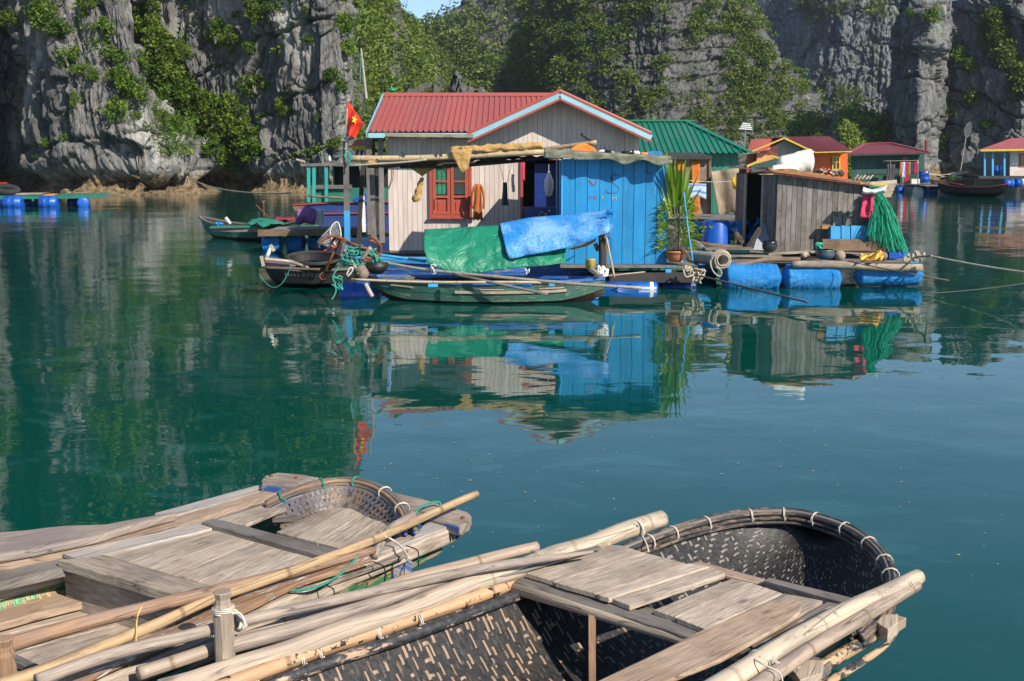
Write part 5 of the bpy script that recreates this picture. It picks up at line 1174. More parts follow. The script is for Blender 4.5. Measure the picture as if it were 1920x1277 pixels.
# tall posts
e = thing('tall_post', 'tall mooring post, grey above and blue below, left of the pink house', 'post', at(650, 465, 22.4))
one('upper_post', MT['greyw'], e, lambda b: b.beam(at(648, 265, 22.4), at(650.5, 395, 22.4), .1, .1)); one('lower_post', MT['lblue'], e, lambda b: b.beam(at(650.5, 395, 22.4), at(652, 478, 22.4), .102, .102))
rope('lashing', 'turquoise cord lashed round the top of the tall post', curve_pts([at(645, 278, 22.2), at(652, 284, 22.2), at(660, 296, 22.2), at(652, 302, 22.2), at(646, 290, 22.2), at(656, 292, 22.2), at(656, 312, 22.2)], 5), .014, mplain('turquoise_rope', (.02, .3, .26)))
for lab, a, c, w_, m in [('dark post leaning left behind the tall blue post', (681, 305), (672, 470), .09, 'darkw'), ('pale weathered post behind the leaning dark one', (678, 310), (683, 435), .07, 'white'), ('grey post between the leaning post and the porch', (697, 308), (702, 452), .1, 'greyw'), ('dark thin post beside the porch of the pink house', (707, 308), (708, 440), .06, 'darkw')]:
    tag(one('wooden_post', MT[m], None, lambda b: b.beam(at(*a, 23.6), at(*c, 23.6), w_, w_)), lab, 'post')
# flag
e = thing('red_flag', 'red flag with a yellow star flying beside the red roof', 'flag', at(650, 262, 22.3)); YF = 22.25
one('pole', MT['bamboo_grey'], e, lambda b: b.tube([at(651, 184, 22.3), at(648, 300, 22.3)], .014, 6))
def flagp(i, j):
    T = lambda L: np.array(L); a = T((651, 187)).astype(float)*(1-j)+T((682, 232))*j; c = T((648, 254)).astype(float)*(1-j)+T((664, 260))*j; q = a*(1-i)+c*i; return at(q[0], q[1], YF+.09*math.sin(j*7+i*2))
one('cloth', MT['flag'], e, lambda b: b.grid(cloth_grid(flagp, 12, 12, .03, 4, 1), .004), True)
def star(b):
    c = (664.5, 224); pts = []
    for k in range(10):
        a = -1.25+k*.628; r_ = (8.5 if k % 2 == 0 else 3.3); pts.append(at(c[0]+r_*.72*math.cos(a), c[1]+r_*1.15*math.sin(a), YF-.12))
    b.prism(pts, (0, .004, 0))
one('star', MT['star'], e, star)
# spirit house
e = thing('spirit_house', 'tiny shrine with a red roof and scalloped cream trim behind the porch', 'shrine', at(676, 285, 27)); YS = 27.0
one('roof', MT['red_roof'], e, lambda b: (b.prism([at(655, 273, YS), at(672, 261, YS+.3), at(693, 262, YS+.3), at(700, 272, YS)], (0, .05, -.03)),))
one('trim', MT['yellow'], e, lambda b: [b.prism([at(659+6*k, 273, YS), at(665+6*k, 273, YS), at(665+6*k, 280, YS), at(662+6*k, 283, YS), at(659+6*k, 280, YS)], (0, .03, 0)) for k in range(6)])
for k in range(7): one('striped_slat', MT['white' if k % 2 == 0 else 'darkw'], e, lambda b: b.prism([at(665+4*k, 281, YS+.1), at(669+4*k, 281, YS+.1), at(665+4.6*k, 298, YS-.1), at(660+4.6*k, 298, YS-.1)], (0, .03, 0)))
# ================================================================ raft at left with box and cloth
deck('plank_raft', 'small plank raft behind the black boat, resting on blue wrapped floats', 486, 678, 436, 29.9, 32.4, MT['greyw'], pitch=.3)
tag(one('edge_beam', MT['brownw'], None, lambda b: b.beam(at(484, 437, 29.8), at(678, 434, 29.8), .1, .17)), 'brown beam along the near edge of the plank raft', 'beam')
for k, (u0, u1) in enumerate([(492, 530), (538, 572), (578, 612)]):
    wrapped(at(u0, 455, 30.3+k*.35), at(u1, 455, 30.3+k*.35), .27, ('leftmost blue wrapped float under the plank raft, in full sun', 'middle blue wrapped float under the plank raft, in shade', 'third blue wrapped float under the plank raft, nearest the net')[k], 20+k)
e = thing('cooler_box', 'white foam cooler box standing on the plank raft', 'box', at(588, 421, 30.6))
one('box', MT['foam'], e, lambda b: b.prism([at(572, 421, 30.6), at(602, 421, 30.6), at(601, 394, 30.6), at(586, 393, 30.6)], (0, .5, 0)))
cloth('purple_cloth', 'purple patterned cloth thrown over a box on the plank raft', lambda i, j: at(556+36*j+2*math.sin(i*5), 392+27*i-4*math.sin(j*3)*(1-i)+2*math.sin(j*9), 30.45-.15*math.sin(i*3)), mcloth('purple_print', (.1, .03, .16), (.3, .14, .3), wr=8, scale=60), 'cloth', .06, .012, 3, (10, 12), 4)
# teal cabin boat
YC2 = 37.0
TB = thing('cabin_boat', 'teal cabin boat with a dark blue hull behind the plank raft', 'boat', at(640, 435, YC2))
one('hull', mpaint('navy_hull', (.012, .04, .17), under=(.1, .08, .08), wear=.15), TB, lambda b: b.prism([at(u, v, YC2) for u, v in ((549, 385), (620, 381), (730, 379), (730, 436), (575, 436), (560, 408))], (0, 1.8, 0)))
one('bow', MT['brownw'], TB, lambda b: b.prism([at(u, v, YC2-.03) for u, v in ((546, 384), (572, 381.5), (574, 392), (553, 396))], (0, .3, 0)))
one('rail', MT['fascia_red'], TB, lambda b: (b.beam(at(549, 384, YC2-.04), at(620, 379.5, YC2-.04), .05, .05), b.beam(at(620, 379.5, YC2-.04), at(730, 378, YC2-.04), .05, .05), b.beam(at(566, 401, YC2-.04), at(730, 399, YC2-.04), .04, .04)))
one('roof', MT['greyw'], TB, lambda b: b.prism([at(563, 307, YC2), at(730, 303, YC2), at(730, 309, YC2), at(564, 312, YC2)], (0, 1.9, 0)))
for u in (579, 589, 612): one('cabin_post', MT['teal'], TB, lambda b: b.beam(at(u, 310, YC2+.1), at(u, 381, YC2+.1), .1, .1))
one('lower_wall', MT['green_wall'], TB, lambda b: b.prism([at(586, 352, YC2+.2), at(730, 352, YC2+.2), at(730, 381, YC2+.2), at(586, 381, YC2+.2)], (0, .05, 0)))
one('rail_board', MT['greyw'], TB, lambda b: b.beam(at(582, 351, YC2+.1), at(660, 350, YC2+.1), .05, .12))
for k in range(4): one('cabin_slat', MT['teal' if k % 2 else 'brownw'], TB, lambda b: b.beam(at(596+10*k, 311, YC2+1.6), at(596+10*k, 352, YC2+1.6), .1, .05))
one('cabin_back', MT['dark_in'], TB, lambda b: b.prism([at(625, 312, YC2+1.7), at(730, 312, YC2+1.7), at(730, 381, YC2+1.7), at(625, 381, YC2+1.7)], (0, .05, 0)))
one('blue_tank', MT['drum'], TB, lambda b: b.prism([at(u, v, YC2-.1) for u, v in ((664, 372), (682, 362), (716, 362), (716, 379), (664, 379))], (0, .5, 0)))
rod('oar', 'brown oar lying level along the teal cabin boat', [at(578, 367, YC2-.2), at(638, 371, YC2-.2), at(655, 372, YC2-.2)], .035, MT['brownw'])
rod('roof_stick', 'short stick jutting off the left end of the teal cabin roof', [at(555, 299, YC2), at(572, 304, YC2)], .04, MT['palew'])
tag(one('bottle', MT['white'], None, lambda b: lathe(b, at(618, 303, YC2), [(0, .05), (.12, .05), (.16, .02), (.2, .02)], 10), True), 'small white bottle standing on the teal cabin roof', 'bottle')
# narrow boat
NB = thing('narrow_boat', 'long narrow boat with green netting, farthest left of the moored boats', 'boat', on(460, 452, 0))
npt = hull(NB, on(370, 418, .45)+Vector((0, .3, 0)), on(575, 424, .45)+Vector((0, .3, 0)), 1.4, .5, MT['greenhull'], MT['darkw'], MT['greyw'], sheer=.25, z_gun=.38, rail=.05)
one('side_plank', mpaint('mauve_rail', (.2, .13, .13)), NB, lambda b: b.beam(at(398, 430, 33.1), at(500, 431, 33.1), .05, .12))
cloth('green_netting', 'green netting heaped in the narrow boat', lambda i, j: on(474+70*j-14*i, 411+11*i, .5+.12*math.sin(j*3.1)), mcloth('green_mesh', (.01, .2, .12)), 'net', .08, .01, 3, (8, 14), 3, direction=(0, 0, 1))
cloth('maroon_cover', 'maroon cloth under the edge of the green netting', lambda i, j: on(515+38*j, 407+6*i, .62), MT['cloth_red'], 'cloth', .06, .01, 3, (5, 8), 3, direction=(0, 0, 1))
one('deck_board', MT['green_wall'], NB, lambda b: b.beam(at(395, 426, 33.1), at(500, 424, 33.2), .3, .05))
e = thing('white_tube', 'short white tube leaning in the narrow boat', 'tube', at(428, 415, 33.5)); one('tube', MT['white'], e, lambda b: b.tube([at(423, 408, 33.5), at(432, 420, 33.5)], .05, 8), True)
tag(one('blue_bundle', MT['wrap'], None, lambda b: tangle(b, at(411, 421, 33.3), .14, 9, .04, 3, .4), True), 'small blue bundle in the bow of the narrow boat', 'bundle')
rod('crossed_pole', 'upright iron rod with a crosspiece standing in the narrow boat', [at(494, 377, 34), at(495, 410, 34)], .022, MT['rust']); rod('crossed_pole', 'thin rod leaning against the upright iron rod', [at(480, 384, 34), at(505, 409, 34)], .018, MT['rust'])
tag(one('crosspiece', MT['rust'], None, lambda b: b.beam(at(490, 377, 34), at(499, 377, 34), .03, .03)), 'short crosspiece on the iron rod in the narrow boat', 'rod')
rope('shore_rope', 'long rope from the left cliff sagging towards the teal boat', sagline(at(352, 334, 73), at(545, 362, 38), .3), .03, MT['rope'])
rope('rock_tie', 'pair of ropes hanging from the tie point on the left cliff', curve_pts([at(345, 350, 72.8), at(350, 335, 72.8), at(352, 331, 72.8), at(355, 350, 72.8)], 3), .03, MT['rope'])
# far green platform at left
YP = 58
GP = thing('green_platform', 'flat green platform on blue drums at the left edge of the photo', 'platform', at(60, 372, YP))
one('deck', MT['green_wall'], GP, lambda b: b.prism([at(-120, 368, YP), at(163, 366, YP), at(165, 372, YP), at(-120, 375, YP)], (0, 3.2, 0)))
for u in (62, 76, 150, 161): one('bracket', MT['green_wall'], GP, lambda b: b.beam(at(u, 371, YP-.05), at(u, 377, YP-.05), .1, .1))
GD = 'blue drums under the green platform'
for k, (u0, u1, Y, lab) in enumerate([(-60, 1, 58, 'blue drum cut by the left edge of the photo under the green platform'), (9, 43, 58, 'large blue drum at the left under the green platform'), (52, 72, 59.4, 'small shaded blue drum between the two large ones'), (76, 109, 58, 'large blue drum in the middle of the green platform'), (130, 150, 59.8, 'dark blue drum set back near the right end of the platform')]):
    drum(at(u0, 381, Y), at(u1, 381, Y), .36, MT['lblue'] if False else MT['drum'], lab, group=GD)
drum(at(156, 381, 57.8), at(158, 381, 59.4), .3, MT['drum'], 'blue drum seen end on at the right corner of the green platform', group=GD)
e = thing('tyre', 'black rubber tyre leaning on the green platform', 'tyre', at(14, 355, 58.5)); c_ = at(10, 355, 58.5)
one('tyre', MT['tyre'], e, lambda b: b.tube([c_+Vector((.62*math.cos(a), .2*math.sin(a), .2*math.cos(a)*-.4+.13*math.sin(a))) for a in np.linspace(0, 6.283, 26)], .17, 10), True)
tag(one('red_box', MT['flag'], None, lambda b: b.box(at(3, 346, 58.9), (.4, .4, .2))), 'red box behind the tyre at the left edge of the photo', 'box')
tag(one('flat_board', MT['palew'], None, lambda b: b.prism([at(10, 363, 58.3), at(80, 362, 58.3), at(78, 364.5, 58.3), at(12, 366, 58.3)], (0, 1, 0))), 'flat pale board lying on the green platform', 'board')
tag(one('orange_board', MT['orange_tarp'], None, lambda b: b.prism([at(78, 366, 58.2), at(95, 363.5, 58.2), at(103, 364.5, 58.2), at(101, 367, 58.2)], (0, .5, 0))), 'small orange board on the green platform', 'board')
# ================================================================ weathered hut on its raft, right
YW = 23.1
wx = lambda u: at(u, 420, YW).x
WH = thing('weathered_hut', 'grey weathered plank hut with a tilted roof on the right-hand raft', 'hut', at(1540, 470, YW))
bw_ = [1455, 1464, 1473, 1483, 1492, 1502, 1511, 1521, 1530, 1540, 1549, 1559, 1569, 1579, 1588, 1598, 1609, 1621, 1632]
ztop_w = lambda u: at(u, 326+(u-1455)*.112, YW).z; zbot_w = at(1540, 472, YW).z
for a, c in zip(bw_[:-1], bw_[1:]):
    y = YW-rng.random()*.015; one('wall_board', MT['hutwood'], WH, lambda b: b.prism([(wx(a)+.004, y, zbot_w+rng.uniform(-.02, .01)), (wx(c)-.004, y, zbot_w), (wx(c)-.004, y, ztop_w(c)), (wx(a)+.004, y, ztop_w(a))], (0, .024, 0), u_dir=(0, 0, 1)))
# left side, going back: boards, a door opening, boards
xs0 = wx(1455); dY = 2.2
sl = lambda t: (xs0-.48*t*0-.03, YW+dY*t)
def side_at(u, v): # side wall plane x = xs0 + slope*y
    return None
def sidepoly(t0, t1, z0, z1, m, nm):
    sx = lambda t: xs0-t*.40
    one(nm, m, WH, lambda b: b.prism([(sx(t0), YW+.02+dY*t0, z0), (sx(t1), YW+.02+dY*t1, z0), (sx(t1), YW+.02+dY*t1, z1), (sx(t0), YW+.02+dY*t0, z1)], (.025, .0, 0), u_dir=(0, 0, 1)))
zt0 = ztop_w(1455)
for k in range(3): sidepoly(.02+.1*k, .11+.1*k, zbot_w, zt0-.02, MT['hutwood'], 'side_board')
sidepoly(.32, .36, zbot_w, zt0-.02, MT['palew'], 'door_jamb'); sidepoly(.74, .80, zbot_w, zt0-.02, MT['palew'], 'door_jamb')
for k in range(2): sidepoly(.81+.1*k, .9+.1*k, zbot_w, zt0-.02, MT['hutwood'], 'side_board')
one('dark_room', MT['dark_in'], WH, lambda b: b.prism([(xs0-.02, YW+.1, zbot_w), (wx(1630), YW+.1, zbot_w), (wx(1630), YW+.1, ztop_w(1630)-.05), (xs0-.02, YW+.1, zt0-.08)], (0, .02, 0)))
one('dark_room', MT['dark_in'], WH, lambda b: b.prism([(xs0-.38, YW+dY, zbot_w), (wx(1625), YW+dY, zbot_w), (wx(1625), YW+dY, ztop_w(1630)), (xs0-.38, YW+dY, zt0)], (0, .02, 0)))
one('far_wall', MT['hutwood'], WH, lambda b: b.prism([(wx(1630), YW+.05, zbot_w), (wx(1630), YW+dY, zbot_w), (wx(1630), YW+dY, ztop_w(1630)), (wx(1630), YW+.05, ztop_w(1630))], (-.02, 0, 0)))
rl = at(1444, 323, YW-.18); rr = at(1640, 348, YW-.18); back = Vector((-.42, 2.6, .12)); 
one('roof_panel', MT['maroon'], WH, lambda b: b.prism([rl, rr, rr+back*.96, rl+back], (0, 0, -.02), u_dir=(1, 0, 0)))
for k in range(3): one('roof_plank', MT['orange_w'], WH, lambda b: b.beam(rl.lerp(rr, .0)+Vector((.02, .05+.16*k, .02+.03*k)), rl.lerp(rr, .95-.2*k)+Vector((.02, .05+.16*k, .03+.03*k)), .15, .025))
for k, (a, c) in enumerate([(.02, .33), (.3, .62), (.6, .98)]): one('roof_plank', MT['orange_w' if k != 1 else 'brownw'], WH, lambda b: b.beam(rl.lerp(rr, a)+Vector((0, .5+.2*k, .06)), rl.lerp(rr, c)+Vector((0, .4+.2*k, .06)), .2, .03))
one('yellow_batten', MT['yellow'], WH, lambda b: b.beam(at(1610, 343, YW), at(1662, 346, YW+.2), .06, .03))
one('eave_board', MT['darkw'], WH, lambda b: b.beam(at(1406, 326, YW+2.1), at(1446, 323, YW-.15), .06, .04))
one('nail_head', MT['white'], WH, lambda b: b.box(at(1457, 326, YW-.03), (.1, .02, .035)))
# things on the roof
def sackf(i, j):
    a = i*6.283; L = at(1455, 312, YW+.7).lerp(at(1525, 303, YW+.7), j); r_ = (.17+.1*j)*(.35+.65*min(1, math.sin(min(1, max(0.0, j if j < .5 else 1-j)/.12)*1.57)))
    rr_ = r_*(1+.13*mnoise.noise(Vector((j*6, math.cos(a)*2, math.sin(a)*2)))); return L+Vector((0, math.cos(a)*rr_, math.sin(a)*rr_*1.05))
e = thing('white_sack', 'big full white plastic sack lying on the weathered hut roof', 'sack', at(1490, 322, YW+.7)); one('sack', MT['sack'], e, lambda b: b.grid([[sackf(i/20, j/24) for i in range(21)] for j in range(25)]), True)
one('tied_corner', MT['sack'], e, lambda b: b.tube([at(1513, 290, YW+.65), at(1520, 284, YW+.65), at(1525, 286, YW+.65)], [.08, .05, .02], 8), True)
tag(one('flat_bag', MT['sack'], None, lambda b: b.grid(cloth_grid(lambda i, j: at(1447+50*j, 313+7*i-3*math.sin(j*3.1), YW+.3-.2*i), 6, 12, .04, 5, 2), .03), True), 'flat white bag under the left end of the big sack', 'bag')
b = B(); [tangle(b, at(u, 325, YW+.4), .13, 16, .02, int(u), .5) for u in (1532, 1546, 1558, 1572)]
tag(obj('coiled_hose', b, mplain('dark_hose', (.07, .05, .04), .6), smooth=True), 'tangled dark hose and rope heaped on the weathered hut roof', 'hose')
tag(one('pale_twine', MT['rope'], None, lambda b: [tangle(b, at(u, 322, YW+.3), .11, 12, .009, int(u)+3, .6) for u in (1543, 1562)]), 'pale twine tangled through the dark hose on the roof', 'twine')
tag(one('red_horn', mplain('red_rubber', (.4, .03, .02), .5), None, lambda b: b.tube(curve_pts([at(1541, 314, YW+.4), at(1547, 317, YW+.4), at(1551, 325, YW+.4)], 4), [.012]*4+[.02]*5, 6), True), 'curved red hook standing in the hose heap', 'hook')
b = B(); [b.beam(at(1412+k*5, 320-(k % 3)*2.5, YW+.5+.1*k), at(1445+k*3, 318-(k % 4)*2, YW+.3), .05, .03) for k in range(6)]
tag(obj('stick_bundle', b, MT['palew']), 'bundle of pale sticks lying at the left end of the hut roof', 'sticks')
b = B(); [b.beam(at(1602+k*7, 336, YW+.5), at(1609+k*7, 328+k % 2*2, YW+.6), .02, .02) for k in range(5)]
tag(obj('twigs', b, MT['palew']), 'row of thin twigs poking up at the right end of the hut roof', 'sticks')
# net with its cloths
def netb(b):
    q = random.Random(4); top = at(1640, 352, YW-.25)
    for k in range(420):
        t = k/419; f_ = q.random(); ub = 1625+77*f_; vb = 440+32*min(1, f_*1.6)+q.uniform(-5, 5)
        bot = at(ub, vb, YW-.3-q.random()*.35); mid = top.lerp(bot, .45)+Vector((q.uniform(-.02, .10), q.uniform(-.06, .06), -.04+.1*f_))
        pts = curve_pts([top+Vector((q.uniform(-.07, .1), q.uniform(-.05, .05), q.uniform(-.02, .03))), mid, bot], 5)
        b.tube([p+Vector((.012*math.sin(i*2.1+k), 0, 0)) for i, p in enumerate(pts)], q.uniform(.003, .0075), 3, cap=False)
    for k in range(240): tangle(b, top.lerp(at(1628+68*q.random(), 462, YW-.45), q.random()**.7), .09, 5, .003, 100+k, 1)
tag(one('fishing_net', MT['net'], None, netb), 'green fishing net hung from the corner of the weathered hut', 'net')
b = B(); b.grid(cloth_grid(lambda i, j: at(1619+44*j-3*i, 351+5*math.sin(j*4)+13*i*(.5+abs(j-.4)), YW-.5-.15*math.sin(i*3)), 10, 16, .09, 5, 2), .012)
tag(obj('white_cloth', b, mcloth('white_green_print', (.68, .7, .7), (.3, .5, .42), scale=5), smooth=True), 'white cloth with green print draped on top of the fishing net', 'cloth')
cloth('pink_towel', 'pink towel hanging folded beside the green net', lambda i, j: at(1619+20*j-8*i, 356+52*i+2*j, YW-.45), MT['cloth_pink'], 'towel', .06, .02, 4, (12, 8), 6)
cloth('pink_towel', 'second darker fold of pink towel right of the first', lambda i, j: at(1634+6*j-4*i, 358+40*i, YW-.5), MT['cloth_pink'], 'towel', .03, .02, 5, (10, 5), 6)
t_ = NT('green_mesh_film'); tr_ = t_.t.nodes.new('ShaderNodeBsdfTransparent'); mx_ = t_.t.nodes.new('ShaderNodeMixShader'); nz_ = t_.noise(t_.vmul(t_.n('UVMap', uv_map='UVMap'), (9, 60, 1)), 1, 4, .7)
t_.set(Base_Color=(.01, .33, .18), Roughness=.9); t_.put(mx_.inputs[0], t_.ramp(nz_, [(.42, .12), (.6, .75)])); t_.t.links.new(tr_.outputs[0], mx_.inputs[1]); t_.t.links.new(t_.b.outputs[0], mx_.inputs[2]); t_.t.links.new(mx_.outputs[0], t_.out.inputs[0])
def netfan(i, j):
    p = at(1640-9*(1-i)*0+(-15+74*j)*i+4*j, 352+(96+18*min(1, j*2))*i, YW-.3-.25*math.sin(j*3.1)*i); return p+Vector((0, -.05*math.sin(j*31)*i, .05*i*(1-i)*4*(j-.3)))
nb_ = B(); nb_.grid(cloth_grid(netfan, 22, 40, .05, 5, 3)); NETF = obj('mesh_fold', nb_, t_.m, smooth=True); NETF.parent = bpy.data.objects['fishing_net']; NETF.location = NETF.location-bpy.data.objects['fishing_net'].location
# boards against the wall
for k, (u0, u1, v0, v1) in enumerate([(1558, 1576, 424, 449), (1578, 1594, 423, 449), (1596, 1626, 423, 452)]):
    tag(one('blue_board', MT['lblue'], None, lambda b: b.prism([at(u0, v1, YW-.3), at(u1, v1+1, YW-.3), at(u1, v0+1, YW-.3), at(u0, v0, YW-.3)], (0, .22, 0))), ('bright blue box against the weathered hut, the leftmost of three', 'bright blue box in the middle of three against the hut', 'widest bright blue box, partly behind the green net')[k], 'box')
tag(one('bench_board', MT['brownw'], None, lambda b: b.prism([at(u, v, YW-.5) for u, v in ((1543, 449), (1612, 449), (1620, 455), (1650, 449), (1688, 452), (1688, 471), (1543, 470))], (0, .12, 0))), 'broad brown plank set on edge in front of the weathered hut', 'plank')
tag(one('shelf_board', MT['orange_w'], None, lambda b: b.box(at(1549, 426, YW-.15), (.2, .15, .06))), 'short orange brown block left of the blue boxes', 'block')
for k, (u0, u1) in enumerate([(1562, 1579), (1581, 1592)]): tag(one('nailed_board', MT['hutwood'], None, lambda b: b.prism([at(u0, 424, YW-.05), at(u1, 424, YW-.05), at(u1, 406, YW-.05), at(u0, 406, YW-.05)], (0, .03, 0), u_dir=(0, 0, 1))), ('grey board nailed on the hut wall above the leftmost blue box', 'grey board nailed on the hut wall above the middle blue box')[k], 'board')
# clutter at the left of the hut
tag(one('leaning_sheet', mpaint('pale_grey_sheet', (.3, .32, .35), wear=.2), None, lambda b: b.prism([at(1412, 470, YW+.1), at(1438, 470, YW+.1), at(1449, 419, YW+.6), at(1427, 418, YW+.6)], (.0, .03, 0))), 'pale grey sheet leaning at the doorway of the weathered hut', 'sheet')
tag(one('leaning_plank', MT['darkw'], None, lambda b: b.beam(at(1402, 466, YW-.1), at(1426, 428, YW+.3), .1, .06)), 'dark plank leaning across the grey sheet', 'plank')
def pot(name, lab, u, v, Y, r_, h_, m, cat='pot'):
    e = thing(name, lab, cat, at(u, v, Y)); one('pot', m, e, lambda b: lathe(b, at(u, v, Y), [(0, r_*.6), (h_*.25, r_*.92), (h_*.55, r_), (h_*.85, r_*.92), (h_, r_*.98), (h_, r_*.86), (h_*.4, r_*.8)], 28), True); return e
MT['potgrey'] = mplain('dark_glaze', (.03, .035, .04), .25); MT['potblue'] = mplain('slate_basin', (.06, .085, .1), .45)
pot('black_pot', 'glossy black pot standing before the hut doorway', 1443, 471, YW-.3, .155, .2, MT['potgrey']); pot('grey_basin', 'slate grey basin on the raft below the broad plank', 1547, 486, YW-.9, .18, .19, MT['potblue'], 'basin')
# raft timbers
def log(lab, pts, r_, m='palew', cat='log', wob=.18, name='raft_log'):
    e = one(name, MT[m], None, lambda b: b.tube(curve_pts(pts, 4), r_, 10, wob=wob), True); return tag(e, lab, cat)
MT['driftend'] = MT['palew']
log('long pale log along the near edge of the right-hand raft', [at(1485, 496, 21.8), at(1560, 496, 21.8), at(1640, 501, 21.8), at(1728, 502, 21.8)], .075)
log('crooked driftwood log at the near left of the raft', [at(1363, 500, 21.9), at(1400, 494, 21.9), at(1440, 487, 22), at(1500, 487, 22)], .05, 'brownw')
log('long weathered log reaching in from the left to the big pipe', [at(1296, 455, 23.6), at(1320, 473, 22.9), at(1345, 488, 22.1)], .11, 'greyw')
log('second long log lying over the raft behind the blue tub', [at(1292, 453, 23.7), at(1335, 461, 23.4), at(1400, 467, 23.3)], .06, 'brownw')
log('round log end poking out right of the grey basin', [at(1575, 480, 22.3), at(1575, 478, 23.3)], .11, 'palew', wob=.05)
log('round log end right of the gold cloth', [at(1656, 480, 22.2), at(1652, 478, 23.2)], .085, 'brownw', wob=.05)
log('short pale log end left of the grey basin', [at(1507, 478, 22.2), at(1515, 477, 23.0)], .065, 'palew', wob=.05)
for k, (a, c, w_, m, lab) in enumerate([((1340, 478), (1465, 481), .16, 'greyw', 'grey plank on the near left part of the raft'), ((1440, 476), (1560, 470), .14, 'palew', 'long pale plank running under the hut front'), ((1345, 484), (1430, 487), .12, 'palew', 'pale plank lying beside the big pipe'),
     ((1550, 472), (1665, 474), .12, 'palew', 'pale plank under the broad brown board'), ((1336, 470), (1400, 472), .14, 'teal', 'thin teal plank behind the big pipe'), ((1400, 470), (1460, 474), .3, 'greyw', 'wide grey plank before the hut doorway'), ((1320, 466), (1410, 466), .3, 'greyw', 'old grey plank under the blue tub')]):
    tag(one('raft_plank', MT[m], None, lambda b: b.beam(at(*a, 22.7+.1*(k % 3)), at(*c, 22.7+.1*(k % 3)), w_, .04)), lab, 'plank')
WR = thing('timber_raft', 'dark timber frame and deck of the right-hand raft', 'raft', at(1540, 490, 23))
for y in (22.2, 22.9, 23.6, 24.3, 25.0, 25.7): one('cross_beam', MT['darkw'], WR, lambda b: b.beam(on(1330, 485, .42)*Vector((1, 0, 1)).x if False else Vector((at(1335, 480, 23).x, y, .40)), Vector((at(1700, 480, 23).x, y, .40)), .1, .09))
for i in range(16):
    y = 22.3+i*.22; one('deck_plank', MT['greyw'], WR, lambda b: b.box(((at(1345, 480, 23).x+at(1690, 480, 23).x)/2+rng.uniform(-.08, .08), y, .47), (at(1690, 480, 23).x-at(1345, 480, 23).x+rng.uniform(-.1, .1), .19, .03)))
e = thing('raft_pipe', 'big hollow bamboo pipe end ringed with pale rope at the raft corner', 'pipe', at(1356, 488, 21.7)); pc = at(1356, 488, 21.7); pd = Vector((-.35, .93, -.02)).normalized()
one('pipe', MT['bamboo_grey'], e, lambda b: b.grid([[pc+pd*y+Vector((math.cos(a)*r_, 0, math.sin(a)*r_)) for a in np.linspace(0, 6.283, 25)] for y, r_ in ((.7, .08), (.3, .10), (.0, .10), (0, .125), (.3, .125), (1.2, .125))]), True)
for k in range(3): one('rope_ring', MT['rope'], e, lambda b: b.tube([pc+pd*(.02+k*.05)+Vector((math.cos(a)*(.15+.02*k)+.01*k, 0, math.sin(a)*(.15+.02*k))) for a in np.linspace(0, 6.283, 20)], .013, 5), True)
rope('loop_rope', 'pale rope loops hanging from the big pipe over the blue float', curve_pts([at(1340, 478, 21.6), at(1332, 492, 21.6), at(1338, 510, 21.5), at(1350, 518, 21.5), at(1352, 508, 21.5), at(1342, 500, 21.5)], 5), .016, MT['rope'])
WF = 'blue wrapped floats under the right raft'
wrapped(at(1352, 519, 21.95), at(1463, 521, 21.95), .275, 'leftmost blue wrapped float of the right raft, beside the rope loops', 1, WF)
wrapped(at(1466, 520, 22.0), at(1576, 522, 22.0), .265, 'middle blue wrapped float of the right raft', 2.5, WF)
wrapped(at(1602, 517, 22.1), at(1729, 516, 22.1), .2, 'rightmost low blue float of the right raft', 4, WF)
wrapped(at(1302, 500, 23.5), at(1345, 500, 23.5), .25, 'blue wrapped float half hidden behind the big pipe', 5)
cloth('gold_cloth', 'crumpled gold cloth on the near edge of the raft', lambda i, j: at(1612+42*j, 474+16*i+4*math.sin(j*5)*(1-i), 21.9-.1*i+.15*math.sin(j*11+i*6)), MT['gold'], 'cloth', .1, .012, 4, (12, 18), 6)
drum(at(1668, 480, 23.0), at(1700, 480, 23.0), .15, MT['drum'], 'small blue drum lying at the right end of the raft')
tag(one('blue_batten', MT['lblue'], None, lambda b: b.beam(at(1655, 491, 22.3), at(1720, 490, 22.4), .12, .04)), 'flat bright blue batten on the right end of the raft', 'batten')
tag(one('blue_box', MT['drum'], None, lambda b: b.box(at(1672, 478, 22.6), (.2, .3, .12))), 'small blue box between the log end and the blue drum', 'box')
tag(one('green_bag', mcloth('bright_green_bag', (.05, .35, .04), (.02, .3, .4)), None, lambda b: tangle(b, at(1536, 462, YW-.6), .07, 10, .03, 5, .8), True), 'small bright green and blue bag left of the broad brown plank', 'bag')
# mooring ropes
b = B(); rope_mesh(b, sagline(at(1714, 482, 22), at(1745, 480, 20), 0)+sagline(at(1745, 480, 21.5), at(2050, 524, 19), .05), .022); tag(obj('mooring_rope', b, MT['rope'], smooth=True), 'thick pale mooring rope running off to the right edge of the photo', 'rope')
tag(one('rope_knot', MT['rope'], None, lambda b: [tangle(b, at(u, 481, 21.9), .13, 16, .02, int(u), .8) for u in (1706, 1722)], True), 'large frayed rope knot at the right end of the raft', 'knot')
rope('thin_line', 'thin brown line from the raft log slanting into the water at right', [at(1590, 490, 21.5), at(1700, 512, 20.5), at(1780, 526, 20)], .01, MT['brownw'], laid=False)
rope('far_line', 'thin pale line rising from the water to the right edge of the photo', sagline(on(1730, 551, .02), at(1960, 526, 19), .03), .01, MT['rope'], laid=False)
rope('tether_rope', 'dark grey rope from the hut platform slanting down into the water', [at(1280, 508, 21.6), at(1310, 517, 21.4), at(1360, 529, 20.6), at(1430, 546, 19.7), at(1515, 567, 18.5)], .02, MT['rope_d'])
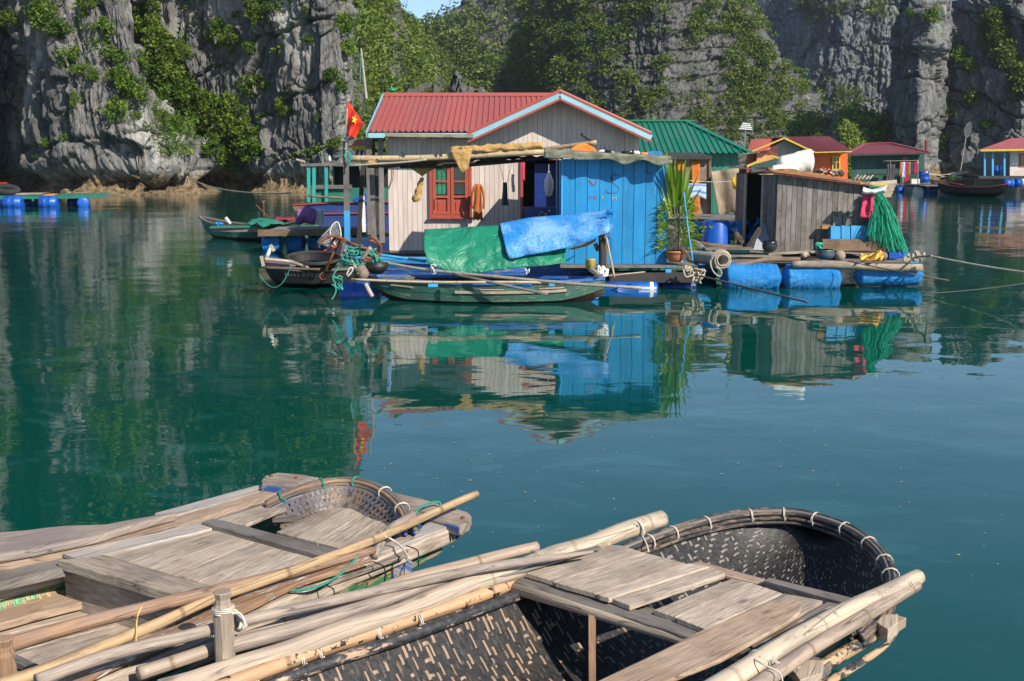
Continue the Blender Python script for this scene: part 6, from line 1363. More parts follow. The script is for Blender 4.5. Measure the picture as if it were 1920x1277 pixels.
tag(one('rope_knot', MT['rope'], None, lambda b: [tangle(b, at(u, v, 21.4), .11, 20, .018, int(u), 1.0) for u, v in ((1308, 522), (1312, 514), (1290, 508))], True), 'fat grey knot at the right end of the hut platform', 'knot')
# cat
e = thing('cat', 'tabby cat sitting on the raft planks beside the blue tub', 'cat', at(1386, 464, 23.5)); cb = at(1386, 464, 23.5)
def catbody():
    me = bpy.data.meshes.new('body'); V = [(0, 0, .10), (-.02, 0, .18), (-.07, 0, .27), (-.09, -.01, .31), (-.10, -.01, .33), (-.09, -.04, .12), (-.10, -.05, .02), (.06, -.05, .05), (.0, -.09, .02), (.08, .02, .05), (.16, .02, .02), (.2, -.02, .025)]
    E = [(0, 1), (1, 2), (2, 3), (3, 4), (2, 5), (5, 6), (0, 7), (7, 8), (0, 9), (9, 10), (10, 11)]
    me.from_pydata(V, E, []); o = bpy.data.objects.new('body', me); col.objects.link(o); o.parent = e
    md = o.modifiers.new('skin', 'SKIN'); rr_ = [.085, .075, .05, .048, .04, .03, .022, .05, .024, .03, .016, .012]
    for v_, r_ in zip(me.skin_vertices[0].data if me.skin_vertices else [], rr_): v_.radius = (r_, r_)
    if me.skin_vertices: me.skin_vertices[0].data[0].use_root = True
    o.modifiers.new('sub', 'SUBSURF').levels = 2; me.materials.append(MT['cat']); return o
catbody()
for s_ in (-1, 1): one('ear', MT['cat'], e, lambda b: b.tube([cb+Vector((-.1+.025*s_, -.02, .355)), cb+Vector((-.1+.035*s_, -.02, .395))], [.018, .002], 5))
# ================================================================ plant in its pot
e = thing('plant_pot', 'round terracotta pot standing on the platform right of the blue hut', 'pot', at(1267, 491, YU-.1))
one('pot', MT['terracotta'], e, lambda b: lathe(b, at(1267, 490.5, YU-.1), [(0, .12), (.05, .165), (.12, .19), (.17, .2), (.175, .215), (.215, .215), (.215, .19), (.16, .18)], 30), True)
one('soil', mplain('soil', (.03, .02, .015)), e, lambda b: lathe(b, at(1267, 472, YU-.1), [(0, .17), (.015, .17)], 20))
pl = thing('tall_plant', 'tall leafy plant with long sword leaves growing from the terracotta pot', 'plant', at(1267, 470, YU-.1)); pb = at(1267, 472, YU-.1); ztp = at(1270, 385, YU-.1).z
one('stem', MT['bark'], pl, lambda b: [b.tube(curve_pts([pb+Vector((k*.05, 0, 0)), pb+Vector((k*.03+.02, -.02, .45)), Vector((pb.x+.0+k*.06, pb.y, ztp))], 4), .016, 6) for k in (-1, 0, 1)], True)
def blade(b, base, d, L, wid, droop, n=7):
    base = Vector(base); d = Vector(d).normalized(); sd = d.cross(Vector((.2, 1, .1))).normalized(); P = []
    for i in range(n+1):
        t = i/n; c = base+d*L*t+Vector((d.x*.2, 0, -droop*t*t*L)); w_ = wid*math.sin(min(1, t*1.1+.18)*math.pi*.93)**.7 if t < 1 else .001
        P.append([c-sd*w_/2, c+Vector((0, .012, -.006)), c+sd*w_/2])
    b.grid(P)
q = random.Random(9)
for k, (u, v, tu, tv) in enumerate([(1266, 385, 1253, 285), (1267, 370, 1254, 271), (1269, 380, 1268, 292), (1271, 385, 1292, 306), (1272, 395, 1301, 330), (1266, 390, 1249, 305), (1267, 400, 1253, 330), (1270, 375, 1278, 298), (1266, 408, 1247, 350), (1272, 402, 1304, 352), (1268, 375, 1261, 290), (1271, 380, 1284, 296), (1267, 402, 1258, 318), (1271, 405, 1290, 345), (1269, 400, 1273, 325), (1266, 365, 1256, 283), (1270, 395, 1265, 312)]):
    a, c = at(u, v, YU-.1), at(tu, tv, YU-.1+q.uniform(-.3, .3)); one('sword_leaf', MT['leaf'], pl, lambda b: blade(b, a, c-a, (c-a).length*1.03, .075+.03*(tv < 330), .03 if k != 1 else .22, 9))
b = B()
for k in range(330):
    f_ = q.random(); z = pb.z+.02+f_*(ztp-pb.z)*1.0; r_ = .24*(1-.35*f_)*(.35+q.random()); a = q.uniform(0, 6.283)
    c = Vector((pb.x+.0, pb.y, z)); d = Vector((math.cos(a), math.sin(a)*.7, q.uniform(.0, .9))); blade(b, c+d.normalized()*r_*.5, d, q.uniform(.09, .2), .028, .5, 4)
for a in ((.5, -.25), (.33, -.3)):
    for k in range(14): blade(b, pb+Vector((a[0]*(.4+.045*k), 0, .28+.018*k+a[1]*0)), (q.uniform(-.2, 1), q.uniform(-.5, .5), q.uniform(-.5, .7)), .12, .025, .4, 4)
tag(obj('small_leaves', b, MT['leaf'], pl), kind='stuff')
rod('blue_rod', 'thin bright blue rod leaning right of the potted plant', [at(1282, 360, YU-.2), at(1290, 430, YU-.3), at(1299, 491, YU-.4)], .016, MT['lblue'])
tag(one('white_scrap', MT['foam'], None, lambda b: b.prism([at(1277, 491, YU-.3), at(1290, 491, YU-.3), at(1284, 481, YU-.3)], (0, .15, 0))), 'small white scrap beside the terracotta pot', 'scrap')
tag(one('brown_stick', MT['brownw'], None, lambda b: b.beam(at(1278, 465, YU-.3), at(1296, 489, YU-.4), .04, .05)), 'brown stick leaning right of the terracotta pot', 'stick')
# ================================================================ things between the huts
YG = 29.0
SHD = thing('brown_shed', 'brown panelled shed with an orange strip behind the potted plant', 'shed', at(1290, 414, YG))
for k, (u0, u1, m) in enumerate([(1244, 1262, 'olive_board'), (1263, 1277, 'brownw'), (1278, 1295, 'olive_board'), (1311, 1329, 'olive_board')]): one('wall_panel', MT[m], SHD, lambda b: b.prism([at(u0, 415, YG), at(u1, 415, YG), at(u1, 300, YG), at(u0, 300, YG)], (0, .04, 0), u_dir=(0, 0, 1)))
one('orange_panel', MT['orange_curtain'], SHD, lambda b: b.grid(cloth_grid(lambda i, j: at(1296+16*j, 300+112*i, YG-.03), 12, 6, .05, 3, 1), .02), True)
one('orange_panel', MT['orange_curtain'], SHD, lambda b: b.grid(cloth_grid(lambda i, j: at(1270+12*j, 302+20*i, YG-.05), 5, 6, .05, 3, 1), .02), True)
one('post', MT['brownw'], SHD, lambda b: b.beam(at(1331, 298, YG-.02), at(1331, 415, YG-.02), .07, .06))
one('roof', MT['darkw'], SHD, lambda b: b.prism([at(1238, 292, YG-.2), at(1336, 293, YG-.2), at(1336, 298, YG-.2), at(1238, 298, YG-.2)], (0, 2.5, .1)))
one('back_wall', MT['darkw'], SHD, lambda b: b.prism([at(1242, 415, YG+.3), at(1331, 415, YG+.3), at(1331, 300, YG+.3), at(1242, 300, YG+.3)], (0, .04, 0)))
cloth('straw_mat', 'ragged straw mat hanging upright right of the brown shed', lambda i, j: at(1332+52*j+6*i+ (10*i*(1-j)), 322-7*j+ (82+3*math.sin(j*19)*1)*i, YG-.3+.06*math.sin(j*6)), MT['mat'], 'mat', .06, .02, 3, (12, 20), 2.5)
YGR = 34.0
GRH = thing('green_roof_house', 'green boarded house with a ribbed green hip roof behind the potted plant', 'house', at(1290, 400, YGR))
n = 9
for k in range(n): u0 = 1240+(1385-1240)*k/n; u1 = 1240+(1385-1240)*(k+1)/n-.6; one('wall_board', MT['green_wall'], GRH, lambda b: b.prism([at(u0, 408, YGR), at(u1, 408, YGR), at(u1, 284, YGR), at(u0, 284, YGR)], (0, .03, 0), u_dir=(0, 0, 1)))
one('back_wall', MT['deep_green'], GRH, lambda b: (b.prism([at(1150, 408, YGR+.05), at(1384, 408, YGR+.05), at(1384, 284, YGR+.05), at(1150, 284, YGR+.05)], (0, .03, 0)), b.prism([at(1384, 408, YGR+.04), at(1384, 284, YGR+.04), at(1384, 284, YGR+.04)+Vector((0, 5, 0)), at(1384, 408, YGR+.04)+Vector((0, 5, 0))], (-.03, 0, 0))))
el, er = at(1120, 290, YGR-.4), at(1406, 287, YGR-.4); YRG = YGR+2.6; rl_, rr_ = at(1150, 228, YRG), at(1285, 228, YRG)
def gtopf(t):
    x = el.x+(er.x-el.x)*t
    if x < rr_.x: return Vector((x, YRG, rr_.z))
    k = (er.x-x)/(er.x-rr_.x); return Vector((x, el.y+(YRG-el.y)*k, er.z+(rr_.z-er.z)*k))
corrugated('roof', lerp(el, er), gtopf, er.x-el.x, MT['green_roof'], GRH, rib=.17, h=.04, per=5)
erb = er+Vector((0, 6, 0)); 
def rgt(t): return Vector((er.x, er.y+6*t, er.z))
def rgtt(t): y = er.y+6*t; k = 1-abs(t-.5)*2; return Vector((er.x+(rr_.x-er.x)*k, y, er.z+(rr_.z-er.z)*k))
corrugated('roof', rgt, rgtt, 6, MT['green_roof'], GRH, rib=.17, h=.04, per=9)
one('hip_cap', MT['green_roof'], GRH, lambda b: b.beam(er+Vector((0, 0, .03)), rr_+Vector((0, 0, .03)), .2, .04)); one('ridge_cap', MT['green_roof'], GRH, lambda b: b.beam(rl_+Vector((0, 0, .03)), rr_+Vector((.3, 0, .03)), .25, .05))
e = deck('side_raft', 'narrow plank landing below the straw mat', 1240, 1425, 411, 26.6, 29.2, MT['greyw'], pitch=.26)
deck('low_landing', 'dark plank step below the brown shed', 1240, 1320, 425, 25.6, 26.5, MT['greyw'], pitch=.22)
# blue tub and bins
e = thing('blue_tub', 'large blue plastic tub standing upside down on the raft', 'tub', at(1342, 458, 24.2)); one('tub', MT['drum'], e, lambda b: lathe(b, at(1342, 460, 24.2), [(0, .31), (.03, .315), (.06, .305), (.5, .27), (.53, .255), (.53, .03)], 32), True)
for k, (u0, u1, v0, v1, m, lab) in enumerate([(1366, 1397, 413, 450, 'drum', 'blue crate behind the cat'), (1401, 1417, 414, 450, 'drum', 'blue plastic sheet bundle by the hut door post')]): tag(one('blue_bin', MT['wrap'], None, lambda b: b.grid(cloth_grid(lambda i, j: at(u0+(u1-u0)*j, v0+(v1-v0)*i, 25.2), 8, 8, .1, 4, k), .2), True), lab, 'crate')
wrapped(at(1295, 432, 25.8), at(1330, 432, 25.8), .2, 'blue wrapped float behind the blue tub', 11); wrapped(at(1365, 375, 40), at(1410, 375, 40), .35, 'bright blue bundle seen between mat and hut', 12)
log('grey weathered log lying behind the blue rod', [at(1296, 441, 24.6), at(1315, 446, 24.5), at(1345, 452, 24.4)], .09, 'greyw')
# washing
rope('washing_line', 'thin washing line in front of the brown shed', sagline(at(1243, 330, 27.5), at(1420, 333, 27.0), .12), .008, MT['rope_w'], laid=False)
def bluecheck(): 
    t = NT('blue_white_stripes'); uv = t.n('UVMap', uv_map='UVMap'); sx = t.n('SeparateXYZ', {'Vector': uv}); f_ = t.math('FRACT', t.math('MULTIPLY', sx, 7)); t.set(Base_Color=t.mix(t.ramp(f_, [(.0, .8), (.25, .8), (.35, 0), (1, 0)]), (.42, .55, .72), (.05, .16, .45)), Roughness=.9); return t.m
cloth('blue_towel', 'pale blue checked cloth pegged on the washing line before the shed', lambda i, j: at(1289+35*j, 344+(26+3*math.cos(j*6.3))*i+1*j, 27.3), bluecheck(), 'towel', .03, .01, 3, (8, 10), 5)
cloth('yellow_bag', 'bright yellow plastic bag hanging on the washing line', lambda i, j: at(1371+34*j+3*i*(1-j), 334-5*j+24*i*(.75+.3*math.sin(j*3)), 26.8-.12*math.sin(j*3.1)), MT['yellowbag'], 'bag', .1, .02, 3, (10, 12), 4)
wash = [(1384, 12, 'cloth_dk'), (1392, 14, 'cloth_lb'), (1402, 12, 'cloth_navy'), (1410, 12, 'cloth_dk'), (1417, 8, 'cloth_navy')]
for k, (u, w_, m) in enumerate(wash): jacket('hanging_shirt', ['black shirt, leftmost on the line below the green roof corner', 'lilac shirt on the line below the green roof corner', 'navy shirt right of the lilac one', 'dark grey shirt right of the navy one', 'navy shirt at the right end of the short line'][k], at(u, 330, 41), w_/50, 1.05, MT[m])
rod('line_pole', 'thin horizontal pole carrying the row of shirts under the yellow gable', [at(1376, 328, 41), at(1450, 327, 41)], .02, MT['bamboo'])
# ================================================================ houses further off
def far_house(name, lab, Y, wall, roofp, hole=None): pass
YO = 56.0
OH = thing('orange_house', 'orange house with a yellow-edged red roof behind the weathered hut', 'house', at(1500, 350, YO))
def slab(nm, m, par, pts, Y, d=.05): return one(nm, MT[m], par, lambda b: b.prism([at(u, v, Y) for u, v in pts], (0, d, 0)))
slab('front_wall', 'orange_wall', OH, [(1524, 345), (1589, 345), (1589, 288), (1524, 288)], YO)
slab('gable_wall', 'greyplain', OH, [(1458, 345), (1524, 345), (1524, 286), (1474, 262), (1458, 270)], YO-.3)
slab('gable_wall', 'pink_wall', OH, [(1419, 310), (1458, 310), (1458, 271), (1424, 287), (1419, 290)], YO-.32)
slab('side_wall', 'fascia_red', OH, [(1400, 345), (1420, 345), (1420, 288), (1400, 288)], YO)
slab('porch_back', 'deep_green', OH, [(1408, 345), (1458, 345), (1458, 296), (1408, 310)], YO-.5)
one('yellow_fascia', MT['yellow'], OH, lambda b: (b.beam(at(1470, 259, YO-1.0), at(1530, 287, YO-1.0), .1, .07), b.beam(at(1470, 259, YO-1.0), at(1400, 288, YO-1.0), .1, .07), b.beam(at(1527, 286, YO-1.05), at(1597, 284, YO-1.0), .1, .05), b.beam(at(1400, 312, YO-1.5), at(1446, 292, YO-1.5), .08, .1), b.beam(at(1446, 292, YO-1.5), at(1462, 297, YO-1.5), .08, .08)))
corrugated('roof', lerp(at(1528, 285, YO-1.0), at(1597, 282, YO-1.0)), lerp(at(1474, 257, YO+2.2), at(1556, 256, YO+2.2)), 1.9, MT['maroon'], OH, rib=.14, h=.035, per=7)
corrugated('roof', lerp(at(1597, 282, YO-1), at(1597, 282, YO-1)+Vector((0, 5, 0))), lerp(at(1556, 256, YO+2.2)+Vector((0, -.01, 0)), at(1556, 256, YO+2.2)), 4, MT['maroon'], OH, rib=.2, h=.03, per=9)
corrugated('roof', lerp(at(1400, 285, YO-.6), at(1440, 285, YO-.6)), lerp(at(1408, 262, YO+1.5), at(1480, 259, YO+1.5)), 1.9, MT['red_roof'], OH, rib=.14, h=.035, per=7)
corrugated('roof', lerp(at(1470, 257, YO-.95), at(1470, 257, YO-.95)+Vector((0, 5, 0))), lerp(at(1530, 286, YO-.95), at(1530, 286, YO-.95)+Vector((0, 5, 0))), 5, MT['maroon'], OH, rib=.2, h=.03, per=9)
one('window_frame', MT['yellow'], OH, lambda b: (b.beam(at(1561, 294, YO-.05), at(1561, 318, YO-.05), .08, .06), b.beam(at(1574, 294, YO-.05), at(1574, 318, YO-.05), .08, .06), b.beam(at(1560, 294.5, YO-.05), at(1575, 294.5, YO-.05), .06, .08), b.beam(at(1567.5, 294, YO-.05), at(1567.5, 318, YO-.05), .05, .05), b.beam(at(1560, 304, YO-.05), at(1575, 304, YO-.05), .05, .05), b.beam(at(1560, 318, YO-.05), at(1575, 318, YO-.05), .06, .07)))
slab('window_pane', 'glass_d', OH, [(1562, 295), (1574, 295), (1574, 318), (1562, 318)], YO-.02, .01)
YG2 = 86.0
GH = thing('dark_green_house', 'dark green house with a low maroon hip roof to the right of the orange one', 'house', at(1660, 345, YG2))
n = 14
for k in range(n): u0 = 1596+(1733-1596)*k/n; u1 = 1596+(1733-1596)*(k+1)/n-.3; one('wall_board', MT['deep_green' if k < 8 else 'green_wall' if False else 'deep_green'], GH, lambda b: b.prism([at(u0, 343, YG2), at(u1, 343, YG2), at(u1, 288, YG2), at(u0, 288, YG2)], (0, .05, 0), u_dir=(0, 0, 1)))
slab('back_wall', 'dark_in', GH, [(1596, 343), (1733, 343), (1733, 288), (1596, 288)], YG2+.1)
one('doorway', MT['olive_board'], GH, lambda b: b.prism([at(1692, 343, YG2-.04), at(1702, 343, YG2-.04), at(1702, 293, YG2-.04), at(1692, 293, YG2-.04)], (0, .05, 0)))
a0, a1 = at(1588, 290, YG2-1), at(1744, 286, YG2-1); r0, r1 = at(1622, 270, YG2+3), at(1672, 269, YG2+3)
def gh_top(t):
    x = a0.x+(a1.x-a0.x)*t; 
    if x < r0.x: k = (x-a0.x)/(r0.x-a0.x)
    elif x > r1.x: k = (a1.x-x)/(a1.x-r1.x)
    else: k = 1
    bb = a0.lerp(a1, t); return Vector((x, bb.y+(r0.y-bb.y)*k, bb.z+(r0.z-bb.z)*k))
corrugated('roof', lerp(a0, a1), gh_top, a1.x-a0.x, MT['maroon'], GH, rib=.22, h=.04, per=6)
one('hip_cap', MT['maroon'], GH, lambda b: (b.beam(a1+Vector((0, 0, .04)), r1+Vector((0, 0, .04)), .3, .05), b.beam(a0+Vector((0, 0, .04)), r0+Vector((0, 0, .04)), .3, .05), b.beam(r0+Vector((0, 0, .05)), r1+Vector((0, 0, .05)), .3, .06)))
one('eave_board', MT['darkw'], GH, lambda b: b.beam(a0-Vector((0, 0, .06)), a1-Vector((0, 0, .06)), .05, .12))
slab('floor_edge', 'greyw', GH, [(1590, 344), (1740, 345), (1740, 348), (1590, 347)], YG2-1, 4)
for k, (u, w_, h_, m, lab) in enumerate([(1690, 5, 1.1, 'orange_curtain', 'orange garment on the line at the dark green house, leftmost'), (1695, 6, 1.2, 'cloth_lb', 'pale blue garment beside the orange one'), (1701, 8, 1.6, 'cloth_red', 'long dark red garment right of the pale blue one'), (1706, 5, 1.0, 'cloth_ol', 'olive garment right of the long red one'), (1711, 7, .9, 'cloth_navy', 'navy garment on the line at the dark green house'), (1718, 8, .9, 'cloth_red', 'dark red garment at the right end of the line')]):
    jacket('hanging_garment', lab, at(u, 304, YG2-1), w_/24, h_, MT[m], sleeve=False, pegs=False)
for k, (u, m) in enumerate([(1666, 'cloth_dk'), (1671, 'cloth_navy'), (1676, 'cloth_dk')]): jacket('hanging_coat', ('dark coat on the rack of the dark green house, leftmost', 'navy coat in the middle of the rack', 'dark coat on the rack, nearest the doorway')[k], at(u, 308, YG2-1), .26, 1.5, MT[m], sleeve=False, pegs=False)
rod('line_pole', 'thin pole carrying the garments on the dark green house', [at(1655, 302, YG2-1), at(1722, 301, YG2-1)], .02, MT['bamboo_grey']); rod('line_post', 'upright post of the clothes rack left of the doorway', [at(1669, 300, YG2-1), at(1670, 342, YG2-1)], .05, MT['greyw']); rod('line_post', 'thin upright pipe in front of the blue barrel', [at(1721, 301, YG2-2), at(1721, 352, YG2-2)], .04, MT['metal'])
e = thing('blue_barrel', 'upright blue barrel at the right end of the dark green house', 'barrel', at(1732, 342, YG2-1)); one('barrel', MT['drum'], e, lambda b: lathe(b, at(1732, 342.5, YG2-1), [(0, .36), (.02, .38), (.28, .38), (.3, .395), (.32, .38), (.56, .38), (.58, .395), (.6, .38), (.82, .38), (.84, .36)], 24), True)
tag(one('white_crate', MT['white'], None, lambda b: b.box(at(1715, 340, YG2-1.4), (.6, .4, .35))), 'white crate left of the upright blue barrel', 'crate')
rod('chimney_pipe', 'dark red pipe rising behind the right end of the dark green house', [at(1736, 285, YG2+1), at(1736, 262, YG2+1)], .09, mplain('red_oxide', (.2, .02, .02)))
YRH = 78.0
RH = thing('cream_house', 'cream house with a maroon roof at the right edge of the photo', 'house', at(1900, 345, YRH))
slab('front_wall', 'siding', RH, [(1893, 330), (2010, 330), (2010, 283), (1893, 283)], YRH)
slab('side_wall', 'greyplain', RH, [(1893, 330), (1893, 283), (1893.5, 283), (1893.5, 330)], YRH, 4)
slab('window_leaf', 'shutter', RH, [(1911, 288), (1930, 288), (1930, 313), (1911, 313)], YRH-.05)
slab('window_pane', 'glass_d', RH, [(1914, 291), (1928, 291), (1928, 310), (1914, 310)], YRH-.07, .01)
a0, a1 = at(1838, 280, YRH-1), at(2060, 277, YRH-1)
corrugated('roof', lerp(a0, a1), lerp(at(1895, 260, YRH+3), at(2050, 256, YRH+3)), a1.x-a0.x, MT['maroon'], RH, rib=.25, h=.04, per=6)
one('yellow_fascia', MT['yellow'], RH, lambda b: b.beam(a0-Vector((0, .03, .07)), a1-Vector((0, .03, .07)), .06, .14))
for u in (1846, 1861, 1883): one('porch_post', MT['lblue'], RH, lambda b: b.beam(at(u, 282, YRH-.5), at(u, 330, YRH-.5), .12, .12))
one('porch_rail', MT['greyw'], RH, lambda b: b.beam(at(1844, 288, YRH-.5), at(1893, 288, YRH-.5), .06, .1))
slab('deck_edge', 'darkw', RH, [(1835, 330), (2010, 330), (2010, 336), (1835, 335)], YRH-.8, 5)
e = thing('blue_barrel', 'blue barrel on the porch of the cream house', 'barrel', at(1867, 327, YRH)); one('barrel', MT['drum'], e, lambda b: lathe(b, at(1868, 328, YRH), [(0, .28), (.3, .3), (.31, .32), (.33, .3), (.62, .3), (.64, .28)], 20), True)
e = thing('dark_boat', 'long dark boat with a raised bow below the cream house', 'boat', at(1820, 345, 72)); hull(e, at(1893, 326, 71), at(1770, 338, 75), 1.5, .6, MT['blackhull'], MT['darkw'], MT['fascia_red'], sheer=.25, z_gun=.6)
RF = 'floats under the far right rafts'
for k, (u0, u1, v, Y, m, lab) in enumerate([(1681, 1694, 357, 82, 'drum', 'blue drum under the dark green house, leftmost'), (1735, 1757, 357, 80, 'drum', 'blue wrapped drum under the low raft right of the dark green house'), (1767, 1785, 353, 79, 'drum', 'blue drum beside the white float'), (1786, 1806, 353, 79, 'white', 'white float beside the blue drum at the far right'), (1881, 1900, 344, 77, 'drum', 'blue drum under the cream house'), (1903, 1912, 343, 77, 'drum', 'second blue drum under the cream house'), (1914, 1935, 343, 77, 'white', 'white float at the right edge of the photo')]):
    drum(at(u0, v, Y), at(u1, v, Y), .28, MT[m], lab, group=RF)
drum(at(1721, 359, 80), at(1728, 359, 82), .38, MT['white'], 'round white float seen end on below the blue barrel', group=RF)
deck('far_raft', 'long low raft of weathered planks right of the dark green house', 1735, 1808, 348, 78, 82, MT['greyw'], pitch=1.0)
for k, (a, c, lab) in enumerate([((1738, 326), (1800, 332), 'slatted grey board lying on the far raft'), ((1760, 331), (1812, 322), 'tilted pale board on the far raft')]): tag(one('board', MT['palew'], None, lambda b: b.beam(at(*a, 80), at(*c, 80), .8, .12)), lab, 'board')
e = thing('grey_skiff', 'low grey skiff lying right of the blue barrel', 'boat', at(1770, 338, 82)); hull(e, at(1742, 330, 82), at(1822, 330, 82), 1.2, .5, MT['greyw'], MT['brownw'], MT['brownw'], z_gun=.8, sheer=.1)
e = thing('green_pail', 'green pail standing on the far raft', 'pail', at(1785, 335, 79)); one('pail', mplain('lime_pail', (.1, .25, .03), .5), e, lambda b: lathe(b, at(1785, 338, 79), [(0, .18), (.35, .22), (.36, .2)], 16), True)
# slatted boat behind the weathered hut
e = thing('slatted_boat', 'pale slatted boat end sticking out behind the weathered hut', 'boat', at(1655, 360, 48)); YSB = 48
for k in range(5): one('slat', MT['palew'], e, lambda b: b.beam(at(1618-2*k, 346+5.5*k, YSB-.1*k), at(1681-2.5*k, 341+6.2*k, YSB-.1*k), .1, .17))
one('hull', MT['brownw'], e, lambda b: b.prism([at(u, v, YSB+.05) for u, v in ((1600, 345), (1680, 341), (1670, 369), (1600, 372))], (0, 1, 0)))
# aerial
e = thing('tv_aerial', 'white slatted television aerial on a pole behind the green roof', 'aerial', at(1398, 285, 42))
for k in range(4): one('element', MT['white'], e, lambda b: b.beam(at(1386+k*2, 241-k*3.4, 42), at(1411-k*1.5, 243-k*3.4, 42), .05, .035))
one('mast', MT['metal'], e, lambda b: b.tube([at(1398, 230, 42.1), at(1395, 290, 42.1)], .025, 6))
# far landing net
e = thing('far_net', 'grey hoop net on a long pole leaning before the right cliff', 'net', at(1800, 322, 84)); YFN = 84
MT['greyfilm'] = MT['netfilm'].copy(); MT['greyfilm'].node_tree.nodes['Principled BSDF'].inputs['Base Color'].default_value = (.2, .22, .23, 1)
one('hoop', MT['greyw'], e, lambda b: b.tube(curve_pts([at(*q_, YFN) for q_ in ((1811, 258), (1808, 245), (1813, 234), (1820, 230), (1821, 242), (1817, 254), (1811, 258))], 4), .035, 5))
one('pole', MT['bamboo_grey'], e, lambda b: b.tube([at(1811, 258, YFN), at(1801, 320, YFN)], .04, 6))
one('fine_mesh', MT['greyfilm'], e, lambda b: b.prism([at(*q_, YFN) for q_ in ((1811, 258), (1808, 245), (1813, 234), (1820, 230), (1821, 242), (1817, 254))], (0, .02, 0)))
one('net_bag', MT['greyfilm'], e, lambda b: b.prism([at(*q_, YFN+.3) for q_ in ((1811, 275), (1817, 290), (1822, 303), (1806, 306), (1806, 290))], (0, .02, 0)))
# ================================================================ the two near boats
MT.update(dict(
 fplank=mwood('bleached_deck_plank', (.44, .36, .28), dark=(.2, .155, .12), light=(.6, .53, .45), stain=(.27, .2, .15), grain=(2.2, 34), vary=.16, bump=.6),
 fplank_g=mwood('grey_deck_plank', (.385, .31, .24), dark=(.14, .12, .10), light=(.48, .43, .37), stain=(.17, .135, .11), grain=(2.2, 34), vary=.16, bump=.6),
 fbrown=mwood('tan_wood', (.38, .275, .195), dark=(.2, .13, .09), light=(.5, .4, .3), stain=(.25, .16, .1), grain=(2, 45), vary=.1, bump=.5),
 fdark=mwood('dark_grey_beam', (.17, .15, .135), dark=(.06, .052, .048), light=(.3, .27, .24), stain=(.1, .08, .065), grain=(2, 45), vary=.15, bump=.7),
 fpole=mwood('brown_pole', (.32, .185, .105), dark=(.15, .085, .05), light=(.45, .31, .2), stain=(.2, .15, .13), grain=(1.6, 30), vary=.05, bump=.5),
 fgpole=mwood('grey_brown_pole', (.31, .25, .2), dark=(.17, .13, .11), light=(.46, .38, .31), stain=(.2, .16, .15), grain=(1.6, 30), vary=.05, bump=.5, knots=False),
 flog=mwood('pale_log', (.41, .33, .25), dark=(.26, .19, .14), light=(.5, .43, .345), stain=(.38, .3, .23), grain=(1.0, 30), vary=.05, bump=.6),
 fbam=mbamboo('golden_bamboo', (.46, .31, .165), gap=.6, grey=(.3, .22, .14)), fbam_o=mbamboo('orange_bamboo_rim', (.43, .26, .145), gap=.5, grey=(.3, .2, .12), tar=.13),
 fbam_p=mbamboo('pale_bamboo', (.47, .385, .28), gap=.55, grey=(.38, .32, .25), ring=(.26, .2, .14)), fbam_b=mbamboo('brown_bamboo', (.36, .27, .2), gap=.5, grey=(.27, .22, .18)),
 tarred=mpeel('tarred_bamboo', (.4, .28, .19), amt=.37), peel=mpeel('peeling_bamboo', (.45, .3, .17), amt=.47, scale=9), rimstrip=mpeel('tarred_rim_strip', (.16, .115, .085), tar=(.014, .013, .013), amt=.43, scale=5),
 bluewood=mpaint('worn_blue_white_timber', (.38, .35, .32), under=(.4, .34, .28), wear=.6, second=(.3, .31, .34), dirtamt=.3, bump=.5), bluewood2=mpaint('worn_blue_timber', (.03, .1, .33), under=(.3, .25, .2), wear=.5, bump=.5),
 flaky=mpaint('flaking_white_board', (.6, .57, .5), under=(.3, .18, .11), wear=.75, scale=2.2, dirtamt=.2, bump=.7), flaky2=mpaint('flaking_grey_board', (.42, .4, .37), under=(.18, .15, .13), wear=.8, scale=1.8, dirtamt=.2, bump=.8),
 greenpaint=mpaint('worn_green_paint', (.012, .14, .05), under=(.3, .2, .12), wear=.45), cord=mplain('cotton_cord', (.55, .5, .42), .9, scale=60, bump=.4),
))
def mweave(name, tan, tar, expo, spec=.5, rough=.45, second=None):
    t = NT(name); uv = t.n('UVMap', uv_map='UVMap'); a = t.n('Attribute', attribute_name='rnd', out=2); p = t.n('NewGeometry')
    n_ = t.noise(t.vmul(uv, (11, 60, 1)), 1, 5, .65, .3); big = t.noise(p, 3.0, 4, .6)
    x = t.math('ADD', t.math('ADD', t.math('MULTIPLY', a, .5), t.math('MULTIPLY', n_, .42)), t.math('MULTIPLY', big, .3))
    m_ = t.ramp(x, [(1-expo-.01, 0), (1-expo+.015, 1)])
    tc = t.ramp(t.noise(t.vmul(uv, (5, 120, 1)), 1, 3), [(.3, clr(tan, .55)), (.7, tan)])
    bk = t.ramp(t.noise(p, 45, 4, .7), [(.35, tar), (.8, clr(tar, 5))]); lump = t.noise(p, 22, 5, .7)
    if second: tc = t.mix(t.ramp(t.noise(p, 6, 3), [(.45, 0), (.55, .8)]), tc, second)
    t.set(Base_Color=t.mix(m_, bk, tc), Roughness=rough, Normal=t.bump(t.math('ADD', t.math('ADD', n_, m_), t.math('MULTIPLY', lump, 2)), .6, .004)); return t.m
MT['weave_b'] = mweave('tarred_weave', (.37, .25, .165), (.016, .014, .013), .46)
MT['weave_bow'] = mweave('tarred_bow_weave', (.27, .23, .2), (.009, .009, .01), .56)
MT['weave_a'] = mweave('grey_blue_weave', (.24, .18, .13), (.03, .028, .028), .58, second=(.13, .12, .14))
MT['weave_g'] = mweave('green_tan_weave', (.5, .34, .17), (.04, .2, .09), .48, second=(.06, .26, .13))
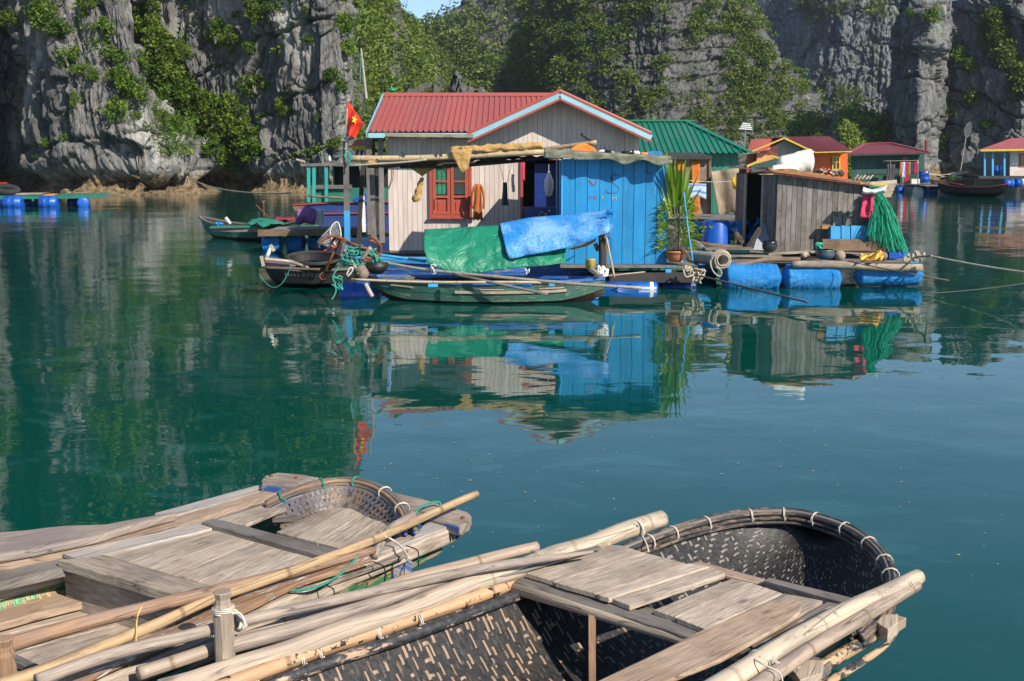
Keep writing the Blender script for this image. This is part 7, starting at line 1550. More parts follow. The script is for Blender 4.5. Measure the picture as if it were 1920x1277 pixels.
def jit(a, c, n, amp):
    """points from a to c with small sideways wander (c left out)"""
    a, c = Vector(a), Vector(c); s_ = (c-a).cross(Vector((0, 0, 1)))
    s_ = s_.normalized() if s_.length > 1e-6 else Vector((1, 0, 0))
    return [a]+[a.lerp(c, k/n)+s_*rng.uniform(-amp, amp) for k in range(1, n)]
def bevel(o, w_=.004, seg=2):
    md = o.modifiers.new('bevel', 'BEVEL'); md.width = w_; md.segments = seg; md.limit_method = 'ANGLE'; md.angle_limit = R(50); return o
def plank(name, parent, px, z, th, m, amp=.0025, long=7, bev=.004, lab=None, cat=None, dirn=None):
    """px: corners in order; z one height or one per corner"""
    zs = z if isinstance(z, (list, tuple)) else [z]*len(px)
    P = [on(u, v, q) for (u, v), q in zip(px, zs)]; pts = []
    for i in range(len(P)):
        a, c = P[i], P[(i+1) % len(P)]; L = (c-a).length
        n = max(2, min(14, int(L/.07))) if L > .1 else max(2, int(L/.02))
        pts += jit(a, c, n, amp if L > .12 else amp*1.4)
    b = B(); e = max(((P[(i+1) % len(P)]-P[i]) for i in range(len(P))), key=lambda q: q.length) if dirn is None else on(*dirn[1], zs[0])-on(*dirn[0], zs[0])
    b.prism(pts, (0, 0, -th), u_dir=e.normalized()); o = bevel(obj(name, b, m, parent), bev)
    if lab: tag(o, lab, cat)
    return o
def ppole(name, lab, pts, r_, m, n=14, parent=None, wob=.04, cat='pole', sub=6):
    P = curve_pts([on(*q) for q in pts], sub) if len(pts) > 2 else [on(*pts[0]).lerp(on(*pts[1]), k/12) for k in range(13)]
    rs = list(np.interp(np.linspace(0, 1, len(P)), np.linspace(0, 1, len(r_)), r_)) if isinstance(r_, (list, tuple)) else [r_]*len(P)
    P = [p+Vector((mnoise.noise(p*2.1+Vector((len(lab), 0, 0))), mnoise.noise(p*2.3+Vector((0, len(lab), 5))), mnoise.noise(p*2.2)))*.012*(wob/.04) for p in P]
    b = B(); b.tube(P, rs, n, wob=wob); o = obj(name, b, m, parent, True)
    if parent is None: tag(o, lab, cat)
    return o
def tie(b, c, d, r_, t=.0035, turns=3, spread=.012):
    c, d = Vector(c), Vector(d).normalized(); a = d.cross(Vector((0, 0, 1))).normalized(); u = a.cross(d)
    pts = []; n = 14*turns
    for i in range(n+1):
        q = 6.283*i/14; rr = r_*(1+.04*math.sin(i*1.7)); pts.append(c+a*math.cos(q)*rr+u*math.sin(q)*rr+d*spread*((i/n)-.5)*2)
    b.tube(pts, t, 5)
def proj_rails(Lp, Rp, ad):
    f_ = lambda T: (np.array([p[0]*ad[0]+p[1]*ad[1] for p in T]), np.array(T)); return f_(Lp), f_(Rp)
class Shell:
    """basket hull between a left and a right rim line"""
    def __init__(s, Lp, Rp, ad, zr, depth, s0, s1, bow0, pw=2.6):
        s.ad, s.zr, s.depth, s.s0, s.s1, s.bow0, s.pw = ad, zr, depth, s0, s1, bow0, pw
        (s.lp, s.L), (s.rp, s.R) = proj_rails(Lp, Rp, ad)
    def p(s, t, q, off=0):
        pr = s.s0+(s.s1-s.s0)*t
        a = [np.interp(pr, s.lp, s.L[:, k]) for k in (0, 1)]; c = [np.interp(pr, s.rp, s.R[:, k]) for k in (0, 1)]
        x = max(0, (pr-s.bow0)/(s.s1-s.bow0)); dep = s.depth*math.sqrt(max(0.0, 1-x**2.4))
        k = abs(2*q-1); return Vector((a[0]+(c[0]-a[0])*q, a[1]+(c[1]-a[1])*q, s.zr-dep*(1-k**s.pw)+off))
    def skin(s, name, m, parent, th=-.02, n=40, k=22):
        b = B(); qs = [.5-.5*math.cos(math.pi*j/k) for j in range(k+1)]
        b.grid([[s.p(i/n, q) for q in qs] for i in range(n+1)], Vector((0, 0, th))); return obj(name, b, m, parent, True)
    def floats(s, name, m, parent, t0, t1, q0, q1, cell=.028, lift=.003, herring=False):
        """woven strips, each its own little raised sliver"""
        Lt = (s.s1-s.s0); Wd = (s.p(.4, 0)-s.p(.4, 1)).length*1.25; b = B()
        nu, nv_ = int(Lt*(t1-t0)/cell), int(Wd*(q1-q0)/cell)
        for i in range(nu):
            for j in range(nv_):
                ja, jb = rng.uniform(-.15, .15), rng.uniform(-.5, .5)
                if herring:
                    if (i+j) % 4 == 0: a0, a1, c0, c1 = i+jb*.4, i+rng.uniform(1.1, 2.2), j+.25+ja, j+.25+ja+rng.uniform(.3, .55)
                    elif (i-j) % 4 == 2 and rng.random() < .8: a0, a1, c0, c1 = i+.25+ja, i+.25+ja+rng.uniform(.3, .6), j+jb*.4, j+rng.uniform(1.0, 2.0)
                    else: continue
                elif (i*2+j) % 7 == 0 and rng.random() < .7:      # along the boat
                    a0, a1, c0, c1 = i+jb, i+1.6+jb, j+.3, j+.75
                elif (i+j) % 3 == 1:
                    a0, a1, c0, c1 = i+.28+ja, i+.28+ja+rng.uniform(.3, .55), j+jb, j+jb+rng.uniform(1.6, 3.2)
                else: continue
                if rng.random() < .08: continue
                f_ = lambda x, y: s.p(min(1, t0+x*cell/Lt), min(1, q0+y*cell/Wd), .0035)
                g_ = lambda x, y: s.p(min(1, t0+x*cell/Lt), min(1, q0+y*cell/Wd), -.001)
                al = (a1-a0) > (c1-c0)
                if al: P = [g_(a0, c0), g_(a0, c1), f_((a0+a1)/2, c1), g_(a1, c1), g_(a1, c0), f_((a0+a1)/2, c0)]
                else: P = [g_(a0, c0), g_(a1, c0), f_(a1, (c0+c1)/2), g_(a1, c1), g_(a0, c1), f_(a0, (c0+c1)/2)]
                o = rng.random()*9; L3 = cell*3; w_ = cell*.62
                uv = [(o, 0), (o, w_), (o+L3/2, w_), (o+L3, w_), (o+L3, 0), (o+L3/2, 0)]
                b.add(P, [(0, 1, 2, 5), (5, 2, 3, 4)], [[uv[0], uv[1], uv[2], uv[5]], [uv[5], uv[2], uv[3], uv[4]]], rng.random())
        o = obj(name, b, m, parent); tag(o, kind='stuff'); return o
# ------------------------------------------------ right boat, black basket
BO = thing('basket_boat', 'black tarred basket boat with bleached deck planks, bow at the lower right', 'boat', (0.6, 4.9, .1))
Lp = [(-2.6, 2.65), (-1.0, 4.19), (-.59, 4.59), (-.08, 5.09), (.65, 5.78), (.81, 5.94), (1.01, 6.11), (1.25, 6.27), (1.48, 6.34), (1.66, 6.31), (1.74, 6.25)]
Rp = [(-.9, 1.8), (.0, 2.92), (.6, 3.62), (.99, 4.13), (1.31, 4.5), (1.63, 4.86), (1.82, 5.19), (1.89, 5.4), (1.91, 5.67), (1.89, 5.97), (1.8, 6.17), (1.745, 6.245)]
AD = (.69, .724)
SB = Shell(Lp, Rp, AD, .47, .445, 1.0, 5.725, 4.0)
MT['tarskin'] = mplain('cracked_tar', (.018, .016, .016), .55, scale=28, vary=.6, bump=.7, dist=.008)
SB.skin('hull', MT['tarskin'], BO, -.015, 60, 30)
SB.floats('woven_strips', MT['weave_b'], BO, .25, .70, .0, .55, .028)
SB.floats('woven_strips', MT['weave_bow'], BO, .70, .99, .0, 1.0, .03, herring=True)
SB.floats('woven_strips', MT['weave_b'], BO, .30, .70, .55, 1.0, .032)
RB = SB
def rimpath(side, t0, t1, n, dz=0, inn=0):
    out = []
    for i in range(n+1):
        t = t0+(t1-t0)*i/n; p = SB.p(t, 0 if side == 'L' else 1); o = SB.p(t, 1 if side == 'L' else 0); d = (o-p); d.z = 0; d = d.normalized() if d.length > 1e-5 else Vector((0, 0, 0)); out.append(p+d*inn+Vector((0, 0, dz)))
    return out
ad3 = Vector((AD[0], AD[1], 0))
one('rim_bamboo', MT['fbam_o'], BO, lambda b: b.tube([on(300, 1332, .49), on(480, 1263, .49), on(590, 1222, .49), on(700, 1186, .49), on(815, 1146, .49), on(930, 1106, .49), on(1010, 1072, .48)], [.032]*7, 16, wob=.03), True)
one('rim_bamboo', MT['tarred'], BO, lambda b: b.tube([on(420, 1316, .455), on(530, 1274, .455), on(640, 1234, .455), on(740, 1202, .455), on(840, 1166, .455), on(960, 1120, .45), on(1050, 1088, .45)], [.026]*7, 14, wob=.06), True)
one('rim_bamboo', MT['tarred'], BO, lambda b: b.tube(curve_pts([on(1178, 1022, .47), on(1230, 1010, .46), on(1290, 996, .455), on(1350, 985, .45)], 4), [.02, .026]+[.026]*9+[.02, .016], 12, wob=.08), True)
# bow rim: a bundle of thin strips
arcpx = [(1150, 1038), (1190, 1022), (1240, 1003), (1300, 984), (1370, 968), (1440, 962), (1500, 965), (1560, 980), (1610, 1002), (1650, 1035), (1670, 1068), (1676, 1100), (1655, 1150), (1610, 1195)]
arc = curve_pts([on(u, v, .48) for u, v in arcpx], 6)
def offs(path, inn, dz):
    c = Vector((1.15, 5.45, 0)); out = []
    for i, p in enumerate(path):
        t = (path[min(i+1, len(path)-1)]-path[max(i-1, 0)]).normalized(); n_ = t.cross(Vector((0, 0, 1)));
        if (c-p).dot(n_) < 0: n_ = -n_
        out.append(p+n_*inn+Vector((0, 0, dz)))
    return out
for k, (inn, dz, r_) in enumerate([(-.012, .012, .012), (.004, .022, .012), (.018, .018, .011), (.03, .004, .012), (.034, -.018, .013), (-.018, -.008, .013), (.036, -.042, .012), (-.018, -.032, .013)]):
    one('rim_strip', MT['rimstrip'] if k not in (2,) else MT['fdark'], BO, lambda b: b.tube(offs(arc, inn, dz+.004*math.sin(k*3)), r_, 7, wob=.12), True)
NA = len(arc)
for k in (9, 14, 20, 27, 33, 39, 45, 51, 57, 62): 
    c = arc[k]; d = arc[k+1]-arc[k-1]; one('cord_binding', MT['cord'], BO, lambda b: tie(b, c+Vector((0, 0, -.008))+(Vector((1.15, 5.45, .48))-c).normalized()*.01, d, .042, .003, 2, .006), True)
for (u, v) in [(560, 1238), (593, 1226), (703, 1190), (782, 1165), (866, 1132), (470, 1270)]: one('cord_binding', MT['cord'] if u != 866 else MT['rust'], BO, lambda b: tie(b, on(u, v, .475), Vector((.72, .69, 0)), .043, .0035, 2, .01), True)
# crossbeams
plank('crossbeam', BO, [(930, 1080), (975, 1074), (1322, 1183), (1302, 1197)], .505, .03, MT['fdark'], dirn=((933, 1079), (1302, 1197)))
one('crossbeam', MT['flog'], BO, lambda b: b.tube([on(905, 1086, .475), on(1100, 1143, .475), on(1297, 1203, .475), on(1500, 1264, .475)], [.028]*4, 12, wob=.05), True)
plank('crossbeam', BO, [(1432, 1088), (1444, 1083), (1600, 1121), (1588, 1131)], .53, .05, MT['fdark'])
plank('crossbeam', BO, [(1290, 1056), (1312, 1052), (1700, 1158), (1680, 1172)], .475, .045, MT['fbrown'])
plank('crossbeam', BO, [(1330, 1072), (1338, 1066), (1436, 1090), (1430, 1096)], .5, .02, MT['fbrown'])
plank('crossbeam', BO, [(1180, 1140), (1200, 1133), (1560, 1240), (1540, 1256)], .465, .05, MT['fdark'])
plank('beam_stub', BO, [(1640, 1164), (1652, 1154), (1684, 1150), (1683, 1168), (1665, 1180)], .5, .06, MT['flog'])
plank('beam_stub', BO, [(1480, 1250), (1500, 1236), (1545, 1238), (1540, 1262), (1500, 1275)], .5, .06, MT['flog'])
plank('beam_stub', BO, [(1378, 1222), (1392, 1213), (1416, 1217), (1400, 1228)], .515, .03, MT['fdark'])
one('strut', MT['fpole'], BO, lambda b: b.beam(on(1110, 1153, .47), on(1110, 1153, .47)+Vector((.005, -.01, -.42)), .032, .022, up=(0, 1, 0)))
# deck planks
dk = [('fplank_g', [(977, 1071), (1040, 1090), (1212, 1037), (1165, 1022), (1140, 1021)]), ('fplank', [(1041, 1091), (1117, 1113), (1286, 1056), (1214, 1037)]), ('fplank', [(1119, 1113), (1142, 1121), (1330, 1062), (1289, 1056)]), ('fplank', [(1145, 1121), (1181, 1135), (1360, 1075), (1332, 1062)]),
      ('fplank', [(1226, 1143), (1267, 1157), (1406, 1092), (1371, 1085)]), ('fplank', [(1269, 1158), (1322, 1179), (1467, 1112), (1408, 1092)]), ('fplank_g', [(1324, 1180), (1416, 1207), (1543, 1126), (1469, 1112)]), ('flaky2', [(1409, 1210), (1441, 1216), (1586, 1133), (1551, 1128)])]
for k, (m, px) in enumerate(dk): plank('deck_plank', BO, px, .535+.004*(k % 3) if k < 4 else .528+.004*(k % 2), .026, MT[m], amp=.003, dirn=(px[0], px[-1]))
# paddle
PD = thing('paddle', 'wooden paddle with a broad rounded blade lying across the black boat', 'paddle', on(1300, 1200, .57))
bl = [(1118, 1277), (1180, 1247), (1240, 1219), (1315, 1181), (1409, 1142), (1450, 1129), (1480, 1122), (1497, 1124), (1505, 1133), (1500, 1148), (1480, 1164), (1409, 1204), (1352, 1236), (1262, 1272), (1190, 1300), (1080, 1330), (1050, 1310)]
one('blade', MT['fbrown'], PD, lambda b: b.prism([on(u, v, .575) for u, v in bl], (0, 0, -.02), u_dir=on(1450, 1135, .5)-on(1150, 1270, .5))); bevel(bpy.data.objects['blade'], .008, 3)
one('shaft', MT['fbrown'], PD, lambda b: b.tube([on(1090, 1310, .57), on(900, 1390, .57), on(700, 1480, .6)], [.03, .022, .02], 12), True)
# thick poles lashed to the right side
ppole('bamboo_pole', 'thick pale bamboo lashed along the right side of the black boat', [(1722, 1082, .56), (1640, 1122, .56), (1558, 1162, .56), (1470, 1214, .56), (1365, 1280, .56), (1200, 1385, .56)], [.036, .042, .042, .044, .045, .046], MT['fbam_p'], 20)
ppole('bamboo_pole', 'brown pole lying outside the thick pale bamboo on the right', [(1718, 1098, .545), (1660, 1130, .545), (1597, 1169, .545), (1520, 1217, .545), (1440, 1272, .545), (1300, 1372, .54)], [.024, .03, .03, .03, .031, .03], MT['fbam_b'], 16)
ppole('rim_bamboo', 'peeling', [(1650, 1186, .44), (1610, 1208, .44), (1550, 1246, .44), (1500, 1283, .44), (1400, 1360, .44)], [.02, .028, .03, .03, .03], MT['peel'], 16, parent=BO)
ppole('bamboo_stick', 'thin tarred stick with a pointed tip jutting over the water at the lower right', [(1694, 1166, .44), (1662, 1200, .43), (1618, 1236, .42), (1572, 1268, .42), (1490, 1322, .42)], [.004, .013, .016, .018, .02], MT['peel'], 10, wob=.1)
one('cord_binding', MT['cord'], BO, lambda b: (tie(b, on(1425, 1243, .555), Vector((.62, .78, 0)), .052, .0035, 3, .02), tie(b, on(1450, 1256, .545), Vector((.62, .78, 0)), .04, .0035, 2, .01), b.tube(curve_pts([on(1408, 1233, .6), on(1430, 1245, .61), on(1462, 1262, .585), on(1468, 1290, .56)], 4), .0035, 5)), True)
one('cord_binding', MT['cord'], BO, lambda b: tie(b, on(1697, 1100, .55), Vector((.62, .78, 0)), .04, .0022, 2, .02), True)
for (u, v) in ((1662, 1110), (1600, 1140), (1583, 1150)): tag(one('tar_patch', MT['black'], None, lambda b: b.tube([on(u, v, .6), on(u+3, v+10, .59)], [.004, .003], 5)), 'small black crack mark on the thick pale bamboo at right', 'mark', 'crack marks on the thick pale bamboo') if False else None
ppole('bamboo_pole', 'thick pale bamboo whose cut end sticks out over the water at centre', [(1241, 975, .55), (1180, 996, .55), (1110, 1020, .55), (1040, 1040, .55), (960, 1072, .545), (880, 1100, .53), (800, 1130, .52)], [.047, .048, .047, .05, .046, .04, .03], MT['fbam_p'], 20, wob=.06)
one('cord_binding', MT['cord'], BO, lambda b: tie(b, on(1128, 1013, .55), Vector((.75, .66, 0)), .052, .0025, 2, .006), True)
one('cord_binding', MT['cord'], BO, lambda b: tie(b, on(1008, 1052, .555), Vector((.75, .66, 0)), .055, .0022, 2, .015), True)
one('cord_binding', MT['cord'], BO, lambda b: (tie(b, on(1193, 992, .55), Vector((.75, .66, 0)), .053, .003, 3, .008), b.tube(curve_pts([on(1196, 984, .59), on(1203, 1002, .52), on(1212, 1020, .5), on(1216, 1035, .48)], 4), .005, 5)), True)
ppole('bamboo_pole', 'brown bamboo lying behind the pale one, its end pointing at open water', [(1008, 1024, .57), (930, 1043, .57), (850, 1066, .57), (760, 1091, .56), (600, 1150, .54), (405, 1213, .53), (262, 1263, .52)], [.026, .028, .029, .029, .028, .028, .028], MT['fbam_b'], 16)
ppole('split_log', 'long pale split log resting between the two near boats', [(1000, 1052, .53), (940, 1074, .53), (860, 1106, .53), (770, 1138, .53), (640, 1184, .53), (520, 1222, .53), (430, 1249, .53), (300, 1300, .53)], [.02, .032, .045, .047, .045, .044, .046, .05], MT['flog'], 16, wob=.12)
ppole('oar', 'long oar with a thin blade tip crossing both near boats', [(68, 1277, .63), (240, 1219, .63), (440, 1168, .63), (700, 1110, .62), (850, 1078, .61), (960, 1056, .61), (1040, 1042, .61), (1112, 1033, .60)], [.026, .026, .025, .023, .022, .022, .016, .006], MT['fgpole'], 14)
ppole('grey_pole', 'shaded grey pole under the long oar, running up to the centre', [(420, 1212, .57), (600, 1163, .57), (760, 1112, .57), (860, 1083, .57), (960, 1060, .565)], [.034, .034, .030, .024, .012], MT['fgpole'], 14, wob=.08)
plank('inner_board', None, [(890, 1092), (905, 1065), (1000, 1048), (1120, 1022), (1128, 1026), (1010, 1062)], .56, .012, MT['fdark'], lab='thin dark board tip lying on the bleached planks near the centre', cat='board')
tag(one('green_strip', mplain('bright_green_plastic', (.01, .35, .06), .4), None, lambda b: b.tube(curve_pts([on(660, 1147, .535), on(720, 1125, .55), on(780, 1103, .555), on(850, 1082, .55)], 4), .014, 8), True), 'bright green plastic strip tucked between the poles', 'strip')
rope('green_string', 'short green cord hanging into the black boat at the lower right', curve_pts([on(1360, 1232, .47), on(1345, 1245, .42), on(1336, 1268, .35), on(1338, 1300, .3)], 5), .006, MT['rope_g'], laid=False)
e = thing('plastic_cap', 'round teal plastic cap lying in the bottom of the black boat', 'cap', on(926, 1272, .12)); one('cap', mplain('teal_plastic', (.05, .13, .15), .4), e, lambda b: lathe(b, on(926, 1274, .12), [(0, .035), (.02, .036), (.026, .03)], 18), True)
tag(one('wood_scrap', MT['flog'], None, lambda b: b.box(on(975, 1275, .1), (.09, .05, .03), .3)), 'small pale wood scrap beside the teal cap', 'scrap')
tag(one('loose_bamboo', MT['fbam_b'], None, lambda b: b.beam(on(1030, 1262, .07), on(1120, 1215, .07), .035, .012)), 'split bamboo lying in the shaded bottom of the black boat', 'bamboo')
# thole posts
def thole(lab, u, v, top, bot, w_, m):
    e = thing('thole_post', lab, 'post', on(u, v, bot)); c = on(u, v, top)
    prof = [(-(top-bot), w_*.5), (-.075, w_*.5), (-.065, w_*.5), (-.05, w_*.38), (-.03, w_*.36), (-.004, w_*.47), (0, w_*.44)]
    b = B(); b.tube([c+Vector((0, 0, z)) for z, _ in prof], [r_ for _, r_ in prof], 8); o = obj('post', b, m, e); bevel(o, .003); return e, c
e, c = thole('pale carved thole post standing upright with rope round its neck', 417, 1108, .80, .36, .082, MT['fplank'])
one('cord_binding', MT['cord'], e, lambda b: (tie(b, c+Vector((0, 0, -.075)), Vector((0.01, 0, 1)), .04, .004, 3, .012), b.tube(curve_pts([c+Vector((.03, -.02, -.08)), on(442, 1145, .70), on(452, 1163, .66), on(449, 1177, .64), on(440, 1180, .60)], 4), .007, 6), b.tube(curve_pts([c+Vector((.035, -.01, -.09)), on(449, 1150, .70), on(459, 1167, .66), on(455, 1180, .63)], 4), .006, 6), tie(b, on(447, 1167, .635), Vector((.7, .7, 0)), .034, .005, 3, .015)), True)
e, c = thole('brown thole post cut by the left edge of the photo', 6, 1196, .70, .2, .085, MT['fpole'])
rope('yellow_twine', 'thin yellow twine tied to the brown pole and hanging down', curve_pts([on(266, 1137, .66), on(259, 1152, .64), on(256, 1170, .6), on(255, 1205, .56), on(250, 1230, .52), on(241, 1250, .5)], 5), .0032, mplain('yellow_twine', (.6, .42, .14), .8), 'twine', laid=False)
# ------------------------------------------------ left boat
AO = thing('sampan', 'grey planked sampan with worn blue paint and a basket bow at the lower left', 'boat', (-1.4, 5.4, .1))
La = [(-4.6, 3.2), (-2.58, 5.47), (-1.96, 6.1), (-1.5, 6.66), (-1.33, 6.86), (-1.15, 6.98), (-1.0, 6.99), (-.9, 6.92)]
Ra = [(-3.2, 2.2), (-1.75, 3.9), (-1.2, 4.62), (-.86, 5.19), (-.6, 5.75), (-.52, 6.05), (-.55, 6.35), (-.68, 6.66), (-.8, 6.84), (-.89, 6.91)]
AA = (.62, .785)
SA = Shell(La, Ra, AA, .42, .38, 0.6, 4.87, 3.4, pw=3.2)
SA.skin('hull', MT['greenpaint'], AO, -.03, 50, 24)
SA.floats('woven_strips', MT['weave_a'], AO, .72, .99, .0, 1.0, .034)
SA.floats('woven_strips', MT['weave_g'], AO, .2, .62, .0, .22, .04)
arcA = curve_pts([on(u, v, z) for u, v, z in ((498, 946, .50), (540, 925, .56), (580, 911, .60), (620, 903, .61), (660, 902, .61), (700, 911, .61), (735, 932, .60), (758, 958, .58), (772, 990, .55))], 5)
def offA(path, inn, dz):
    c = Vector((-1.0, 6.2, 0)); out = []
    for i, p in enumerate(path):
        t = (path[min(i+1, len(path)-1)]-path[max(i-1, 0)]).normalized(); n_ = t.cross(Vector((0, 0, 1)))
        if (c-p).dot(n_) < 0: n_ = -n_
        out.append(p+n_*inn+Vector((0, 0, dz)))
    return out
for k, (inn, dz, r_, m) in enumerate([(-.012, .008, .013, 'fdark'), (.008, .014, .012, 'fdark'), (.024, .006, .012, 'fpole'), (.032, -.014, .012, 'fdark'), (-.018, -.012, .013, 'fdark'), (.034, -.036, .011, 'bluewood2'), (-.02, -.034, .013, 'bluewood2')]):
    one('rim_strip', MT[m], AO, lambda b: b.tube(offA(arcA, inn, dz), r_, 7, wob=.1), True)
for k in (4, 13, 21, 28, 34): one('cord_binding', MT['rope_g'] if k < 22 else MT['cord'], AO, lambda b: tie(b, arcA[k]+Vector((0, -.005, -.01)), arcA[k+1]-arcA[k-1], .042, .003, 2, .008), True)
# basket side under the rim, in view inside the bow
one('basket_wall', MT['weave_a'], AO, lambda b: b.grid([[p+(Vector((-1.0, 6.15, p.z))-p).normalized()*(.035+.02*q+.012*q*q)+Vector((0, 0, -.03-.06*q)) for p in arcA] for q in range(4)]), True)
def weave_band(b, path, rows, cell, inn0, dinn, dz):
    cen = Vector((-1.0, 6.15, 0)); L = 0
    for i in range(0, len(path)-1):
        for sub in range(3):
            p = path[i].lerp(path[i+1], sub/3); d = (path[i+1]-path[i]).normalized(); n_ = (Vector((cen.x, cen.y, p.z))-p).normalized()
            for r_ in range(rows):
                if (i*3+sub+r_) % 2: continue
                c = p+n_*(inn0+dinn*r_)+Vector((0, 0, -.03-dz*r_)); dn = (n_*dinn+Vector((0, 0, -dz))).normalized()
                if (i*3+sub+2*r_) % 4 < 2: A1, A2 = d*cell*1.3, dn*cell*.42
                else: A1, A2 = dn*cell*1.3, d*cell*.42
                up = d.cross(dn).normalized(); up = up if up.z > 0 else -up; o = rng.random()*9
                b.add([c-A1-A2+up*.003, c-A1+A2+up*.003, c+A1+A2+up*.003, c+A1-A2+up*.003, c-A2+up*.007, c+A2+up*.007], [(0, 1, 5, 4), (4, 5, 2, 3)], [[(o, 0), (o, .02), (o+.04, .02), (o+.04, 0)], [(o+.04, 0), (o+.04, .02), (o+.08, .02), (o+.08, 0)]], rng.random())
b = B(); weave_band(b, arcA, 6, .024, .047, .026, .028); tag(obj('woven_strips', b, MT['weave_a'], AO), kind='stuff')
# bow plank
plank('bow_board', AO, [(490, 901), (498, 892), (520, 886), (560, 889), (640, 902), (700, 914), (790, 935), (876, 960), (884, 968), (880, 979), (862, 987), (780, 962), (640, 926), (560, 912), (492, 908)],   .53, .05, MT['fplank_g'], amp=.001, dirn=((500, 895), (870, 965)))
one('bow_board_edge', MT['bluewood2'], AO, lambda b: b.prism([on(u, v, .528) for u, v in ((491, 909), (640, 927), (780, 963), (861, 988), (860, 990), (778, 966), (638, 930), (490, 912))], (0, 0, -.045)))
for (u, v) in ((555, 897), (508, 893), (868, 972)): one('rusty_nail', MT['rust'], AO, lambda b: b.tube([on(u, v, .529), on(u, v, .535)], [.014, .008], 8))
# left gunwale boards
plank('gunwale_board', AO, [(-40, 1068), (-40, 1042), (300, 978), (524, 911), (527, 921), (300, 998)], .50, .04, MT['fbrown'], dirn=((0, 1050), (525, 916)))
plank('gunwale_board', AO, [(290, 962), (488, 908), (520, 908), (522, 912), (330, 966)], .495, .03, MT['bluewood'])
plank('inner_gunwale', AO, [(-40, 1100), (-40, 1080), (120, 1044), (380, 975), (500, 940), (505, 950), (390, 985), (130, 1062)], .47, .05, MT['fdark'])
plank('driftwood_oar', None, [(-40, 1046), (-40, 1000), (60, 992), (120, 985), (200, 982), (300, 963), (326, 958), (332, 962), (280, 975), (180, 1005), (60, 1030)], .55, .045, MT['fgpole'], amp=.006, bev=.012, lab='wavy edged brown oar blade at the left edge beside the water', cat='oar', dirn=((0, 1020), (320, 962)))
plank('side_strake', AO, [(-40, 1085), (-40, 1062), (150, 1035), (150, 1050)], .44, .02, MT['bluewood2'])
# deck, aft group
aft = [[(118, 1037), (152, 1051), (395, 985), (376, 976)], [(153, 1051), (202, 1043), (398, 986), (396, 985)]]
plank('deck_plank', AO, [(118, 1037), (150, 1051), (398, 990), (378, 978)], .50, .025, MT['bluewood'])
lowe = [(200, 1042), (240, 1054), (284, 1066), (328, 1079), (372, 1091), (415, 1103), (470, 1120)]
uppe = [(383, 989), (402, 993), (444, 1004), (485, 1014), (526, 1024), (563, 1033), (600, 1043)]
uppe = [(381, 988), (408, 995), (446, 1005), (484, 1014), (522, 1024), (560, 1033), (600, 1043)]
for k in range(6): plank('deck_plank', AO, [lowe[k], lowe[k+1], uppe[k+1], uppe[k]], .485+.002*(k % 2), .025, MT['fplank' if k % 3 else 'fplank_g'], amp=.002, dirn=(lowe[k], uppe[k]))
plank('crossbeam', AO, [(378, 979), (400, 971), (640, 1032), (612, 1044)], .515, .05, MT['fdark'])
plank('crossbeam', AO, [(108, 1050), (196, 1040), (412, 1104), (440, 1112), (360, 1122), (340, 1118)], .505, .05, MT['fplank_g'], dirn=((120, 1050), (360, 1120)))
P4 = [on(u, v, .45) for u, v in ((120, 1060), (330, 1122), (470, 1160))]
for k in range(2): one('bulkhead', MT['fdark' if k else 'fplank_g'], AO, lambda b: b.prism([P4[k], P4[k+1]+(P4[k]-P4[k+1])*.01, P4[k+1]+(P4[k]-P4[k+1])*.01-Vector((0, 0, .30)), P4[k]-Vector((0, 0, .30))], Vector((.02, .025, 0)), u_dir=P4[k+1]-P4[k]))
# deck, front group
plank('deck_plank', AO, [(397, 977), (462, 983), (556, 944), (530, 939), (500, 944)], .49, .022, MT['fplank_g'], dirn=((400, 980), (540, 940)))
plank('deck_plank', AO, [(462, 985), (470, 978), (560, 946), (553, 942)], .492, .022, MT['fplank_g']) if False else None
fl = [(512, 996), (552, 1006), (594, 1017), (636, 1028), (680, 1040)]; fu = [(628, 946), (655, 950), (690, 958), (722, 966), (755, 978)]
fl = [(518, 997), (556, 1007), (596, 1017), (634, 1027), (676, 1038)]; fu = [(627, 945), (655, 950), (688, 957), (722, 967), (756, 980)]
for k in range(4): plank('deck_plank', AO, [fl[k], fl[k+1], fu[k+1], fu[k]], .488+.003*(k % 2), .022, MT['fplank' if k % 2 else 'fplank_g'], amp=.002, dirn=(fl[k], fu[k]))
plank('crossbeam', AO, [(500, 957), (530, 951), (610, 951), (590, 966), (510, 968)], .455, .04, MT['fdark'])
tag(one('orange_float', mplain('orange_plastic', (.7, .28, .02), .4), None, lambda b: lathe(b, on(540, 985, .33), [(0, .015), (.015, .035), (.035, .038), (.055, .02)], 14), True), 'small orange float in the hatch of the sampan', 'float')
# right gunwale timber
plank('gunwale_timber', AO, [(806, 982), (860, 962), (882, 966), (850, 990), (700, 1052), (560, 1112), (440, 1172), (300, 1232), (60, 1330), (20, 1310), (230, 1222), (420, 1142), (560, 1078), (700, 1022)], .50, .085, MT['fplank'], amp=.002, bev=.012, dirn=((850, 980), (440, 1160)))
plank('gunwale_board', AO, [(770, 1012), (800, 978), (846, 978), (846, 984), (700, 1042), (560, 1098), (500, 1120), (560, 1072), (690, 1022)], .515, .02, MT['bluewood'], dirn=((800, 990), (560, 1085)))
for (u, v) in ((778, 1035), (715, 1065), (620, 1107), (850, 985)): one('cord_binding', MT['bars'], AO, lambda b: b.tube(curve_pts([on(u-16, v-12, .52), on(u, v-6, .52), on(u+6, v, .50), on(u+7, v+14, .48), on(u+6, v+26, .44)], 4), .0035, 5), True)
one('blue_bracket', MT['bluewood2'], AO, lambda b: (b.box(on(742, 1072, .36), (.09, .07, .14), .8), b.box(on(760, 1062, .38), (.05, .05, .08), .8)))
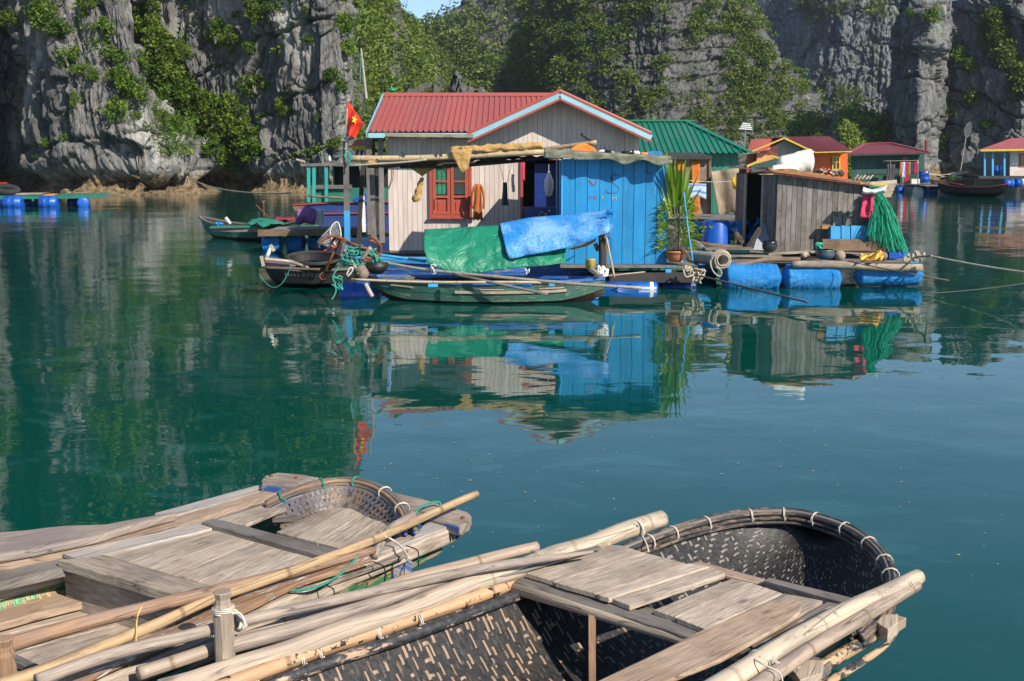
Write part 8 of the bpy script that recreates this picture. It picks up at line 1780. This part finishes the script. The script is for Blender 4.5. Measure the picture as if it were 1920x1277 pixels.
plank('lower_strake', AO, [(820, 1015), (830, 1020), (640, 1120), (620, 1112)], .38, .05, MT['greenpaint'])
# boards and poles inside
plank('flaking_board', None, [(120, 1268), (150, 1240), (330, 1172), (405, 1137), (530, 1083), (640, 1052), (690, 1040), (698, 1048), (560, 1092), (420, 1160), (230, 1240), (140, 1282)], .545, .025, MT['flaky'], amp=.003, lab='narrow brown board with flaking white paint between the poles', cat='board', dirn=((150, 1250), (640, 1060)))
plank('side_plank', AO, [(470, 1130), (560, 1085), (660, 1062), (770, 1020), (760, 1040), (600, 1100), (500, 1140)], .49, .02, MT['fplank_g'], dirn=((500, 1130), (760, 1030)))
ppole('brown_pole', 'thick brown pole lying along the sampan from the left edge', [(-30, 1222, .60), (15, 1208, .60), (200, 1158, .60), (405, 1108, .595), (560, 1070, .585), (640, 1048, .57), (700, 1030, .56)], [.031, .031, .03, .029, .026, .023, .018], MT['fpole'], 16)
ppole('bamboo_pole', 'golden bamboo pole crossing the sampan, its tip over the water', [(-20, 1290, .56), (60, 1263, .56), (200, 1207, .56), (300, 1166, .57), (405, 1122, .575), (560, 1066, .60), (720, 1002, .60), (893, 928, .60)], [.026, .026, .025, .024, .023, .022, .021, .021], MT['fbam'], 16)
ppole('curved_branch', 'bent dark branch hooked over the golden bamboo near its tip', [(775, 965, .58), (760, 975, .58), (735, 990, .57), (718, 1012, .55), (703, 1042, .52)], [.024, .028, .028, .027, .022], MT['fgpole'], 12)
rope('pale_lashing', 'pale cord tied from the bent branch to the gunwale of the sampan', curve_pts([on(722, 1005, .6), on(735, 1012, .56), on(752, 1025, .54), on(768, 1048, .52)], 4), .006, MT['cord'], laid=False)
rope('green_rope', 'green rope lying in a curve over the sampan gunwale', curve_pts([on(490, 1098, .53), on(510, 1098, .52), on(550, 1108, .52), on(600, 1098, .53), on(640, 1075, .53), on(668, 1048, .55), on(720, 1010, .54), on(760, 990, .53)], 6), .007, MT['rope_g'])
rope('green_rope', 'loop of green rope over the bow board of the sampan', curve_pts([on(768, 985, .54), on(780, 960, .58), on(800, 945, .58), on(822, 941, .56), on(826, 950, .54)], 6), .007, MT['rope_g'])
# hold at the far left: floor boards
fb = [((-40, 1170), (-40, 1140), (120, 1110), (172, 1122), (60, 1150), 'fbrown'),]
plank('floor_board', AO, [(-40, 1180), (-40, 1145), (100, 1113), (170, 1116), (172, 1124), (60, 1152)], .28, .04, MT['fbrown'], dirn=((0, 1160), (160, 1118)))
fr = [[(-60, 1205), (-60, 1172), (175, 1118), (240, 1134)], [(-60, 1245), (-60, 1206), (241, 1135), (300, 1150)], [(-60, 1290), (-60, 1246), (301, 1151), (350, 1165)], [(-60, 1340), (-60, 1291), (351, 1166), (400, 1180)], [(-60, 1390), (-60, 1341), (401, 1181), (450, 1195)]]
for k, px in enumerate(fr): plank('floor_board', AO, px, .225+.003*(k % 2), .025, MT['fplank' if k % 2 else 'fplank_g'], amp=.003, dirn=(px[0], px[-1]))
plank('floor_batten', AO, [(5, 1230), (20, 1222), (85, 1250), (78, 1262)], .27, .03, MT['fdark'])
one('rib', MT['greenpaint'], AO, lambda b: b.beam(on(128, 1068, .42), on(150, 1120, .24), .06, .04))
one('rib', MT['bluewood2'], AO, lambda b: b.beam(on(143, 1070, .43), on(163, 1118, .25), .03, .04))
one('side_rail', MT['bluewood'], AO, lambda b: b.beam(on(-40, 1118, .38), on(122, 1072, .38), .03, .09))
one('side_rail', MT['fbam'], AO, lambda b: b.tube([on(-40, 1135, .34), on(122, 1085, .34)], .009, 6))
one('woven_panel', MT['weave_g'], AO, lambda b: b.grid([[on(-40+165*j/14, 1128-46*j/14, .34)+Vector((.012*i, -.012*i, -.028*i)) for j in range(15)] for i in range(5)]), True)
b = B()
for j in range(34):
    for i in range(4):
        p = on(-40+165*j/34, 1128-46*j/34, .34)+Vector((.012*i, -.012*i, -.028*i-.012)); d = (on(125, 1082, .34)-on(-40, 1128, .34)).normalized(); dn = Vector((.36, -.36, -.85)).normalized(); up = Vector((.5, -.6, .5)).normalized()*.008
        A1, A2 = (dn*.03, d*.007) if (i+j) % 2 else (d*.02, dn*.008); o = rng.random()*9
        for s_ in (-1, 1): c = p+(d if (i+j) % 2 else dn)*s_*.009; b.add([c-A1-A2*.8+up, c-A1+A2*.8+up, c+A1+A2*.8+up, c+A1-A2*.8+up], [(0, 1, 2, 3)], [[(o, 0), (o, .02), (o+.07, .02), (o+.07, 0)]], rng.random())
tag(obj('woven_strips', b, MT['weave_g'], AO), kind='stuff')
# specks floating on the water
b = B(); q = random.Random(3)
for k in range(260):
    y = 6.5+abs(q.gauss(0, 1))*6; x = q.uniform(-.35, .45)*y; s_ = q.uniform(.004, .014); a = q.random()*6.28
    b.add([(x+s_*math.cos(a+t)*(1 if i % 2 else .5), y+s_*math.sin(a+t), .004) for i, t in enumerate((0, 1.57, 3.14, 4.71))], [(0, 1, 2, 3)], [[(0, 0)]*4])
tag(obj('floating_specks', b, mplain('leaf_litter', (.4, .34, .2)), origin=(0, 8, 0)), kind='stuff')
# ================================================================ air
b = B(); b.prism([(-880, -30, -10), (880, -30, -10), (880, 640, -10), (-880, 640, -10)], (0, 0, 160)); b.f = [tuple(reversed(f_)) for f_ in b.f]
hz = bpy.data.materials.new('haze_air'); hz.use_nodes = True; hz.node_tree.nodes.clear()
vo = hz.node_tree.nodes.new('ShaderNodeVolumePrincipled'); vo.inputs['Color'].default_value = (.78, .87, 1, 1); vo.inputs['Density'].default_value = .00018; vo.inputs['Anisotropy'].default_value = .3
ho = hz.node_tree.nodes.new('ShaderNodeOutputMaterial'); hz.node_tree.links.new(vo.outputs[0], ho.inputs['Volume'])
tag(obj('haze', b, hz), kind='stuff')
